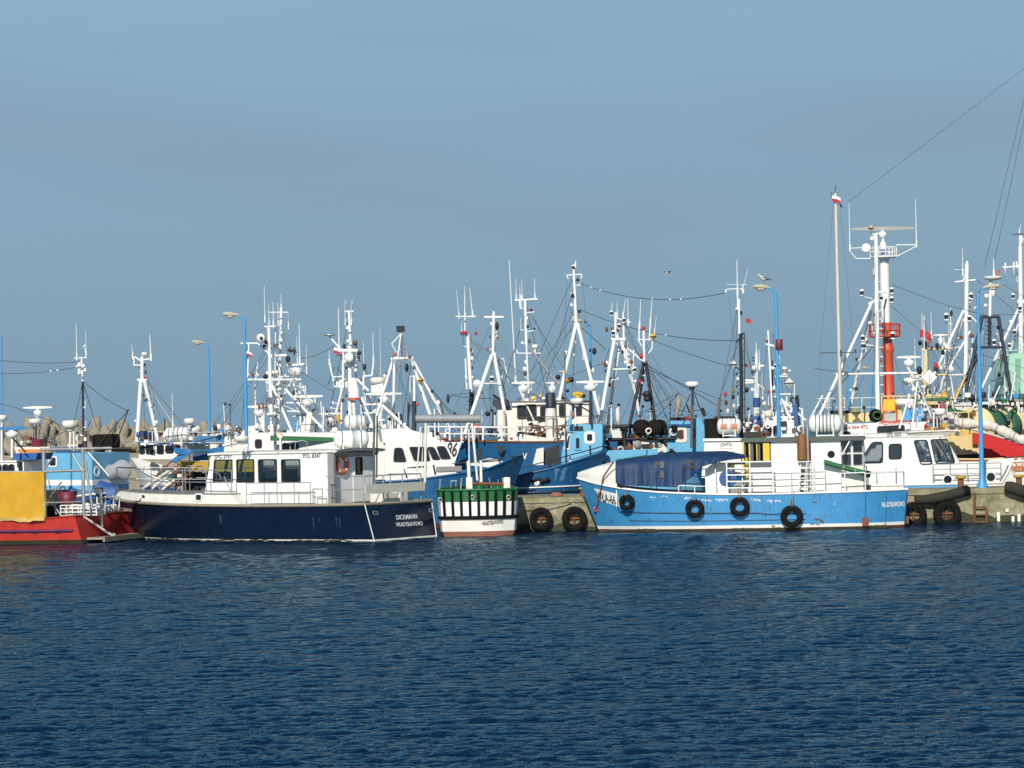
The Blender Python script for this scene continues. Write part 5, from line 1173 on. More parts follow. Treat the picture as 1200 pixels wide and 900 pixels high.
# ---------- white twin-masted boat
B3 = boat('trawler', 'white trawler bristling with twin masts and a long green boom', 425, 255, 127, 'L', 18, (2.2, 2.1, 3.0), 5.6, [antif, dblue, white], [(-.5, 'z', 0), (.2, 'z', 0), (1.9, 'z', 1), (1, 'f', 2)], capm=white)
h3 = house(B3, 'wheelhouse', white, [(283, 507), (398, 507), (398, 545), (280, 545)], 1.7, 3.4, [(300, 516, 306, 524), (342, 521, 349, 527), (332, 521, 338, 527)])
house(B3, 'upper_cabin', wold, [(246, 509), (292, 505), (292, 530), (246, 530)], 1.2, 2.4); house(B3, 'upper_cabin', white, [(288, 500), (306, 498), (310, 508), (284, 508)], .9, 1.5)
m3_ = B3.bars('mast', wmast, [(318.5, 508, 315, 384, 5.4, 0, 0, 4), (310, 383, 323, 382.5, 2.4), (282, 402.4, 302, 402.4, 2.2), (302, 402.4, 314.5, 414, 2.4), (291.6, 402, 290, 445, 2.2), (289, 445, 353, 445, 3), (319, 452, 343, 508, 3.4, 0, -1.4), (319, 452, 330, 508, 3, 0, 1.4), (322, 417, 336, 416.5, 3.6), (302, 424, 299.5, 446, 1.6), (315, 366, 338, 366, 1.4)])
m3b = B3.bars('mast', wmast, [(329.7, 360, 326, 508, 3.6, .5, .5, 3.4), (323, 384, 322, 460, 1.6, .3), (325, 420, 324, 508, 3, .9), (334, 456, 378, 502, 3.6, .5, -1), (342, 447, 327, 472, 3, .5), (328, 472, 356, 472, 2, .5), (328, 482, 357, 482, 2, .5), (322, 470, 352, 484, 1, .5), (336, 428, 357, 427, 3, .5), (345, 447, 350, 480, 4, .5), (352, 446, 352, 508, 2.4, .8)])
B3.whip(m3_, (310.4, 376, 335, 0, 0, 1), (315.4, 381, 355), (320.4, 382, 354, 0, 0, 1.2)); B3.whip(m3b, (326, 380, 355, 0, .5), (329.6, 362, 345, 0, .5, .9), (351.4, 424, 379, 0, .5, 1.5), (348.4, 426, 394, 0, .5), (359.4, 436, 404, 0, .5), (338, 384, 366, 0, .5, .8))
rod(B3, 'searchlight', creamw, 306, 396, 5, .1, -.5, m3_); ball(B3, 'searchlight', bmetal, 306, 396, 1.8, -.7, m3_); ball(B3, 'horn', navym, 309.5, 405.5, 2, -.2, m3_); ball(B3, 'horn', bmetal, 337.5, 421, 3, .2, m3b, (1, 1, 1.3)); ball(B3, 'horn', bmetal, 311, 441.5, 3, 0, m3_)
for px, py in ((330, 386), (330, 390), (329, 399), (328, 408), (324, 436), (329, 444), (333, 450), (338, 452)): ball(B3, 'mast_lamp', wmast if py % 2 else creamw, px, py, 2.6, .3, m3b, (1, 1, .9))
B3.bars('horn', bmetal, [(337, 410, 347, 412, 3.6, .4), (340, 406, 340, 414, 1.2, .4), (345, 407, 345, 416, 1.6, .4)], m3b)
B3.dome(346, 435.5, 17, 10, m3b, .5, None, wclean); B3.scanner(361, 464.5, 35, m3b, -.3, .06, 3.2, 510, creamw, grey, 15)
B3.scanner(303.5, 476.5, 28, None, -.8, .04, 3, None, creamw, None, 13); B3.bars('radar_column', wmast, [(308, 508, 308, 480, 5.5, -.8), (302, 486, 307, 498, 2, -.8)]); B3.bars('lamp_rack', rusty, [(303, 472, 303, 482, 1.4, -1), (308, 472, 308, 480, 1.4, -1), (312, 472, 312, 482, 1.4, -1), (303, 477, 312, 477, 1.4, -1)])
B3.bars('pipe_rail', bmetal, [(352, 508, 352, 498, .9, -1), (352, 498, 372, 497, .9, -1), (372, 497, 373, 508, .9, -1), (363, 486, 369, 479, 3, -.5)])
mb = MB(); p0, p1 = B3.q(318, 513.5, -2.4), B3.q(394, 515, -2.4); mb.hexa([p0 + V(v) for v in ((0, -.1, -.11), (0, .1, -.11), (0, .1, .11), (0, -.1, .11))], [p1 + V(v) for v in ((0, -.1, -.09), (0, .1, -.09), (0, .1, .09), (0, -.1, .09))]); B3.mk('boom', green, mb)
ball(B3, 'boom_float', cream, 328, 511, 3.8, -2.5); B3.bars('boom_rest', creamw, [(329, 514, 329, 528, 3.4, -2.4)])
ball(B3, 'vent_cowl', white, 334, 478, 0, 0) if 0 else None
house(B3, 'funnel', wold, [(347, 508), (362, 482), (366, 484), (362, 508)], .3, .6)
B3.bars('stay', wire, [(314, 410, 247, 503, .9, 0, -1), (316, 416, 256, 505, .9, 0, -1), (313, 458, 300, 490, .8), (335, 425, 392, 460, .9, .5, 1)])
speckle(B3, 'deck_fitting', [wold, wmast, polebl, creamw, bmetal], (250, 498, 400, 512), 30, (1.2, 3.2), (-1.2, .6), seed=13)
flag('flag', 287.5, 411.5, 8, 5, 126.7, 'small red and white flag on the twin masted white trawler', 0)

# ---------- boat with the antenna array
B4 = boat('trawler', 'white trawler with clustered antenna mast and a wide radar bar', 520, 360, 133, 'L', 15, (2.3, 2.2, 3.0), 5.6, [antif, white], capm=white)
h4 = house(B4, 'wheelhouse', white, [(380, 507), (470, 506), (472, 545), (378, 545)], 1.6, 3.2, [(455, 511, 462, 517)])
m4 = B4.bars('mast', wmast, [(411, 408, 409, 364, 3.4), (403.6, 365, 414.4, 365, 2.4), (402, 455, 402, 410, 3), (417, 455, 417.5, 400, 2.6, .6), (400, 411, 419, 411, 5), (410, 500, 410, 405, 5), (386, 394, 402, 413, 2.6), (400, 502, 400, 452, 3), (391, 447, 386, 424, 2.4), (391, 442, 402, 441, 2), (426, 457, 426, 441, 2.4), (426, 441, 436, 440, 2.4), (436, 440, 438, 422, 2.4), (418, 444, 432, 458, 3), (384, 522, 401, 456, 2.4, -1, 0), (424, 466, 437, 500, 3, 0, -1), (414, 466, 416, 502, 4), (424, 474, 448, 474, 2.4), (424, 484, 444, 484, 2), (436, 484, 449, 474, 3), (441, 500, 449, 476, 3, -1)])
B4.whip(m4, *[(x, 379, 351, 0, d_, .8) for x, d_ in ((404.6, -.1), (406.4, .2), (412, -.1), (413.8, .2))]); B4.whip(m4, (397.5, 410, 360, 0, 0, 1.6), (437.6, 424, 390, 0, 0, 1.2), (426.6, 442, 400, 0, 0, .9), (447.4, 500, 383, 0, 0, .8), (386, 426, 411, 0, 0, 1.2))
rod(B4, 'dish', wclean, 409, 419, 5.4, .08, -.5, m4); rod(B4, 'antenna_disc', steel, 386, 392.5, 6.5, .04, 0, m4, (0, 0, 1)); ball(B4, 'horn', navym, 427, 430, 3, -.2, m4, (.8, 1, 1.3)); ball(B4, 'mast_lamp', dgrey, 416, 402, 3.2, .3, m4); ball(B4, 'horn', bmetal, 421, 414, 2.6, 0, m4)
for px, py in ((410, 388), (408, 400), (411, 403), (414, 424), (413, 430), (405, 424), (417, 434)): ball(B4, 'mast_lamp', creamw, px, py, 2.4, -.1, m4)
house(B4, 'antenna_box', wclean, [(391, 446), (407, 446), (407, 454), (391, 454)], .2, .4)
mb = MB(); c = B4.q(415, 466); k = B4.px(1); mb.lathe([(7 * k, 0), (6.4 * k, 10 * k), (4 * k, 18 * k), (2.5 * k, 23 * k)], c, n=12); B4.mk('cone', wclean, mb, m4); mb = MB(); mb.lathe([(7.2 * k, -3 * k), (7.2 * k, 0)], c, n=12); B4.mk('red_ring', paint('coral', (.55, .12, .08), .5), mb, m4)
B4.dome(443, 446, 19, 8, m4, 0, None); house(B4, 'radar_pedestal', wclean, [(435, 460), (435, 452), (449, 449), (449, 460)], .2, .4)
B4.scanner(449.5, 461.5, 42, m4, -.4, .05, 3.2, None, creamw, None, 14); B4.scanner(386, 485, 24, None, -.6, .05, 2.8, 510, creamw, None, 14)
raft('life_raft', P(416, 495, 131.5), (.98, .15, 0), 1.0, .34, 'smaller life raft canister with rusty straps behind the navy boat roof', 3)
mb = MB(); mb.torus(B4.q(388, 493, -.9), .26, .06, (.2, 1, 0), 14, 6); B4.mk('hose_coil', grey, mb)
B4.bars('cable', bmetal, [(384, 452, 392, 430, .8), (395, 430, 404, 444, .8), (418, 452, 427, 490, 1), (424, 452, 434, 470, 1), (434, 470, 433, 500, 1)])
B4.bars('yellow_tank', yel2, [(396, 496, 396, 486, 4, -.8)])
speckle(B4, 'deck_fitting', [wold, wmast, bmetal, creamw, dgrey], (376, 494, 478, 512), 26, (1.2, 3), (-1, .6), seed=17)
flag('flag', 391, 407, 8, 7, 132.6, 'white and red flag hanging below the antenna disc arm', 0)

# ---------- white wheelhouse with blue hull, bow to the right
B5 = boat('fishing_boat', 'blue hulled boat with white wheelhouse, bow beside the second blue boat', 425, 617, 121.3, 'R', 6, (2.0, 1.95, 3.05), 4.6, [antif, dblue], None, 1.1, capm=dblue, bul=.6, zf=lambda x: float(np.interp(x, [-3.6, -1.5, 1.46, 2.0, 3.5], [1.95, 2.02, 2.36, 2.5, 3.08])))
h5 = house(B5, 'wheelhouse', white, [(451, 517), (511, 517), (524, 522), (532, 541), (536, 560), (451, 566)], 1.25, 2.5, [[(463, 526), (471, 526), (475, 540), (462, 540)], [(480.5, 525), (500, 525), (503, 539), (486, 539)], [(502, 525), (508.5, 525), (515, 537.5), (507, 537.5)], [(512.5, 524.5), (521, 524), (527.5, 536.5), (517, 537)]], fm=bmetal, rsoft=.2, e=.055)
B5.bars('window_divider', rusty, [(509, 525, 515, 537, 2.2, -1.2), (521.5, 525, 528, 537, 2, -1.2)])
house(B5, 'roof', white, [(446, 503), (474, 502), (498, 508), (514, 515), (514, 519), (449, 519)], 1.15, 2.3)
house(B5, 'engine_casing', wold, [(439, 518), (452, 518), (452, 562), (439, 562)], .9, 1.8)
B5.bars('bow_rail', navym, [(452, 551, 500, 546, 1.4, -1.4), (500, 546, 560, 541, 1.4, -1.2), (560, 541, 614, 533, 1.4, -.6), (473, 549, 477, 560, 2.4, -1.4), (508, 545, 510, 556, 2.4, -1.3), (545, 541, 548, 552, 2, -1), (600, 534, 601, 541, 1.6, -.5), (585, 537, 586, 545, 1.6, -.5)])
house(B5, 'deck_locker', paint('locker_grey', (.25, .25, .25), .6, .15), [(511, 547), (541, 546), (541, 552), (511, 553)], 1.3, .6)
house(B5, 'fore_hatch', white, [(548, 545), (576, 537), (592, 541), (575, 548)], .7, 1.3)
B5.bars('jack', wclean, [(615, 538, 613, 531, 1.6), (615, 538, 617, 531, 1.6)])
mb = MB()
for k in range(7): a = k * .9; mb.path([B5.q(460 + 3.5 * k + 2 * math.sin(a), 510 - 3 * abs(math.sin(a)), -.8), B5.q(463 + 3.5 * k, 506, -.5), B5.q(466 + 3 * k, 511, -.8)], .1, 6)
B5.mk('folded_tarp', paint('grey_tarp', (.10, .105, .11), .7, .2), mb)
mb = MB(); mb.cbox(B5.q(464, 508, -.2), (.55, .5, .3)); B5.mk('vent_box', bmetal, mb)
ga = B5.bars('gallows', wmast, [(458, 420.5, 484.5, 419.5, 3.4, .8), (461, 421, 449.5, 458, 4, .8), (449.5, 458, 438, 500, 3.8, .8), (462, 422, 460.7, 504, 3.6, 2.4), (482, 421, 506, 492, 4.6, .8), (485, 424, 520, 490, 4, 2.4), (466, 420, 470, 391, 2, .8, 1.6), (478, 420, 470, 391, 2, 2.4, 1.6), (470.5, 420, 470, 390, 2.6, 1.6), (470, 391, 459, 403, 1.6, 1.6), (459, 403, 465, 414, 1.4, 1.6), (448, 475, 490, 514, 4, 0, -.8), (441, 493, 470, 490, 2.4, .8)])
mb = MB(); mb.cbox(B5.q(469.5, 385.5, 1.6), (.34, .3, .26)); B5.mk('floodlight', bmetal, mb, ga)
ball(B5, 'block', grey, 468.5, 427, 1.8, .8, ga, (1, 1, 1.8)); ball(B5, 'block', bmetal, 476.5, 431, 2.6, .8, ga, (1, 1, 2)); ball(B5, 'flag_roll', paint('flag_faded', (.45, .15, .12), .8), 463, 415, 2.6, .8, ga)
B5.bars('stay', wire, [(486, 433, 531, 485, 1.2, 1), (470, 430, 466, 470, .7), (478, 440, 490, 470, .7), (470, 424, 473, 500, .7), (508, 460, 540, 500, 1.6, 1), (516, 470, 520, 490, 3, 1), (531, 462, 524, 470, 1.6, 1)])
pl_ = B5.bars('exhaust_post', wmast, [(485.5, 470, 485.5, 440, 3.4, -.4), (480.5, 441, 485, 441, 1.4, -.4), (480.5, 441, 480.5, 460, 1.2, -.4)]); B5.bars('post_base', navym, [(485.5, 508, 485.5, 470, 5.6, -.4), (478, 508, 478.5, 472, 2.4), (476, 508, 481, 474, 1.6), (470, 500, 470, 485, 3)], pl_)
diamond(B5, 492.8, 446, 8, .6, ga, yel2); ball(B5, 'block', navym, 525, 467, 2.4, 1, None, (.8, 1, 2.4)); ball(B5, 'mast_lamp', paint('coral_lamp', (.5, .1, .08), .5), 489, 473.5, 2.2, -.4, pl_)
B5.bars('roof_pole', wold, [(446, 515, 447, 470, 2, 0), (441, 512, 441, 487, 2.6, -.8)])
ball(B5, 'float', bmetal, 509, 508, 4, .8, None, (1.4, 1, .9)); speckle(B5, 'deck_fitting', [wclean, wmast, dgrey, wold], (500, 508, 524, 520), 14, (1.4, 3.2), (-.6, .6), seed=19)
speckle(B5, 'deck_fitting', [dgrey, wold, bmetal, green], (455, 556, 500, 572), 16, (1.4, 3.2), (-1.4, -.6), seed=20)

# ---------- big blue hull with number board
B6 = boat('trawler', 'large blue trawler with cream superstructure and white numbered bow board', 770, 492, 137, 'L', 5, (3.5, 3.45, 3.7), 6.5, [antif, dblue], None, .9, capm=rusty, bul=.6)
fb = B6.h.side(1)
g = B6.uv('y+', 3.0, (500, 517.5), (541, 516.5), (532, 545), (500, 545)); 
house(B6, 'number_board', wclean, [(496, 518), (541, 518), (532, 545), (496, 545)], 3.32, .1)
t0, t1 = B6.uv('y+', 3.33, (523, 541), (536.5, 541)); B6.text('number', '86', blackpaint, B6.pfun('y+', 3.34), (t0[0], t0[1] + .25), (t1[0], t1[1] + .25), .66, None, .35)
mb = MB(); p = B6.on(586.5, 528, 3.3); mb.add([V((p.x - .22, 3.34, p.z + .22)), V((p.x + .22, 3.34, p.z + .22)), V((p.x, 3.34, p.z - .22))], [(0, 1, 2)]); B6.mk('draught_mark', bmetal, mb); mb = MB(); p = B6.on(562, 532, 3.3); mb.box(p + V((-.12, .02, -.25)), p + V((.12, .05, .25))); B6.mk('hawse_plate', bmetal, mb)
B6.bars('rail', wclean, [(500, 500, 606, 501, 2.2, -2.8), (500, 508, 606, 509, 1.6, -2.8)] + [(x, 500, x, 516, 2.4, -2.8) for x in (502, 527, 541, 556, 566, 588, 604)])
B6.bars('upper_rail', dgrey, [(605, 489, 720, 487, .9, -2.4), (605, 500, 720, 499, .9, -2.4)] + [(x, 488, x, 512, .9, -2.4) for x in (612, 630, 648, 668, 690, 712)])
h6 = house(B6, 'superstructure', creamw, [(583, 481), (600, 481), (600, 472), (690, 470), (690, 515), (583, 517)], 1.6, 3.6, [(607, 476, 616, 490), (618, 475, 628, 492), (634, 477, 640, 493), (656, 475, 662, 488), (671, 474, 681, 486), (626, 489, 634, 494)])
B6.bars('roof_edge', dgrey, [(598, 471, 645, 471, 2, -1.9), (650, 470, 692, 469.5, 2, -1.9)])
mb = MB(); k = B6.px(1); c = B6.q(646, 517, -2); mb.lathe([(7 * k, 0), (6.6 * k, 30 * k), (5.6 * k, 38 * k)], c, n=14); mb.lathe([(5.7 * k, 38 * k), (5.6 * k, 55 * k), (4.5 * k, 56 * k), (0, 55 * k)], c, n=14, m=1); B6.mk('funnel', [creamw, navym], mb)
mb = MB(); c = B6.q(588, 517, -1.8); mb.lathe([(5.5 * k, 0), (5.2 * k, 30 * k), (4.5 * k, 36 * k)], c, n=12); B6.mk('ventilator', creamw, mb)
house(B6, 'dark_cap', navym, [(577, 468), (593, 468), (596, 480), (584, 480), (577, 475)], .8, 1.4); B6.bars('davit', bmetal, [(578, 463, 592, 472, 3.4, -.6), (592, 476, 594, 482, 6, -.8)])
house(B6, 'bulwark', wold, [(606, 508), (640, 513), (650, 513), (648, 518), (608, 518)], 2.3, .2)
for i in range(9):
    ball(B6, 'net_heap', rusty if i % 3 else net, 610 + i * 4.6, 511 + (i * 37 % 5) - 2, 4.2, -2.0, None, (1.2, 1, .8))
mA = B6.bars('fore_mast', wmast, [(545, 390, 544.5, 345, 2, .4, .4, 1), (534, 371, 558, 371, 1.8), (548, 392, 552, 460, 4.6), (545.5, 420, 547, 456, 2.4, .4), (554, 410, 553, 424, 1.8, .4), (544, 389, 547, 394, 3)]); B6.bars('mast_foot', bmetal, [(550, 495, 551, 456, 2.2, -.3), (554, 495, 553.5, 458, 4.4, .3), (547, 470, 556, 470, 1, 0), (547, 480, 556, 480, 1, 0)], mA)
B6.whip(mA, (545, 372, 336, 0, .4, 1.2), (538, 372, 339, -2.5, 0, .9), (554, 370, 337, -3, 0, 1.3), (541, 392, 378, 0, 0, .8)); ball(B6, 'mast_lamp', flagr, 543.5, 390, 3, -.2, mA, (1.5, 1, .8)); ball(B6, 'mast_lamp', flagr, 557.5, 390.5, 2, 0, mA); rod(B6, 'dish', wclean, 559, 449.5, 4.5, .06, -.4, mA)
A1 = B6.bars('trawl_gantry', wmast, [(578.7, 365, 577.6, 418, 3.6), (567.5, 371.7, 590, 371.7, 3), (576.5, 416, 541, 520, 4.8, -.6, -2), (579.5, 418, 597, 514, 4.6, -.4, -1.4), (584, 420, 600, 505, 2.6, 1.4), (577, 416, 581, 416, 6), (555, 450, 586, 449, 1.6, -1), (584, 421, 590, 420, 1.4, 1.4), (590, 420, 596, 447, 1.4, 1.4)])
ball(B6, 'horn', bmetal, 582.5, 382, 2.2, -.2, A1, (1, 1, 2.2)); lantern(B6, 576.5, 444, -1, 1, A1); ball(B6, 'block', bmetal, 571.5, 485, 3, -1); B6.bars('fall', wire, [(563, 452, 571, 482, 1, -1), (577, 418, 573, 470, .7, -.5), (582, 421, 600, 450, 1.6), (600, 450, 650, 475, 1.4)])
mB_ = B6.bars('main_mast', wmast, [(615.3, 351, 617, 406, 3.6), (617, 406, 620, 472, 2.4), (603, 352, 630, 350.5, 2.4), (616, 367, 626, 365.5, 1.6), (617, 389, 627, 387, 1.4), (609, 352, 610, 362, 2.4), (606, 414, 634, 414, 1.6), (606, 410, 606, 414, 2)])
B6.whip(mB_, (604.5, 448, 305, -5, .5, 1.8), (605, 351, 327, 0, 0, 1), (609.5, 351, 333), (612, 351, 327), (627, 350, 326, 0, 0, 1)); ball(B6, 'mast_lamp', bmetal, 622.5, 363.5, 1.8, 0, mB_); ball(B6, 'mast_lamp', bmetal, 626, 385.5, 1.6, 0, mB_); B6.dome(627, 406, 8, 5, mB_, 0, 413)
B6.bars('boom', grey, [(620, 407, 655, 451, 2.6, 0, -1)]); B6.bars('boom', creamw, [(608, 455, 636, 515, 2.4, -1.6)])
B6.scanner(613, 448.5, 27, None, -1, .05, 3, 472, creamw, None, 13); B6.scanner(647, 448.5, 17, None, -.6, .1, 2.2, 462, creamw, None, 9)
A2 = B6.bars('mast', wmast, [(672.3, 315, 675.3, 381, 3, 0, 0, 4.4), (664, 322.5, 682, 321.5, 1.6), (664, 322, 666, 327, 1.4), (682, 321.5, 681, 327, 1.4), (675, 380, 664, 428, 4.4, 0, -.6), (664, 428, 647, 507, 4.4, -.6, -1.6), (677, 380, 704, 492, 4.6, 0, -1), (672.5, 381, 679, 381, 5)])
lantern(B6, 672, 313.5, 0, .9, A2); ball(B6, 'mast_lamp', bmetal, 677, 328, 2, 0, A2); ball(B6, 'mast_lamp', bmetal, 671, 346, 1.8, -.2, A2, (1, 1, 1.8)); ball(B6, 'mast_lamp', bmetal, 679, 365, 2, 0, A2); B6.whip(A2, (674.5, 312, 307, 0, 0, 1))
B6.bars('stay', wire, [(670, 328, 622, 438, 1, 0), (673, 364, 624, 450, 1), (672, 380, 628, 458, 1), (664, 330, 662, 400, .6), (683, 330, 687, 385, .6), (682, 384, 709, 409, 1.6), (625, 370, 651, 432, .8)])
ball(B6, 'block', bmetal, 696.5, 411.5, 2.6, 0, None, (1, 1, 1.6)); B6.bars('cross_wire', wire, [(709, 425, 668, 440, 1.3), (714, 408, 709, 425, 1.2)])
speckle(B6, 'deck_fitting', [rusty, navym, wmast, dgrey, orange, sblue], (505, 497, 606, 515), 34, (1.4, 3.6), (-2.4, -.6), seed=23)
speckle(B6, 'deck_fitting', [dgrey, wmast, yel2, navym], (600, 463, 690, 472), 26, (1.2, 2.6), (-1.4, 0), seed=24)
speckle(B6, 'deck_fitting', [wmast, bmetal, rusty], (604, 494, 690, 514), 18, (1.2, 3), (-2.2, -1.8), seed=25)

# ---------- blue hull with light blue wheelhouse, bow to the right
B8 = boat('fishing_boat', 'blue hulled boat with rounded light blue wheelhouse and white framed windows', 520, 712, 125.5, 'R', -6, (1.8, 1.85, 3.1), 4.6, [antif, dblue], None, 1.3, capm=dblue, bul=.5, zf=lambda x: float(np.interp(x, [-3.6, -.15, 1.5, 3.1, 3.65], [1.95, 2.04, 2.36, 2.85, 3.05])), full=4)
h8 = house(B8, 'wheelhouse', lblue, [(656, 545), (660, 522), (665, 500), (669, 497), (705, 497), (706, 499), (706, 545)], -.2, 1.5, [(687.5, 508.5, 694.5, 517)], fm=wclean, e=.11, rsoft=.3)
house(B8, 'door', lblue, [(672, 508), (681, 508), (681, 527), (672, 527)], -.17, .05, [(674.5, 513, 679.5, 526)], fm=lblue, parent=h8); house(B8, 'front_window', wclean, [(666, 508), (668.5, 508), (667, 527), (660.5, 527)], -.16, .05, parent=h8); house(B8, 'front_window', pane, [(666.5, 510), (667.8, 510), (666, 525), (662, 525)], -.14, .05, parent=h8)
house(B8, 'visor', bmetal, [(673, 499.5), (683, 499.5), (684, 505), (672, 505)], -.18, .1, parent=h8); B8.bars('door_canopy', dgrey, [(667, 505.5, 672, 501, 1, .1), (672, 501, 684, 507, 1.6, 0), (665, 507, 686, 507.5, 2, 0)], h8)
mb = MB(); 
fs8 = B8.h.side(-1); pa, pb = B8.h.find(648, 563, -1), B8.h.find(690, 566, -1)
B8.h.belt('rub_rail', wclean, lambda x: 1.52 + .016 * max(0, x), pa.x - 3, pb.x + .4, -1, .035, .02); B8.h.belt('wale', navym, lambda x: 1.3 + .016 * max(0, x), pa.x - 3, pb.x + .6, -1, .06, .0)
p0, p1 = B8.h.find(650, 550, -1), B8.h.find(670, 563, -1); mb.sheet([[fs8(p0.x + (p1.x - p0.x) * i / 6, p0.z + .1 * math.sin(i * 2), .006) for i in range(7)], [fs8(p0.x + (p1.x - p0.x) * i / 6, p1.z + .12 * math.sin(i * 3), .006) for i in range(7)]]); B8.mk('faded_patch', paint('pale_blue_patch', (.09, .21, .33), .5, .35, scale=5), mb, B8.h.o)
mb = MB(); c = B8.h.find(633, 564, -1); 
for k in range(6): mb.ell(c + V((-.3 + .13 * k, -.1, .05 * (k % 3))), (.1, .1, .09), 8, 5)
B8.mk('anchor', bmetal, mb); mb = MB(); c = B8.h.find(629, 565, -1); mb.ell(c + V((0, -.06, -.02)), (.16, .08, .16), 8, 5); B8.mk('hawse_scuff', wclean, mb)
B8.bars('bow_rail', navym, [(612, 548, 655, 537, 1.4, -1.8, -1.4), (655, 537, 706, 523, 1.4, -1.4, -.4), (612, 556, 655, 543, 1, -1.8, -1.4), (655, 543, 706, 528, 1, -1.4, -.4), (643, 537, 645, 551, 4, -1.5), (691.5, 522, 692, 534, 2.4, -.8), (668, 535, 668, 543, 2, -1.2)]); B8.bars('deck_post', wclean, [(668, 539, 668.5, 546, 2.4, -1.3)])
house(B8, 'sail_screen', wold, [(629, 526), (637, 524.5), (637, 545), (624, 545)], .8, .1); house(B8, 'shadow_panel', bmetal, [(637, 527), (655, 521), (655, 543), (637, 545)], .4, .3)  # the black panel stands in for the shadow beside the wheelhouse
B8.bars('lblue_stay', lblue, [(667.5, 498, 670, 480, 5, -.4, -.4, 3), (662, 498, 668, 490, 2)])
p8 = B8.bars('radar_post', navym, [(692.5, 498, 692, 459, 3, -.4), (667, 474, 692, 474, 2, -.4), (680, 476, 692, 483, 2, -.4)]); B8.scanner(691.5, 447.5, 33, p8, -.4, .03, 3.2, 459, creamw, navym, 15); B8.dome(676, 470, 16, 7, p8, -.4, 475, wold)
for px, py in ((673, 462), (677, 461), (681, 462), (684, 464)): ball(B8, 'deck_lamp', yel2 if px < 684 else bmetal, px, py, 2.4, -.3, p8)
B8.bars('pole', dgrey, [(663, 545, 662, 412, 1.8, -.2), (693, 405, 693, 440, 1.4)] [:1]); ball(B8, 'faded_rag', paint('rag', (.35, .12, .07), .9), 671, 487, 3.2, -.4, None, (.9, .8, 1.4)); B8.bars('pennant_pole', wmast, [(674.5, 498, 674, 478, 2, -.4)])
for px, py, s_, m_ in ((654, 442, 3, bmetal), (665, 446, 3.4, ochre), (669.5, 445, 3.4, bmetal), (665, 458, 2, bmetal)): ball(B8, 'signal_shape', m_, px, py, s_, .6)

# ---------- boat with black gallows
B9 = boat('trawler', 'light blue trawler with black gallows, net drums and rusted white tripod', 700, 850, 128, 'R', 8, (2.5, 2.4, 3.0), 5.0, [antif, lblue], None, 1.0, capm=rusty, bul=.5)
house(B9, 'bulwark', lblue, [(708, 528), (771, 526), (771, 546), (700, 552)], 1.9, .15)
for x in (706, 714, 728, 745, 758): B9.bars('bulwark_stay', dblue, [(x, 527, x - 1, 548, 2, -2)])
B9.bars('black_frame', bmetal, [(704, 500, 770, 499, 5, -1), (700, 515, 790, 514, 4, -1.2), (704, 500, 706, 525, 6, -1), (731, 500, 733, 540, 6, -1.2), (738, 500, 740, 528, 3, -.6), (704, 508, 716, 526, 3, -1), (770, 512, 790, 530, 3.4, -1)])
house(B9, 'white_bulkhead', wold, [(742, 514), (792, 512), (792, 530), (742, 530)], 1.0, .1); house(B9, 'white_bulkhead', wold, [(716, 504), (735, 503), (734, 513), (718, 513)], .8, .1); rod(B9, 'hatch_ring', grey, 747, 521, 5, .05, -1.2)
for x in (752, 770): 
    mb = MB(); c = B9.q(x, 501, -1); k = B9.px(1); mb.lathe([(0, -.5), (9 * k, -.5), (9.6 * k, -.42), (7 * k, -.38), (7 * k, .38), (9.6 * k, .42), (9 * k, .5), (0, .5)], c, (.5, 1, 0) if x > 760 else (.3, 1, 0), 16); B9.mk('net_drum', net, mb); 
    B9.bars('drum_stand', bmetal, [(x - 4, 505, x - 6, 520, 3, -1), (x + 4, 505, x + 5, 520, 3, -1)])
A9 = B9.bars('tripod_mast', wmast, [(720, 397, 703, 495, 4.6, 0, -.8), (725.7, 406, 711.5, 497, 4.4, .6, .8), (728, 400, 745, 462, 4.4, 0, .2), (745, 462, 750, 490, 4, .2, .3), (731, 397, 741, 440, 3.6, .6), (715.5, 433, 745, 432, 2.2), (721, 398, 721.5, 366, 3.2), (731, 398, 730.5, 373, 3), (716, 397, 733, 398, 4), (719, 372, 739, 378, 1.6), (735, 408, 753, 423, 2.4), (742.5, 410, 742, 432, 1.6)])
for px, py in ((716.5, 367), (725.5, 382), (718.5, 390), (731, 375), (744, 433), (737, 430)): lantern(B9, px, py, -.2, .85, A9)
B9.whip(A9, (723.5, 371, 352), (730, 372, 351, 3.4, 0, 1.2), (736.2, 380, 350, 0, 0, 1.2)); ball(B9, 'mast_lamp', rusty, 740, 424, 2.4, 0, A9); ball(B9, 'block', paint('block_red', (.18, .04, .03), .6), 711, 386, 1.8, 0, A9, (1, 1, 1.8)); ball(B9, 'block', MATS['block_red'], 709.5, 427, 2.4, 0, A9, (1, 1, 1.5)); ball(B9, 'fender', wold, 724, 487, 2.8, -1, None, (1, 1, 3.4))
A10 = B9.bars('black_gallows', bmetal, [(753.4, 429, 738, 497, 4, -.8, -1.4), (757.5, 429, 768, 497, 4, -.8, -1), (755, 428, 747, 486, 3, .5), (744, 462, 761, 462.5, 2), (752, 426, 759, 426, 5, -.6), (762, 478, 767, 477, 1.4, -.6), (762, 470, 765, 469, 1.4, -.6)])
A11 = B9.bars('topmast', wmast, [(755, 427, 754.3, 386, 3.2, -.6), (747, 398, 763, 398, 1.6, -.6), (749, 380, 749, 400, 2, -.6), (762, 380, 761, 399, 2, -.6), (760, 414, 764, 409, 1.8, -.6), (764, 409, 764.5, 400, 1.8, -.6), (749, 400, 752, 406, 1.4, -.6)], A10)
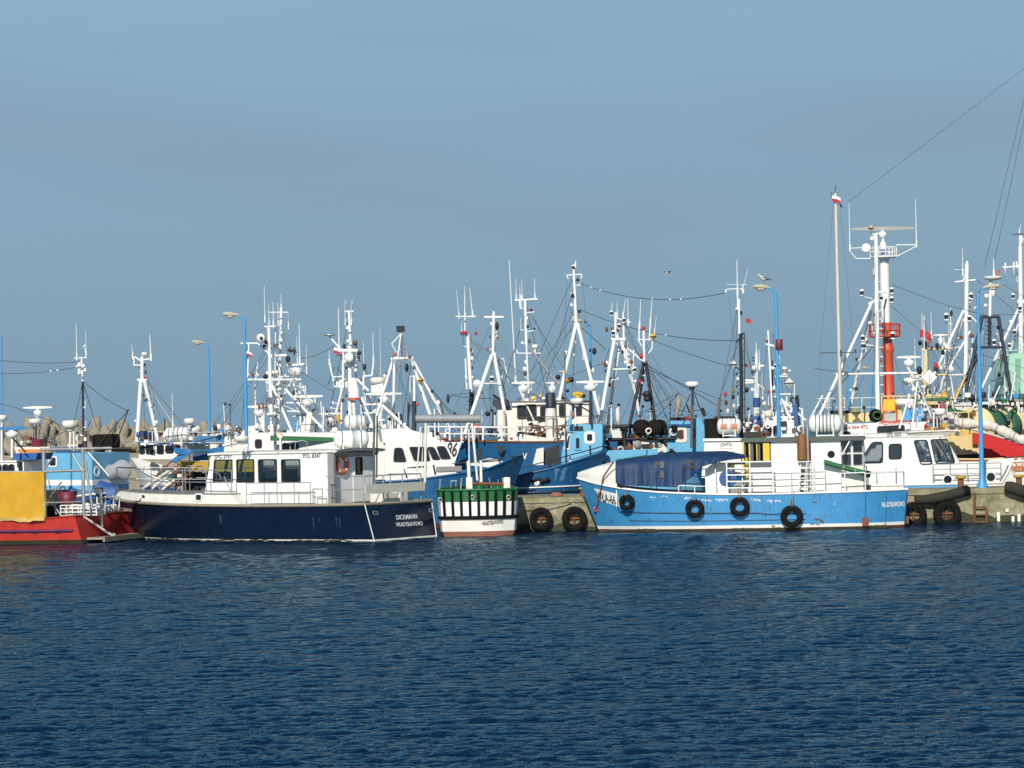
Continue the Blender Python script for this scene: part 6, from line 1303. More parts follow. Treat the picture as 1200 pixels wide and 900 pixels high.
B9.whip(A10, (749.5, 383, 351, 2, -.6, 1.3), (762, 379, 348, 3, -.6, 1.3), (767, 390, 371, 2.5, -.6, .8)); ball(B9, 'red_lantern', paint('lantern_red', (.42, .03, .02), .4), 754, 385, 2.6, -.6, A10, (1, 1, 1.1)); ball(B9, 'red_lantern', MATS['lantern_red'], 751.5, 417.5, 2.6, -.6, A10, (1, 1, 1.3)); diamond(B9, 765, 394.5, 9, -.6, A10, yel2)
rod(B9, 'deck_light', bmetal, 758, 462, 4, .2, -1.2, A10); rod(B9, 'deck_light', bmetal, 758.5, 467.5, 3.4, .2, -1.2, A10); ball(B9, 'mast_lamp', flagr, 750, 447, 2.2, -1, A10)
B9.bars('derrick', dgrey, [(795.8, 460, 768, 491, 1.4, -1), (795.8, 460, 752, 484, 1.1, -1)]); B9.bars('stay', wire, [(757, 427, 840, 475, 1.5, -.6, 0), (758, 428, 796, 460, .9, -.6, -1), (755, 430, 796, 481, .8), (795, 460, 860, 505, .8), (765, 470, 790, 500, .7), (757, 428, 790, 470, .8)])
B9.bars('blue_rail', polebl, [(700, 484, 850, 480, 1, 0), (742, 488, 850, 485, .9, 0)] + [(x, 482, x, 500, .9, 0) for x in (744, 778, 830, 848)])
h9 = house(B9, 'wheelhouse', lblue, [(786, 493), (812, 493), (812, 540), (780, 540)], 1.1, 1.8, [(794.5, 503.5, 801.5, 515)], fm=creamw, e=.13, gm=paint('brown_pane', (.10, .045, .02), .3)); house(B9, 'visor', dblue, [(785.5, 497), (812, 497), (812, 500), (784, 500)], 1.2, .2); house(B9, 'side_cabin', lblue, [(811, 490), (822, 489.5), (825.5, 493), (825.5, 536), (811, 536)], 1.0, 1.6, rsoft=.2); house(B9, 'side_window', pane, [(812, 502), (815, 502), (815, 512), (812, 512)], 1.03, .05)
house(B9, 'roof_box', bmetal, [(790, 489), (803, 489), (803, 495), (790, 495)], .6, .8); house(B9, 'roof_box', paint('box_red', (.3, .02, .015), .5), [(803.5, 488), (808, 488), (808, 495), (803.5, 495)], .6, .4)
pr = B9.bars('radar_post', navym, [(811.5, 480, 811.7, 456, 3, -1.6), (809, 462, 798, 487, 1.2, -1.6), (814, 462, 824, 487, 1.2, -1.6)]); B9.bars('post_foot', paint('post_brown', (.13, .09, .075), .7), [(810.7, 525, 811, 475, 3.8, -1.6)], pr); B9.dome(810.8, 450.3, 16, 6.6, pr, -1.6, None, wclean, navym)
mb = MB()
for c_, r_ in (((787, 537), 11), ((796, 539), 8), ((778, 540), 8), ((812, 537), 9)): mb.ell(B9.q(*c_, -2), (B9.px(r_), .5, B9.px(r_) * .75), 12, 7)
o = mb.build('net_heap', net); tag(o, 'dark brown heap of fishing net behind the ridge of the blue awning', 'net'); o.matrix_world = B9.mw
cl_ = MB(); g = []
for i in range(7): a = i / 6 * 6.28; g.append([B9.q(795 + 1.5 * math.cos(a), 463, -.9 + .1 * math.sin(a)), B9.q(795 + 4 * math.cos(a), 471, -.9 + .2 * math.sin(a)), B9.q(794.5 + 3.4 * math.cos(a + .3), 476, -.9 + .2 * math.sin(a)), B9.q(793 + 1.8 * math.cos(a), 487, -.9 + .1 * math.sin(a))])
cl_.sheet(g); o = cl_.build('oilskin', paint('tan_cloth', (.33, .28, .21), .9, .2)); tag(o, 'tan oilskin hung up to dry from a thin derrick', 'oilskin'); o.matrix_world = B9.mw
B9.bars('light_arm', bmetal, [(805, 474, 808, 484, 2, -.6), (823, 478, 826, 488, 4, -.8)])
speckle(B9, 'deck_fitting', [bmetal, rusty, wold, bmetal, net, dgrey], (700, 500, 792, 530), 44, (1.4, 4), (-1.8, -.4), seed=29)

# ---------- boat with the name on a white roof board, black mast
J = boat('fishing_boat', 'boat with black ladder mast and named white roof board behind the blue awning', 1000, 812, 118.4, 'L', 8, (1.9, 1.9, 2.5), 4.4, [antif, dblue], None, 1.0, capm=dgrey)
hj = house(J, 'wheelhouse', white, [(826, 516), (871, 515), (876, 531), (876, 560), (822, 560)], 1.2, 2.3); house(J, 'roof_edge', wclean, [(824, 514), (871, 513.5), (871, 516.5), (824, 517)], 1.3, 2.5, parent=hj)
t0, t1 = J.uv('y+', 1.21, (844, 523.2), (858, 522.8)); J.text('name', 'JOWITA', MATS['lettering_black'], J.pfun('y+', 1.205), t0, t1, .14, hj); J.bars('name_line', grey, [(842, 526, 859, 525.5, .7, -1.22)], hj)
house(J, 'gear_stack', net, [(825, 491), (852, 489), (853, 514), (826, 514)], .3, .9); J.bars('roof_edge_black', bmetal, [(838, 489, 862, 489, 3, -.3)])
mj = J.bars('mast', bmetal, [(868.2, 391, 869.2, 512, 4.6), (872.2, 391, 873.2, 512, 1.2), (867, 391, 873, 391, 2), (866, 397, 862, 402, 2)] + [(868, 396 + i * 8, 873, 396 + i * 8, .9) for i in range(14)]); J.bars('topmast', wmast, [(866.5, 391, 866, 350, 2.8), (864.5, 363, 864, 340, 1.8), (852, 339, 864, 338.5, 1.4), (866, 338, 872, 340, 1.4), (851, 339, 850.5, 343, 2.2), (871.5, 339, 871, 344, 2.2), (862, 362, 867, 362, 3)], mj)
J.whip(mj, (864.3, 345, 304, 0, 0, 1.5), (870, 340, 315, 7, 0, .8)); J.bars('yagi_antenna', wmast, [(852, 333.5, 875, 333.5, .6)], mj); diamond(J, 859, 427, 11, 0, mj, wclean); J.bars('reflector_arm', bmetal, [(862, 430, 868, 434, 1.2)], mj)
J.bars('stay', wire, [(866, 398, 843, 466, 1, 0, -.5), (862, 402, 858, 480, .6), (873, 398, 884, 450, .8, 0, 1), (853, 343, 860, 400, .5)])
J.bars('wood_post', paint('post_wood', (.17, .10, .07), .8), [(842, 492, 843.5, 466, 3.2, -.4)]); house(J, 'black_locker', bmetal, [(866, 507), (896, 505), (896, 516), (867, 517)], .3, .6)
for px, py, m_ in ((850, 462, flagr), (851, 472, rusty), (859, 458, ochre), (859, 465, navym), (860, 476, wclean), (853, 482, wold), (864, 482, navym), (862, 490, wclean)): ball(J, 'hanging_float', m_, px, py, 2.4, .6, None, (.9, .9, 1.3))
house(J, 'yellow_screen', MATS['bright_yellow'], [(870, 515), (908, 514), (908, 550), (870, 550)], 1.9, .06)
rj = raft('life_raft', P(854.5, 499.5, 117.6), (.99, -.1, 0), 1.0, .325, 'white life raft canister with orange stickers above the named roof board', 2, lm=paint('sticker', (.55, .22, .14), .6))
flag('flag', 874, 373, 6, 5, 118.4, 'tiny red pennant flying beside the black ladder mast', 0, [flagr, flagr])
flag('flag', 872.5, 426, 4, 4, 118.8, 'tiny red flag low beside the black ladder mast', 0, [flagr, flagr])
speckle(J, 'deck_fitting', [bmetal, wold, wmast, rusty, dgrey], (872, 496, 900, 510), 18, (1.4, 3.4), (-.4, .6), seed=31)

# ---------- white and blue boat with a frame mast
K = boat('trawler', 'white boat with blue banded mast column and white A frame', 985, 865, 127, 'L', 10, (2.4, 2.3, 2.8), 5, [antif, white], None, 1.0, capm=white)
hk = house(K, 'wheelhouse', white, [(868, 494), (930, 492), (932, 535), (866, 535)], 1.3, 2.6, [(896, 500, 903, 510), (907, 500, 914, 510)]); house(K, 'blue_slope', MATS['signal_blue'], [(876, 490), (890, 486), (892, 500), (886, 496)], 1.35, .5)
mk_ = K.bars('mast_column', wmast, [(886.5, 450, 886.5, 415, 4, 0), (886.5, 495, 886.8, 450, 8, 0, 0, 6), (882, 430, 896, 430, 2), (873, 449, 888, 448, 2.4), (873, 446, 887, 446, 3), (888, 450, 896, 456, 2)]); K.bars('blue_band', sblue, [(886.6, 477, 886.7, 466, 9, 0)], mk_)
K.whip(mk_, (886.5, 418, 401, 0, 0, 1.4), (890, 432, 409, 0, 0, 1.2), (893.5, 462, 436, 0, 0, .9)); ball(K, 'mast_lamp', wold, 883.5, 431.5, 3, -.2, mk_); ball(K, 'mast_lamp', wclean, 893, 429, 2.4, 0, mk_, (1.5, 1, .7)); ball(K, 'horn', bmetal, 875, 457, 2.4, 0, mk_, (1, 1, 1.4)); K.bars('windvane', navym, [(881, 419, 886, 419.5, 1.6), (881, 422.5, 886, 423, 1.4)], mk_)
K.dome(898.5, 484.5, 14, 8, None, -.4, 496); ball(K, 'searchlight', wold, 895, 473, 3.4, -.2); ball(K, 'searchlight', wmast, 893, 467, 2.4, -.4); 
pk = K.bars('pole_mast', wmast, [(905.5, 490, 900, 387, 2.4), (898, 397, 901, 397, 2), (897, 403.5, 907, 405.5, 3.2), (913.2, 470, 913, 417, 2.2, .6)]); K.bars('dark_pole', navym, [(905.7, 495, 905, 422, 2, .6), (900, 476, 915, 476, 1.2)]); 
AK = K.bars('frame_mast', wmast, [(913, 467, 906, 512, 2.8, -.6), (913, 467, 926, 512, 2.8, .4), (916, 467, 935, 512, 2.8, -.6), (918, 470, 946, 494, 2.8), (889, 489.5, 930, 489, 2.6, -.4), (898, 490, 908, 502, 2.6, -.6), (906, 462, 929, 462, 2, .2), (922, 462, 922, 497, 2.2, .3), (911, 494, 924, 512, 2.6)]); each(K, 'light_post', wmast, [(931, 450, 931, 466, 1.2), (908, 441, 923, 441, 2, .2), (940, 479, 941, 511, 2.8), (936, 478, 941, 480, 1.8)], AK)
diamond(K, 925, 449, 13, .2, AK, wold); lantern(K, 919.5, 434.5, .2, 1.3, AK, grey); lantern(K, 909, 460.5, .2, 1.4, AK, grey); ball(K, 'mast_lamp', wclean, 925.5, 434.5, 1.8, .2, AK); ball(K, 'mast_lamp', flagr, 901, 459, 1.8, .2, AK); lantern(K, 909, 429, .4, .8, AK)
K.bars('davit', bmetal, [(926, 467, 936, 464, 3, .2), (927, 467, 928, 490, 3, .2), (934, 466, 935, 480, 5, .2), (935, 480, 937, 500, 2.4, .2)]); house(K, 'blue_bag', sblue, [(929, 474), (934, 472), (936, 508), (927, 510)], .2, .4); house(K, 'blue_bag', dblue, [(905, 498), (935, 498), (938, 512), (902, 512)], .3, .5)
speckle(K, 'deck_fitting', [wold, bmetal, wmast, dgrey, wclean, sblue, creamw], (874, 488, 942, 512), 44, (1.3, 3.6), (-1.6, -.2), seed=37)

# ---------- bare mast of a sailing boat
N_ = boat('sailing_boat', 'sailing boat with tall bare silver mast and a small red flag', 1015, 935, 121.6, 'L', 6, (1.5, 1.4, 1.7), 2.9, [antif, white], None, .8, capm=white)
mn = N_.bars('mast', alu, [(986.5, 540, 979, 226, 5.4, 0, 0, 4)], None, 10); N_.bars('spreader', dgrey, [(961, 413.5, 1004, 413, 1.4), (984, 410, 984.5, 418, 5)], mn); N_.bars('shroud', wire, [(977, 236, 961, 413, .5), (961, 413, 960, 500, .5), (984, 236, 1001, 413, .5, 0), (1002, 413, 1011, 500, .5)]); N_.bars('forestay', wire, [(994, 237, 1240, 50, .7, 0, 6)])
N_.bars('mast_head', bmetal, [(974, 231, 974, 225, .8), (978.5, 226, 979, 217, 1), (976, 226, 982, 226, 1.2), (984, 239, 987, 243, 1.6)], mn)
flag('flag', 975, 229, 10, 7, 121.4, 'white over red flag at the head of the bare silver mast', 0)
ball(N_, 'mast_lamp', bmetal, 1002.5, 411, 1.2, 0, mn)

# ---------- angling boat, white superstructure with telephone number
SH = boat('trawler', 'white angling boat with red phone number lettering and tall tripod mast', 1110, 965, 125.5, 'L', 6, (2.6, 2.5, 3.0), 5.4, [antif, white], None, 1.0, capm=white)
hs = house(SH, 'superstructure', white, [(984, 497), (1090, 494), (1092, 545), (980, 545)], 1.6, 3.2, [(986, 507, 996, 517), ((1029, 500.5), (1059, 499), (1059, 508), (1029, 509))])
fS = SH.pfun('y+', 1.607)
t0, t1 = SH.uv('y+', 1.607, (988, 503.6), (1017, 502.2)); SH.text('phone_number', '604 984 472', redletter, fS, t0, t1, .155, hs)
t0, t1 = SH.uv('y+', 1.607, (1029.5, 498.2), (1067, 496.4)); SH.text('lettering', 'WĘDKARSTWO', redletter, fS, t0, t1, .17, hs)
ms = SH.bars('mast', wmast, [(1026.5, 274, 1029, 500, 5, 0, 0, 6.4), (1020.6, 357, 955, 498, 3.8, -.2, -1.6), (1020.6, 364, 992, 498, 3.8, .2, 1.6), (979, 438.5, 1078, 437, 2.8, 0), (1018, 357, 1026, 352, 4), (1024, 275, 1030, 274, 3), (1040, 342, 1028, 343, 2), (1010, 347, 1022, 350, 1.2), (1012, 404, 1024, 405, 1.4), (1028, 366, 1034, 363, 1.4)], None, 8)
for px, py, s_ in ((1010, 343, 1.1), (1045, 340.5, 1), (1045, 351, 1), (1011, 396, 1), (1011.5, 405, 1), (1046, 393, 1.2), (1033, 349, .9)): lantern(SH, px, py, -.2 if px < 1020 else .2, s_, ms)
SH.bars('mast_step', wmast, [(1028 + i * .13, 330 + 11 * i, 1034 + i * .13, 330 + 11 * i, 1) for i in range(13)], ms); diamond(SH, 1020.6, 267.5, 8, -.2, ms, cream)
SH.bars('lamp_bracket', wmast, [(1020.5, 272, 1024, 276, 1.4)], ms); ball(SH, 'mast_lamp', wclean, 1022, 280, 3, 0, ms)
SH.bars('cable', bmetal, [(1036, 360, 1038, 468, 1.6, .3), (1038.5, 350, 1036, 362, 2.4, .3)], ms)
SH.bars('upper_rail', wmast, [(958, 467, 1030, 466, 1, 0), (962, 478, 1030, 477, .8, 0)] + [(x, 467, x - 1, 492, 1.2, 0) for x in (972, 990, 1010)] + [(950, 490, 964, 463, 2.2, -.6), (960, 492, 972, 466, 1.8, .4)])
for poly in ([(990, 485), (1004, 483), (1005, 495), (988, 495)], [(1006, 484), (1023, 483), (1024, 494), (1005, 494)]): house(SH, 'roof_locker', cream, poly, .8, .9)
diamond(SH, 1003, 483.5, 13, -1.3, None, paint('olive_shape', (.30, .30, .12), .7)); house(SH, 'roof_hatch', bmetal, [(972, 481), (996, 481), (996, 486), (974, 486)], .3, .6)
house(SH, 'yellow_board', yel2, [(1035, 468), (1049, 467.5), (1049, 481), (1035, 481.5)], .9, .08); SH.bars('cream_frame', cream, [(1033, 464.5, 1110, 464, 1.8, -.9), (1033, 464, 1033.5, 484, 1.6, -.9), (1056, 464, 1056, 468, 1.2, -.9)]); house(SH, 'green_edge', green, [(1058, 467), (1110, 466), (1110, 470), (1058, 471)], .7, .4)
SH.dome(1060, 471, 26, 8, None, -.6, None, wclean); house(SH, 'radar_pedestal', cream, [(1052, 476), (1057, 476), (1057, 492), (1052, 492)], .5, .4); house(SH, 'grey_locker', steel, [(1036, 484), (1050, 482), (1050, 493), (1036, 494)], .7, .6); house(SH, 'blue_box', polebl, [(1058, 480.5), (1082, 479.5), (1082, 492), (1058, 492)], .9, .8)
mb = MB(); mb.torus(SH.q(1027, 488, -1.4), .2, .07, (0, 1, 0), 16, 6); mb.ell(SH.q(1026, 487, -1.2), (.3, .1, .3), 10, 6); SH.mk('black_hoop', black, mb)
mb = MB(); mb.torus(SH.q(1028, 487, -1.55), .17, .035, (0, 1, 0), 14, 6); SH.mk('green_ring', green, mb)
SH.bars('stay', wire, [(1046, 334, 1110, 358, 1, .2), (1110, 358, 1165, 372, 1, .2, 1), (1044, 358, 1076, 386, 1, .2)]); ball(SH, 'block', bmetal, 1115, 367, 1.6, .2, None, (1, 1, 2.6))

# ---------- white passenger boat behind the pier
WP = boat('motor_boat', 'white motor boat moored behind the pier, with crab emblem on its bow', 1000, 1290, 118.6, 'R', 5, (1.7, 1.75, 2.7), 4.4, [polebl, white], [(-.5, 'z', 0), (.5, 'z', 0), (1.0, 'z', 0), (1, 'f', 1)], 1.4, capm=white, bul=.15, zf=lambda x: 1.45 if x < .6 else 1.45 + .85 * min(1, (x - .6) / .25) + .05 * max(0, x - 1.0), n=44)
house(WP, 'trunk', white, [(1062, 542), (1187, 541), (1187, 585), (1062, 585)], 1.34, 2.68)
WP.h.belt('blue_band', polebl, lambda x: 1.30, -3.6, WP.on(1122, 570, -2).x, -1, .13, -.06)
CY = 1.35; f = WP.pfun('y-', -CY); f2_ = WP.pfun('y+', CY)
pts = WP.uv('y-', -CY, (1008, 547), (1012, 511), (1066, 509), (1107, 510), (1126, 543), (1126, 580), (1004, 582))
rw = [soft(WP.uv('y-', -CY, *w_), .1) for w_ in ([(1013, 542), (1013, 533), (1022, 519), (1033.5, 519), (1033.5, 541.5)], [(1042.5, 521.5), (1055.5, 521), (1055.5, 537), (1042.5, 537.5)], [(1071.5, 517), (1086, 516.5), (1092, 543), (1079, 543.5)], [(1091, 516), (1110, 515.5), (1118.5, 541.5), (1097, 542.5)])]
mb = MB(); mb.plate(pts, rw, f, .05); mb.plate(pts, rw, f2_, .05)
mb.hexa([(pts[1][0], -CY, pts[1][1] - .1), (pts[3][0], -CY, pts[3][1] - .1), (pts[3][0], CY, pts[3][1] - .1), (pts[1][0], CY, pts[1][1] - .1)], [(pts[1][0], -CY, pts[1][1] - .04), (pts[3][0], -CY, pts[3][1] - .04), (pts[3][0], CY, pts[3][1] - .04), (pts[1][0], CY, pts[1][1] - .04)]); cw = WP.mk('cabin', white, mb)
for v_ in rw: WP.window(cw, v_, f, e=.05); WP.window(cw, v_, f2_, e=.05)
mb = MB(); ptz = pts[1:4]; xs_ = [p_[0] for p_ in ptz]; zt = ptz[1][1]
mb.slab([[(pts[1][0], y_, zt - .02 + .05 * (1 - (y_ / CY) ** 2)) for y_ in (-CY, -.7, 0, .7, CY)], [(pts[3][0], y_, zt - .02 + .05 * (1 - (y_ / CY) ** 2)) for y_ in (-CY, -.7, 0, .7, CY)]], (0, 0, .05)); WP.mk('roof', white, mb)
mb = MB(); a, b = pts[3], pts[4]; gq = [[V((a[0], y_, a[1])), V((b[0], y_, b[1]))] for y_ in (-CY, CY)]
fF = lambda u, v, w_: V((a[0] + (b[0] - a[0]) * v + w_, -CY + u, a[1] + (b[1] - a[1]) * v))
fr_ = [[(.1 + i * .88, .12), (.9 + i * .88, .12), (.9 + i * .88, .88), (.1 + i * .88, .88)] for i in range(3)]
mb.plate([(.0, 0), (2 * CY, 0), (2 * CY, 1), (0, 1)], fr_, fF, .05); mb.plate([(-CY, .9), (CY, .9), (CY, pts[0][1] + .9), (-CY, pts[0][1] + .9)], [], WP.pfun('x-', pts[1][0]), .05); WP.mk('windscreen', white, mb)
for v_ in fr_: WP.window(cw, v_, fF, gm=gl)
mb = MB(); p0 = WP.on(1066, 512, -CY); p1 = WP.on(1124, 504, -CY); x0_, x1_ = p0.x, p1.x; z_ = p1.z; mb.slab([[(x0_ - .1, y_, z_ - .02), (x0_ + .3, y_, z_), (x1_ - .3, y_, z_ + .02), (x1_, y_, z_)] for y_ in (-CY - .15, -.6, .6, CY + .15)], (0, 0, -.05)); mb.hexa([(x0_, -CY - .1, z_ - .05), (x1_ - .1, -CY - .1, z_ - .06), (x1_ - .1, CY + .1, z_ - .06), (x0_, CY + .1, z_ - .05)], [(x0_ - .2, -CY + .02, z_ - .22), (x1_ - .45, -CY + .02, z_ - .24), (x1_ - .45, CY - .02, z_ - .24), (x0_ - .2, CY - .02, z_ - .22)]); WP.mk('roof_visor', wold, mb)
mb = MB(); du = WP.uv('y-', -CY, (1041, 516), (1058.5, 515.5), (1058.5, 574), (1041, 574)); mb.plate(du, [grow(rw[1], .03)], lambda u, v, w_: f(u, v, w_ + .018), .02); WP.mk('door', wclean, mb, cw)
mb = MB(); c_ = WP.on(1022, 533, -CY + .4); mb.cbox(c_, (.55, .3, .5)); WP.mk('inner_board', wclean, mb)
mb = MB(); c_ = WP.on(1100, 540, -.2); mb.cbox(c_ + V((0, 0, -.3)), (.9, 1.8, .6)); mb.cbox(c_ + V((-.9, 0, -.2)), (.5, .5, 1.2)); WP.mk('console', dgrey, mb)
t0, t1 = WP.uv('y-', -CY, (1039.5, 511.8), (1056, 511)); WP.text('registration', 'SPG 3003', blackpaint, f, t0, t1, .155, cw)
for px, py, r_ in ((1110.5, 562, .17), (1161, 559, .18)):
    c_ = WP.h.find(px, py, -1); mb = MB(); y_ = WP.h.at(c_.x, c_.z, -1).y; fp = lambda u, v, w_, y_=y_: V((u, y_ - .03 - w_, v)); mb.plate(circ(c_.x, c_.z, r_ * 1.25, 18), [circ(c_.x, c_.z, r_, 18)], fp, .05); mb.plate(circ(c_.x, c_.z, r_ * 1.05, 18), [], lambda u, v, w_: fp(u, v, w_ - .02), .02, 1); WP.mk('porthole', [wmast, MATS['dark_pane']], mb, WP.h.o)
# crab emblem
c_ = WP.h.find(1194.5, 548, -1); y_ = WP.h.at(c_.x, c_.z, -1).y; crab = paint('crab_orange', (.50, .20, .09), .6, .15); mb = MB(); sgn = 1
ff_ = lambda u, v: V((c_.x + u, WP.h.at(c_.x + u, c_.z, -1).y - .014, c_.z + v))
mb.add([ff_(.2 * math.cos(a * .3491), .16 * math.sin(a * .3491)) for a in range(18)], [list(range(18))])
for s_ in (-1, 1):
    for k in range(4):
        an = -.9 + .38 * k; mb.path([ff_(s_ * .16 * math.cos(an), .12 * math.sin(an) - .02), ff_(s_ * .30 * math.cos(an * .8), .2 * math.sin(an) + .03), ff_(s_ * .38 * math.cos(an), .26 * math.sin(an) - .06)], [.03, .025, .012], 5)
    mb.path([ff_(s_ * .12, .12), ff_(s_ * .24, .22), ff_(s_ * .20, .33)], .035, 5); mb.ell(ff_(s_ * .15, .36), (.09, .012, .07), 8, 5); mb.ell(ff_(s_ * .06, .17), (.03, .02, .04), 6, 4)
WP.mk('crab_emblem', crab, mb, WP.h.o)
zd = 1.75; sel = [WP.h.pt(i, WP.h.st[i][4], -1) for i in range(12, 44, 3) if WP.h.st[i][0] < .6]
WP.rail('side_rail', steel, [p_ + V((0, .05, 0)) for p_ in sel], .82, 4, .018, rp=.026); WP.rail('side_rail', steel, [V((p_.x, -p_.y - .05, p_.z)) for p_ in sel], .82, 2, .018)
each(WP, 'grab_rail', steel, [(1017, 557, 1018, 580, 1, -2), (1027, 553, 1028, 580, 1, -2), (1050, 548, 1050, 576, 1.2, -2)])
WP.bars('horn', navym, [(1034, 516, 1038, 514.5, 2.6, -1.6)]); ball(WP, 'loudhailer', wclean, 1008.5, 509, 3.4, -1.2); each(WP, 'wiper', bmetal, [(1101, 512, 1104, 522, 1.2, -1.5), (1074, 512, 1076, 520, 1, -1.5)])
WP.dome(1100, 482.5, 19, 8, None, -.2, 503, wclean, steel); mr = WP.bars('roof_frame', steel, [(1088, 506, 1089, 488, 1.2, -.6), (1112, 506, 1112, 486, 1.2, -.6), (1086, 489, 1114, 487, 1.2, -.6), (1094, 505, 1097, 490, 1.6, -.3), (1105, 505, 1104, 490, 1.6, -.3), (1120, 503, 1118, 480, 1.4, 0)])
WP.bars('lattice_mast', wmast, [(1069, 500, 1075, 447, 2.2, -.4), (1066, 445, 1086, 480, 2, 0), (1075, 447, 1092, 490, 2.2, 0), (1062, 428, 1076, 450, 2.6, .2), (1075, 448, 1075, 500, 1.6, .4), (1054, 502, 1066, 462, 2.4, -.8), (1083, 505, 1083, 370, 1.2, .6), (1066, 446, 1080, 444, 2)])
WP.scanner(1065, 418.5, 28, None, .2, .03, 3, 432, creamw, None, 13); WP.dome(1066, 446, 15, 7, None, .2, None, wold)
house(WP, 'flood_lamp', creamw, [(1068, 496), (1083, 495.5), (1083, 504), (1068, 504.5)], .9, .3); ball(WP, 'searchlight', bmetal, 1077.5, 434, 4, 0, None, (.9, .9, 1.2))
speckle(WP, 'roof_fitting', [bmetal, steel, wold, ochre, dgrey, orange], (1082, 490, 1122, 504), 26, (1.2, 3.4), (-.8, .4), seed=41); speckle(WP, 'roof_fitting', [wold, wmast, creamw, dgrey], (1060, 440, 1082, 478), 14, (1.2, 3), (-.2, .4), seed=42)

# ---------- cream trawler
CT = boat('trawler', 'cream and red trawler with big net drum and ochre mast', 1075, 1290, 129, 'R', 8, (2.4, 2.4, 3.2), 6, [antif, red], None, 1.0, capm=cream)
hc = house(CT, 'deckhouse', cream, [(1096, 511), (1146, 511), (1146, 545), (1096, 545)], 1.8, 3.0); house(CT, 'gap_shade', bmetal, [(1112, 534), (1172, 530), (1172, 548), (1112, 548)], 1.85, .4)  # solid black block painted in as the shade of a gap
house(CT, 'red_screen', redcloth, [(1140, 507), (1172, 511), (1215, 524), (1215, 545), (1152, 540), (1152, 521), (1140, 520)], 2.1, .08)
k = CT.px(1); c_ = CT.q(1144, 500, -.9); ax_ = CT.inv.to_3x3() @ V((.46, .89, 0)); mb = MB(); mb.lathe([(0, -.06), (23 * k, -.06), (23.5 * k, 0), (23 * k, .06), (0, .06)], c_, ax_, 28); dr = CT.mk('drum_flange', cream, mb)
mb = MB(); mb.lathe([(20 * k, .08), (22 * k, .7), (21.5 * k, 1.5), (20 * k, 2.3), (8 * k, 2.32)], c_, ax_, 22); CT.mk('green_net', netg, mb)
mb = MB(); c2 = c_ + ax_ * 2.75; u_ = V(ax_).cross(V((0, 0, 1))).normalized(); mb.torus(c2, 20 * k, 1.2 * k, ax_, 20, 5); mb.torus(c2, 13 * k, 1 * k, ax_, 18, 5)
for a in range(14): d_ = u_ * math.cos(a * .449) + V((0, 0, 1)) * math.sin(a * .449); mb.bar(c2 + d_ * 13 * k, c2 + d_ * 20 * k, .9 * k, None, 5)
CT.mk('spoked_flange', cream, mb); mb = MB(); c3 = c2 + ax_ * .5; mb.lathe([(21 * k, 0), (22 * k, .5), (20 * k, 1.2)], c3, ax_, 20); CT.mk('green_net', netg, mb); mb = MB(); mb.lathe([(0, 1.3), (23 * k, 1.3), (23 * k, 1.42), (0, 1.42)], c3, ax_, 22); CT.mk('drum_flange', cream, mb)
house(CT, 'drum_bracket', brown, [(1139, 482), (1143.5, 481.5), (1143.5, 488), (1139, 488.5)], 1.5, .1)
each(CT, 'crate_rail', cream, [(1098, 498, 1099, 512, 2, -1.6), (1106, 500, 1107, 512, 2, -1.6), (1098, 484, 1136, 483, 1.6, -1.6), (1135, 483, 1135.5, 496, 1.8, -1.6), (1122, 484, 1122, 496, 1.4, -1.6)])
for i in range(5): 
    mb = MB(); mb.cbox(CT.q(1099 + i * 4.2, 507 - (i % 2) * 3, -1.4), (.2, .2, .34)); CT.mk('orange_crate', orange if i % 2 else yel2, mb)
mc = CT.bars('mast', cream, [(1083, 505, 1086, 400, 5.4, .4, .4, 5), (1081, 410, 1116, 408.5, 2.4, .4), (1083, 397, 1094, 396, 2.4, .4), (1103, 405, 1103, 395, 1.4, .4), (1076, 440, 1110, 439, 2.4, .4), (1094, 470, 1113, 455, 4, .4), (1115, 478, 1132, 440, 2.6, .4)])
CT.bars('orange_top', orange, [(1089, 402, 1090, 393, 3.4, .4)], mc); CT.scanner(1102, 392.5, 17, mc, .4, .05, 2, None, creamw, None, 6); CT.whip(mc, (1081, 442, 367, 1, .4, 1.5), (1091.5, 394, 366, 0, .4, 1), (1072.5, 430, 397, 0, .4, 1), (1112, 410, 372, 0, .4, .9))
for px, py, m_ in ((1085, 404, navym), (1098, 405, bmetal), (1107, 404, wold), (1105, 413, bmetal), (1078, 402, bmetal), (1103, 431, wclean), (1116, 433, wold), (1082, 447, ochre)): ball(CT, 'mast_lamp', m_, px, py, 2.6, .2, mc, (.9, .9, 1.2))
mb = MB(); c_ = CT.q(1089.5, 442, -.6); s_ = CT.px(9); mb.plate([(-s_, 0), (0, -s_), (s_, 0), (0, s_)], [], lambda u, v, w_: c_ + V((u, -w_, v)), .05); CT.mk('white_diamond', wclean, mb, mc)
o = flag('flag', 1078, 386, 13, 9, 128.6, 'dark red flag streaming from the ochre mast head', 0, [flagr, flagr], .5); flag('flag', 1092, 462, 18, 16, 128.2, 'large faded red flag drooping beside the ochre mast', 0, [paint('flag_dull', (.28, .12, .13), .8), flagr], .9); flag('flag', 1094, 424, 6, 11, 128.5, 'maroon and blue flag halfway up the ochre mast', 0, [flagr, navym], .6); flag('flag', 1114, 483, 10, 8, 128, 'small white and blue striped flag above the cream deckhouse', 0, [wclean, sblue], .3)
CT.bars('black_rail', bmetal, [(1114, 468, 1200, 470, 1.4, -.4), (1118, 476, 1140, 476, 1.2, -.4)] + [(x, 468, x, 482, 1.2, -.4) for x in (1118, 1150, 1175)]); ball(CT, 'black_float', bmetal, 1139, 466.5, 4.2, -.4); CT.bars('black_post', navym, [(1147, 500, 1148, 466, 5, -.8)])
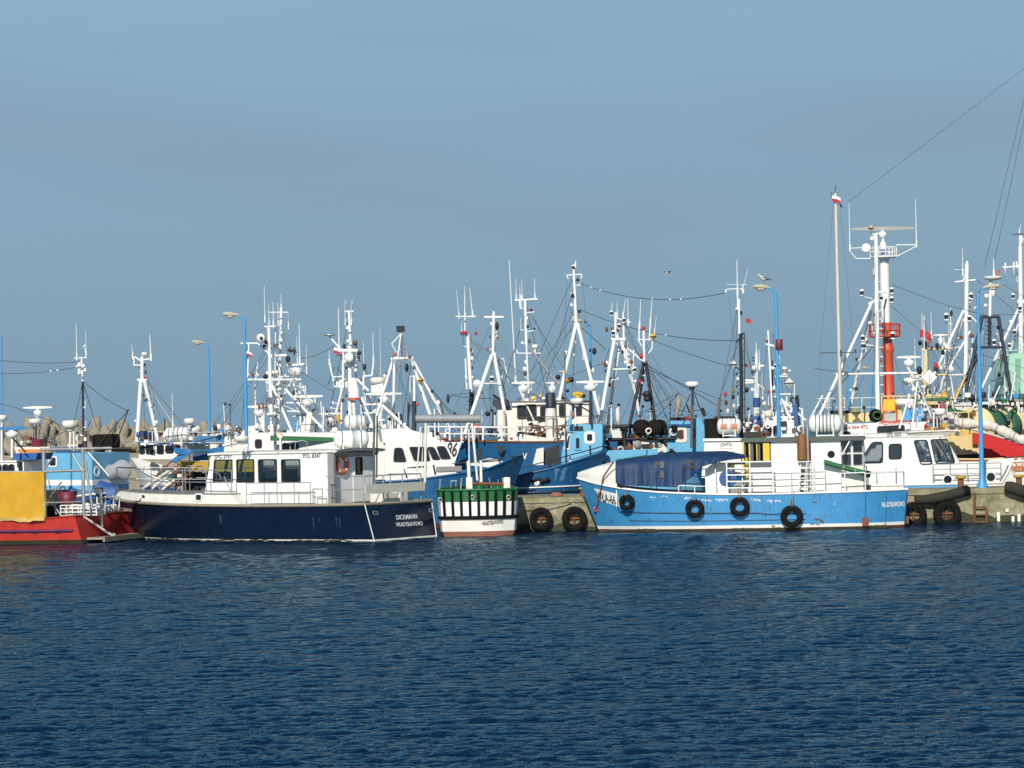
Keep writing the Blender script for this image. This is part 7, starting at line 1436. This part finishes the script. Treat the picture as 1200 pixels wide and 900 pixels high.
house(CT, 'green_canopy', green, [(1112, 478), (1128, 481), (1142, 484), (1112, 484)], 1.2, 1.2); ball(CT, 'ochre_winch', ochre, 1107, 465, 5, -.2, None, (1, 1, 1.3)); house(CT, 'cream_casing', cream, [(1075, 465), (1100, 466), (1100, 474), (1075, 474)], .6, 1)
speckle(CT, 'deck_fitting', [wold, bmetal, cream, rusty, wmast, dgrey, green], (1080, 462, 1200, 484), 50, (1.3, 3.6), (-1.4, .6), seed=43)
# furled sail, lying along its boom
fsail = T('furled_sail', 'long white furled sail lashed over the red screen', 'sail', P(1103, 487, 124.5), 0, Y=124.5); pts = []; rad = []
for i in range(40):
    u = i / 39; pts.append(fsail.q(1101 + 112 * u, 487 + 30 * u + 3 * math.sin(u * 9) - 3 * u * (1 - u), 0)); rad.append(fsail.px(4.6 + 2.4 * abs(math.sin(u * 15 + .5)) + .8 * math.sin(i * 2.3) + (2.4 if u < .2 else 0)) * min(1, .25 + u * 12))
mb = MB(); mb.path(pts, rad, 10); fsail.mk('cloth', paint('sailcloth', (.66, .62, .54), .8, .12, bump=.5), mb)
for i in (9, 16, 23, 30):
    mb = MB(); d_ = (pts[i + 1] - pts[i]).normalized(); mb.lathe([(rad[i] * 1.06, -.02), (rad[i] * 1.06, .02)], pts[i], d_, 12); fsail.mk('lashing', rope, mb)
mb = MB(); mb.path([pts[0] + V((0, 0, -.18)), pts[-1] + V((0, 0, -.22))], .06, 8); fsail.mk('boom', alu, mb)

# ---------- further boats at the right
U_ = boat('trawler', 'far trawler with white tripod beside a black gallows frame', 1060, 1215, 142, 'R', 10, (2.8, 2.7, 3.4), 6, [antif, white], None, 1.0, capm=white)
house(U_, 'superstructure', wold, [(1120, 472), (1205, 470), (1205, 505), (1120, 505)], 1.4, 2.8, [(1152 + 8 * i, 475, 1157 + 8 * i, 481) for i in range(4)])
mu = U_.bars('tripod_mast', wmast, [(1133, 309, 1131, 500, 5, 0, 0, 6), (1119, 330.5, 1143, 328, 2.2), (1130, 326, 1133, 326, 6), (1129, 364, 1090, 450, 3.4, 0, -1.6), (1128, 374, 1098, 470, 2.6, 0, 1.6), (1137, 388, 1090, 470, 2.4), (1132, 364, 1128, 366, 5), (1138, 371, 1149, 382, 2), (1141, 362, 1146, 358, 1.6), (1096, 440, 1132, 439, 2), (1140, 393, 1134, 490, 2, .6)], None, 8)
U_.whip(mu, (1128.3, 322, 290, 0, 0, 1.2), (1133.2, 312, 306, 0, 0, 2)); U_.bars('yagi_antenna', wmast, [(1118, 316, 1136, 316, .6)], mu)
for px, py, s_ in ((1138, 347, 1.1), (1137, 351, .8), (1136, 373, 1), (1109, 371, 1.2)): lantern(U_, px, py, -.2, s_, mu)
U_.bars('crosstree', wmast, [(1107, 378, 1116, 380, 1.6), (1114, 361, 1114, 400, 1.2)], mu); ball(U_, 'dish', wclean, 1114, 432, 4, 0, mu, (.7, .6, 1.2)); ball(U_, 'mast_lamp', rusty, 1139, 393.5, 2.6, -.2, mu)
gu = U_.bars('gallows_frame', navym, [(1149, 371.5, 1171, 371, 3.6, -.6), (1151, 371, 1126.5, 484, 4.4, -.6, -1), (1170, 371, 1188.5, 484, 4.4, -.6, -1), (1146, 407, 1176, 407, 3, -.7), (1159.5, 372, 1160, 407, 4.4, -.6)], None, 8); U_.bars('frame_step', bmetal, [(1155, 377 + 5 * i, 1160, 377 + 5 * i, 1, -.7) for i in range(6)], gu)
U_.bars('topmast', wmast, [(1160, 371, 1161, 328, 4, -.6)], gu); mb = MB(); c_ = U_.q(1163.5, 325.5, -.6); k = U_.px(1); mb.lathe([(3 * k, -3.2 * k), (9 * k, -2 * k), (11 * k, 0), (10.6 * k, 1.6 * k), (0, 1.8 * k)], c_, n=16); U_.mk('saucer', wold, mb, gu); U_.whip(gu, (1164.6, 322, 303, 0, -.6, 1.6))
mb = MB(); mb.lathe([(2 * k, 0), (2 * k, 5 * k), (0, 5.4 * k)], U_.q(1170, 321.5, -.6), n=10); U_.mk('orange_beacon', orange, mb, gu); lantern(U_, 1165, 401, -.7, 1, gu); ball(U_, 'loudhailer', wclean, 1156, 347, 3, -.4, gu); ball(U_, 'loudhailer', wclean, 1155, 358, 2.2, -.4, gu); ball(U_, 'mast_lamp', wmast, 1164, 342, 2, -.6, gu, (1, 1, 3))
U_.bars('boom', bmetal, [(1148, 413, 1128, 450, 5, -.8)]); U_.bars('boom', ochre, [(1132, 440, 1112, 475, 3, -.8)]); U_.bars('stay', wire, [(1155, 372, 1150, 470, .8), (1143, 420, 1142, 470, .8), (1100, 412, 1160, 430, .8), (1150, 415, 1240, 445, .8), (1165, 382, 1240, 412, 1.2), (1175, 333, 1240, 372, .9), (1145, 328, 1190, 365, .9), (1163, 368, 1196, 369, 1)])
V_ = boat('trawler', 'farthest right trawler with tall white mast and mint green tower', 1110, 1300, 150, 'R', 10, (3, 3, 3.6), 6, [antif, white], None, 1.0, capm=white)
house(V_, 'mint_tower', mint, [(1183, 417), (1188, 414), (1230, 414), (1230, 475), (1180, 475)], 1.0, 2.4, rsoft=.3); house(V_, 'tower_door', paint('mint_dark', (.22, .42, .30), .5), [(1190, 420), (1196, 420), (1196, 462), (1190, 462)], 1.04, .05); V_.bars('tower_rail', mint, [(1178, 411, 1230, 409, 1.2, -1), (1178, 416, 1230, 415, 1.6, -1), (1180, 409, 1180, 418, 1, -1), (1196, 400, 1196, 414, 1, -1)])
house(V_, 'wheelhouse', white, [(1188, 466), (1240, 464), (1240, 505), (1186, 505)], 1.6, 3, [(1193, 471, 1199, 478), (1203, 471, 1209, 478)]); house(V_, 'blue_roof', polebl, [(1186, 462), (1240, 460), (1240, 466), (1186, 467)], 1.7, 3.2)
mv = V_.bars('tripod_mast', wmast, [(1195.5, 288, 1197.5, 515, 5, -.6, -.6, 7), (1195, 276, 1195.6, 290, 2.6, -.6), (1175, 313.5, 1195, 312, 2.4, -.6), (1192, 354, 1202, 354, 5, -.6), (1194, 361, 1150, 456, 3.4, -.6, -2), (1193, 380, 1168, 468, 2.6, -.6, 1), (1160, 446, 1198, 445, 2, -.6), (1171, 428, 1171, 447, 1, -.6), (1166, 432, 1166, 446, .9, -.6), (1191, 306, 1192, 314, 2, -.6)], None, 8)
V_.scanner(1197, 274.5, 22, mv, -.6, .1, 2, None, dgrey, None, 5); V_.whip(mv, (1194.5, 274, 263, 2, -.6, .9), (1178, 314, 320, 0, -.6, 1.4), (1188, 313, 321, 0, -.6, 1.4)); 
for px, py in ((1187, 347), (1195, 361), (1189, 389), (1183, 405), (1171, 439)): lantern(V_, px, py, -.8, .9, mv)
V_.bars('stay', wire, [(1154, 312, 1205, 95, .9, -.6, 2), (1166, 303, 1205, 118, .9, -.6, 2), (1197, 300, 1199, 520, .6)])
# long sagging wires between the masts, each a part of the boat it leaves
def wireline(t, a, b, drop, d0=0, d1=0, floats=()):
    p = sag(t.q(*a, d0), t.q(*b, d1), t.px(drop), 14); mb = MB(); mb.path(p, t.px(.36), 4); t.mk('aerial_wire', wire, mb)
    for f_ in floats: i = int(f_ * 14); mb = MB(); mb.ell(p[i], (t.px(1.6), t.px(.8), t.px(.9)), 7, 5); t.mk('insulator', wclean, mb)
wireline(B6, (682, 333), (851, 343), 12, 0, -17, (.13, .18, .65, .72)); wireline(B6, (680, 363), (866, 399), 10, 0, -17, (.62,)); wireline(B9, (766, 399), (866, 432), 2, 0, -5); wireline(B9, (757, 432), (848, 470), 0, 0, -5)
wireline(Rb, (91, 430), (-20, 436), 4, 0, 0, (.25, .3)); wireline(Rb, (94, 424), (-20, 420), 3); wireline(Rb, (98, 447), (149, 481), 3, 0, .8); wireline(Rb, (-10, 470), (82, 504), -3, 1, 1); wireline(B3, (352, 420), (392, 405), 3)
wireline(B5, (524, 465), (560, 462), -2); wireline(B6, (532, 464), (582, 467), 1, 0, -2); wireline(SH, (955, 432), (1078, 437), 3)

# ---------- thin rigging and poles over the crowded decks
def rigging(t, tops, base, n, seed, poles=0):
    r = random.Random(seed)
    for i in range(n):
        a = tops[i % len(tops)]; x, y = r.uniform(base[0], base[2]), r.uniform(base[1], base[3]); mb = MB()
        mb.path(sag(t.q(a[0], a[1], 0), t.q(x, y, r.uniform(-1.4, 1.4)), r.uniform(0, .12), 6), t.px(r.uniform(.16, .34)), 4); t.mk('rigging_wire', wire if i % 3 else grey, mb)
    for i in range(poles):
        x, h_ = r.uniform(base[0], base[2]), r.uniform(8, 34); m_ = (wmast, wmast, steel, navym, bmetal, creamw)[i % 6]; d_ = r.uniform(-1.2, 1.2)
        t.bars('deck_pole', m_, [(x, base[3], x + r.uniform(-2, 2), base[3] - h_, r.uniform(.9, 2), d_)])
        if i % 2: ball(t, 'deck_lamp', (wmast, bmetal, creamw, navym)[i % 4], x, base[3] - h_ - 1, r.uniform(1.2, 2.2), d_)
for a in ((W1, [(167, 440), (168, 424)], (160, 506, 240, 520), 5, 1, 5), (B3, [(315, 400), (329, 380), (329, 430), (290, 405)], (258, 490, 395, 508), 11, 2, 12), (B4, [(410, 400), (409, 370), (437, 430), (400, 452)], (378, 496, 470, 508), 11, 3, 12),
          (B5, [(470, 395), (482, 421), (461, 421)], (440, 490, 535, 512), 9, 4, 8), (B6, [(577, 375), (546, 395), (617, 360), (673, 335), (675, 381)], (500, 490, 720, 512), 18, 5, 18), (B9, [(721, 370), (731, 376), (755, 400), (755, 428)], (700, 490, 830, 508), 13, 6, 14),
          (J, [(868, 392), (866, 350)], (830, 490, 900, 508), 6, 7, 6), (K, [(886, 420), (900, 392), (913, 420), (913, 467)], (868, 486, 945, 508), 11, 8, 12), (SH, [(1027, 290), (1028, 352), (1028, 400)], (955, 470, 1085, 495), 9, 9, 10), (WP, [(1075, 447), (1083, 375)], (1060, 480, 1122, 502), 6, 10, 8),
          (CT, [(1086, 402), (1110, 410)], (1080, 462, 1200, 484), 8, 11, 12), (U_, [(1132, 320), (1131, 364), (1160, 372)], (1090, 450, 1200, 480), 9, 12, 8), (V_, [(1196, 300), (1196, 356)], (1150, 450, 1215, 480), 7, 13, 4), (Q, [(41, 490), (86, 500)], (5, 510, 130, 530), 6, 14, 6)):
    rigging(a[0], a[1], a[2], a[3], a[4], a[5])

def fittings(t, lines, n, seed, side=5):
    """lamps, brackets and junction boxes clamped along a mast"""
    r = random.Random(seed)
    for i in range(n):
        x0, y0, x1, y1 = lines[i % len(lines)]; u = r.uniform(.04, .92); x, y = x0 + (x1 - x0) * u, y0 + (y1 - y0) * u; sg = r.choice((-1, 1)); l_ = r.uniform(2, side); m_ = (wmast, bmetal, wmast, creamw, dgrey, wclean, rusty)[r.randrange(7)]; k = i % 4
        mb = MB(); t.seg(mb, [(x, y, x + sg * l_, y - r.uniform(0, 1.5), 1.1, 0)])
        c = t.q(x + sg * l_, y - 1, 0); e = t.px(r.uniform(1, 2.1))
        if k == 0: mb.cbox(c, (e * 1.6, e * 1.6, e * 2), 1)
        elif k == 1: mb.lathe([(e * .7, -e), (e, -e * .5), (e, e * .6), (e * .4, e)], c, n=7, m=1)
        elif k == 2: t.seg(mb, [(x + sg * l_, y + 1, x + sg * l_ + r.uniform(-.5, .5), y - r.uniform(6, 16), .8, 0)], 1)
        else: mb.ell(c, (e, e, e * 1.4), 7, 5, 1)
        t.mk('mast_fitting', [wmast, m_], mb)
fittings(B3, [(318, 505, 315, 388), (326, 505, 329.5, 362), (324, 500, 325, 424), (292, 440, 350, 442), (340, 500, 352, 448)], 40, 1, 7); fittings(B4, [(410, 495, 410, 370), (417, 450, 417, 402), (402, 452, 402, 412), (386, 500, 401, 458), (424, 474, 448, 474)], 36, 2, 7)
fittings(B5, [(461, 421, 440, 492), (484, 424, 518, 486), (458, 420, 484, 419)], 10, 3); fittings(B6, [(552, 458, 546, 394), (577, 416, 578.5, 368), (616, 405, 615, 354), (620, 470, 618, 410), (675, 378, 672.5, 318), (664, 428, 675, 382), (677, 384, 703, 488)], 44, 4, 6)
fittings(B9, [(720, 398, 704, 490), (726, 408, 712, 492), (729, 401, 745, 462), (721, 396, 721.5, 368), (754, 426, 740, 490)], 26, 5, 5); fittings(K, [(886.5, 492, 886.5, 418), (905, 485, 900.5, 390), (913, 466, 908, 505), (914, 468, 934, 510), (925, 495, 922, 464)], 30, 6, 5)
fittings(J, [(868, 490, 866, 350)], 8, 7, 4); fittings(SH, [(1028, 490, 1026.5, 280), (1021, 360, 993, 490)], 18, 8, 5); fittings(WP, [(1069, 500, 1075, 450), (1075, 450, 1090, 486), (1076, 495, 1075, 450)], 14, 9, 5)
fittings(CT, [(1084, 500, 1086, 402), (1083, 409, 1114, 408), (1092, 500, 1110, 440)], 20, 10, 6); fittings(U_, [(1131, 490, 1133, 312), (1128, 376, 1098, 465), (1153, 380, 1130, 470), (1171, 380, 1186, 470)], 26, 11, 6); fittings(V_, [(1197, 500, 1195.5, 292), (1193, 366, 1155, 450)], 16, 12, 6)
fittings(W1, [(161, 510, 165, 450), (184, 510, 170, 450), (166.6, 446, 166.6, 420)], 8, 13, 4); fittings(Rb, [(98, 520, 97, 450), (97, 446, 95.5, 420)], 7, 14, 4)
each(U_, 'radio_pole', wmast, [(1108, 470, 1106, 395, 1.6, .4), (1178, 470, 1177, 428, 1.4, .4), (1184, 470, 1182, 440, 1.2, 0), (1143, 470, 1141, 440, 2, .5)]); each(CT, 'davit_arm', wmast, [(1158, 482, 1172, 452, 2, .2), (1120, 482, 1114, 440, 1.8, .3), (1182, 482, 1190, 436, 1.8, .3)]); each(B4, 'radio_pole', wmast, [(430, 505, 428, 462, 1.6, .5), (455, 505, 456, 468, 1.8, .4), (378, 505, 376, 470, 1.6, .4)]); each(B3, 'radio_pole', wmast, [(300, 505, 299, 450, 1.6, .6), (356, 505, 358, 452, 2, .6), (371, 505, 369, 466, 1.6, .4)])
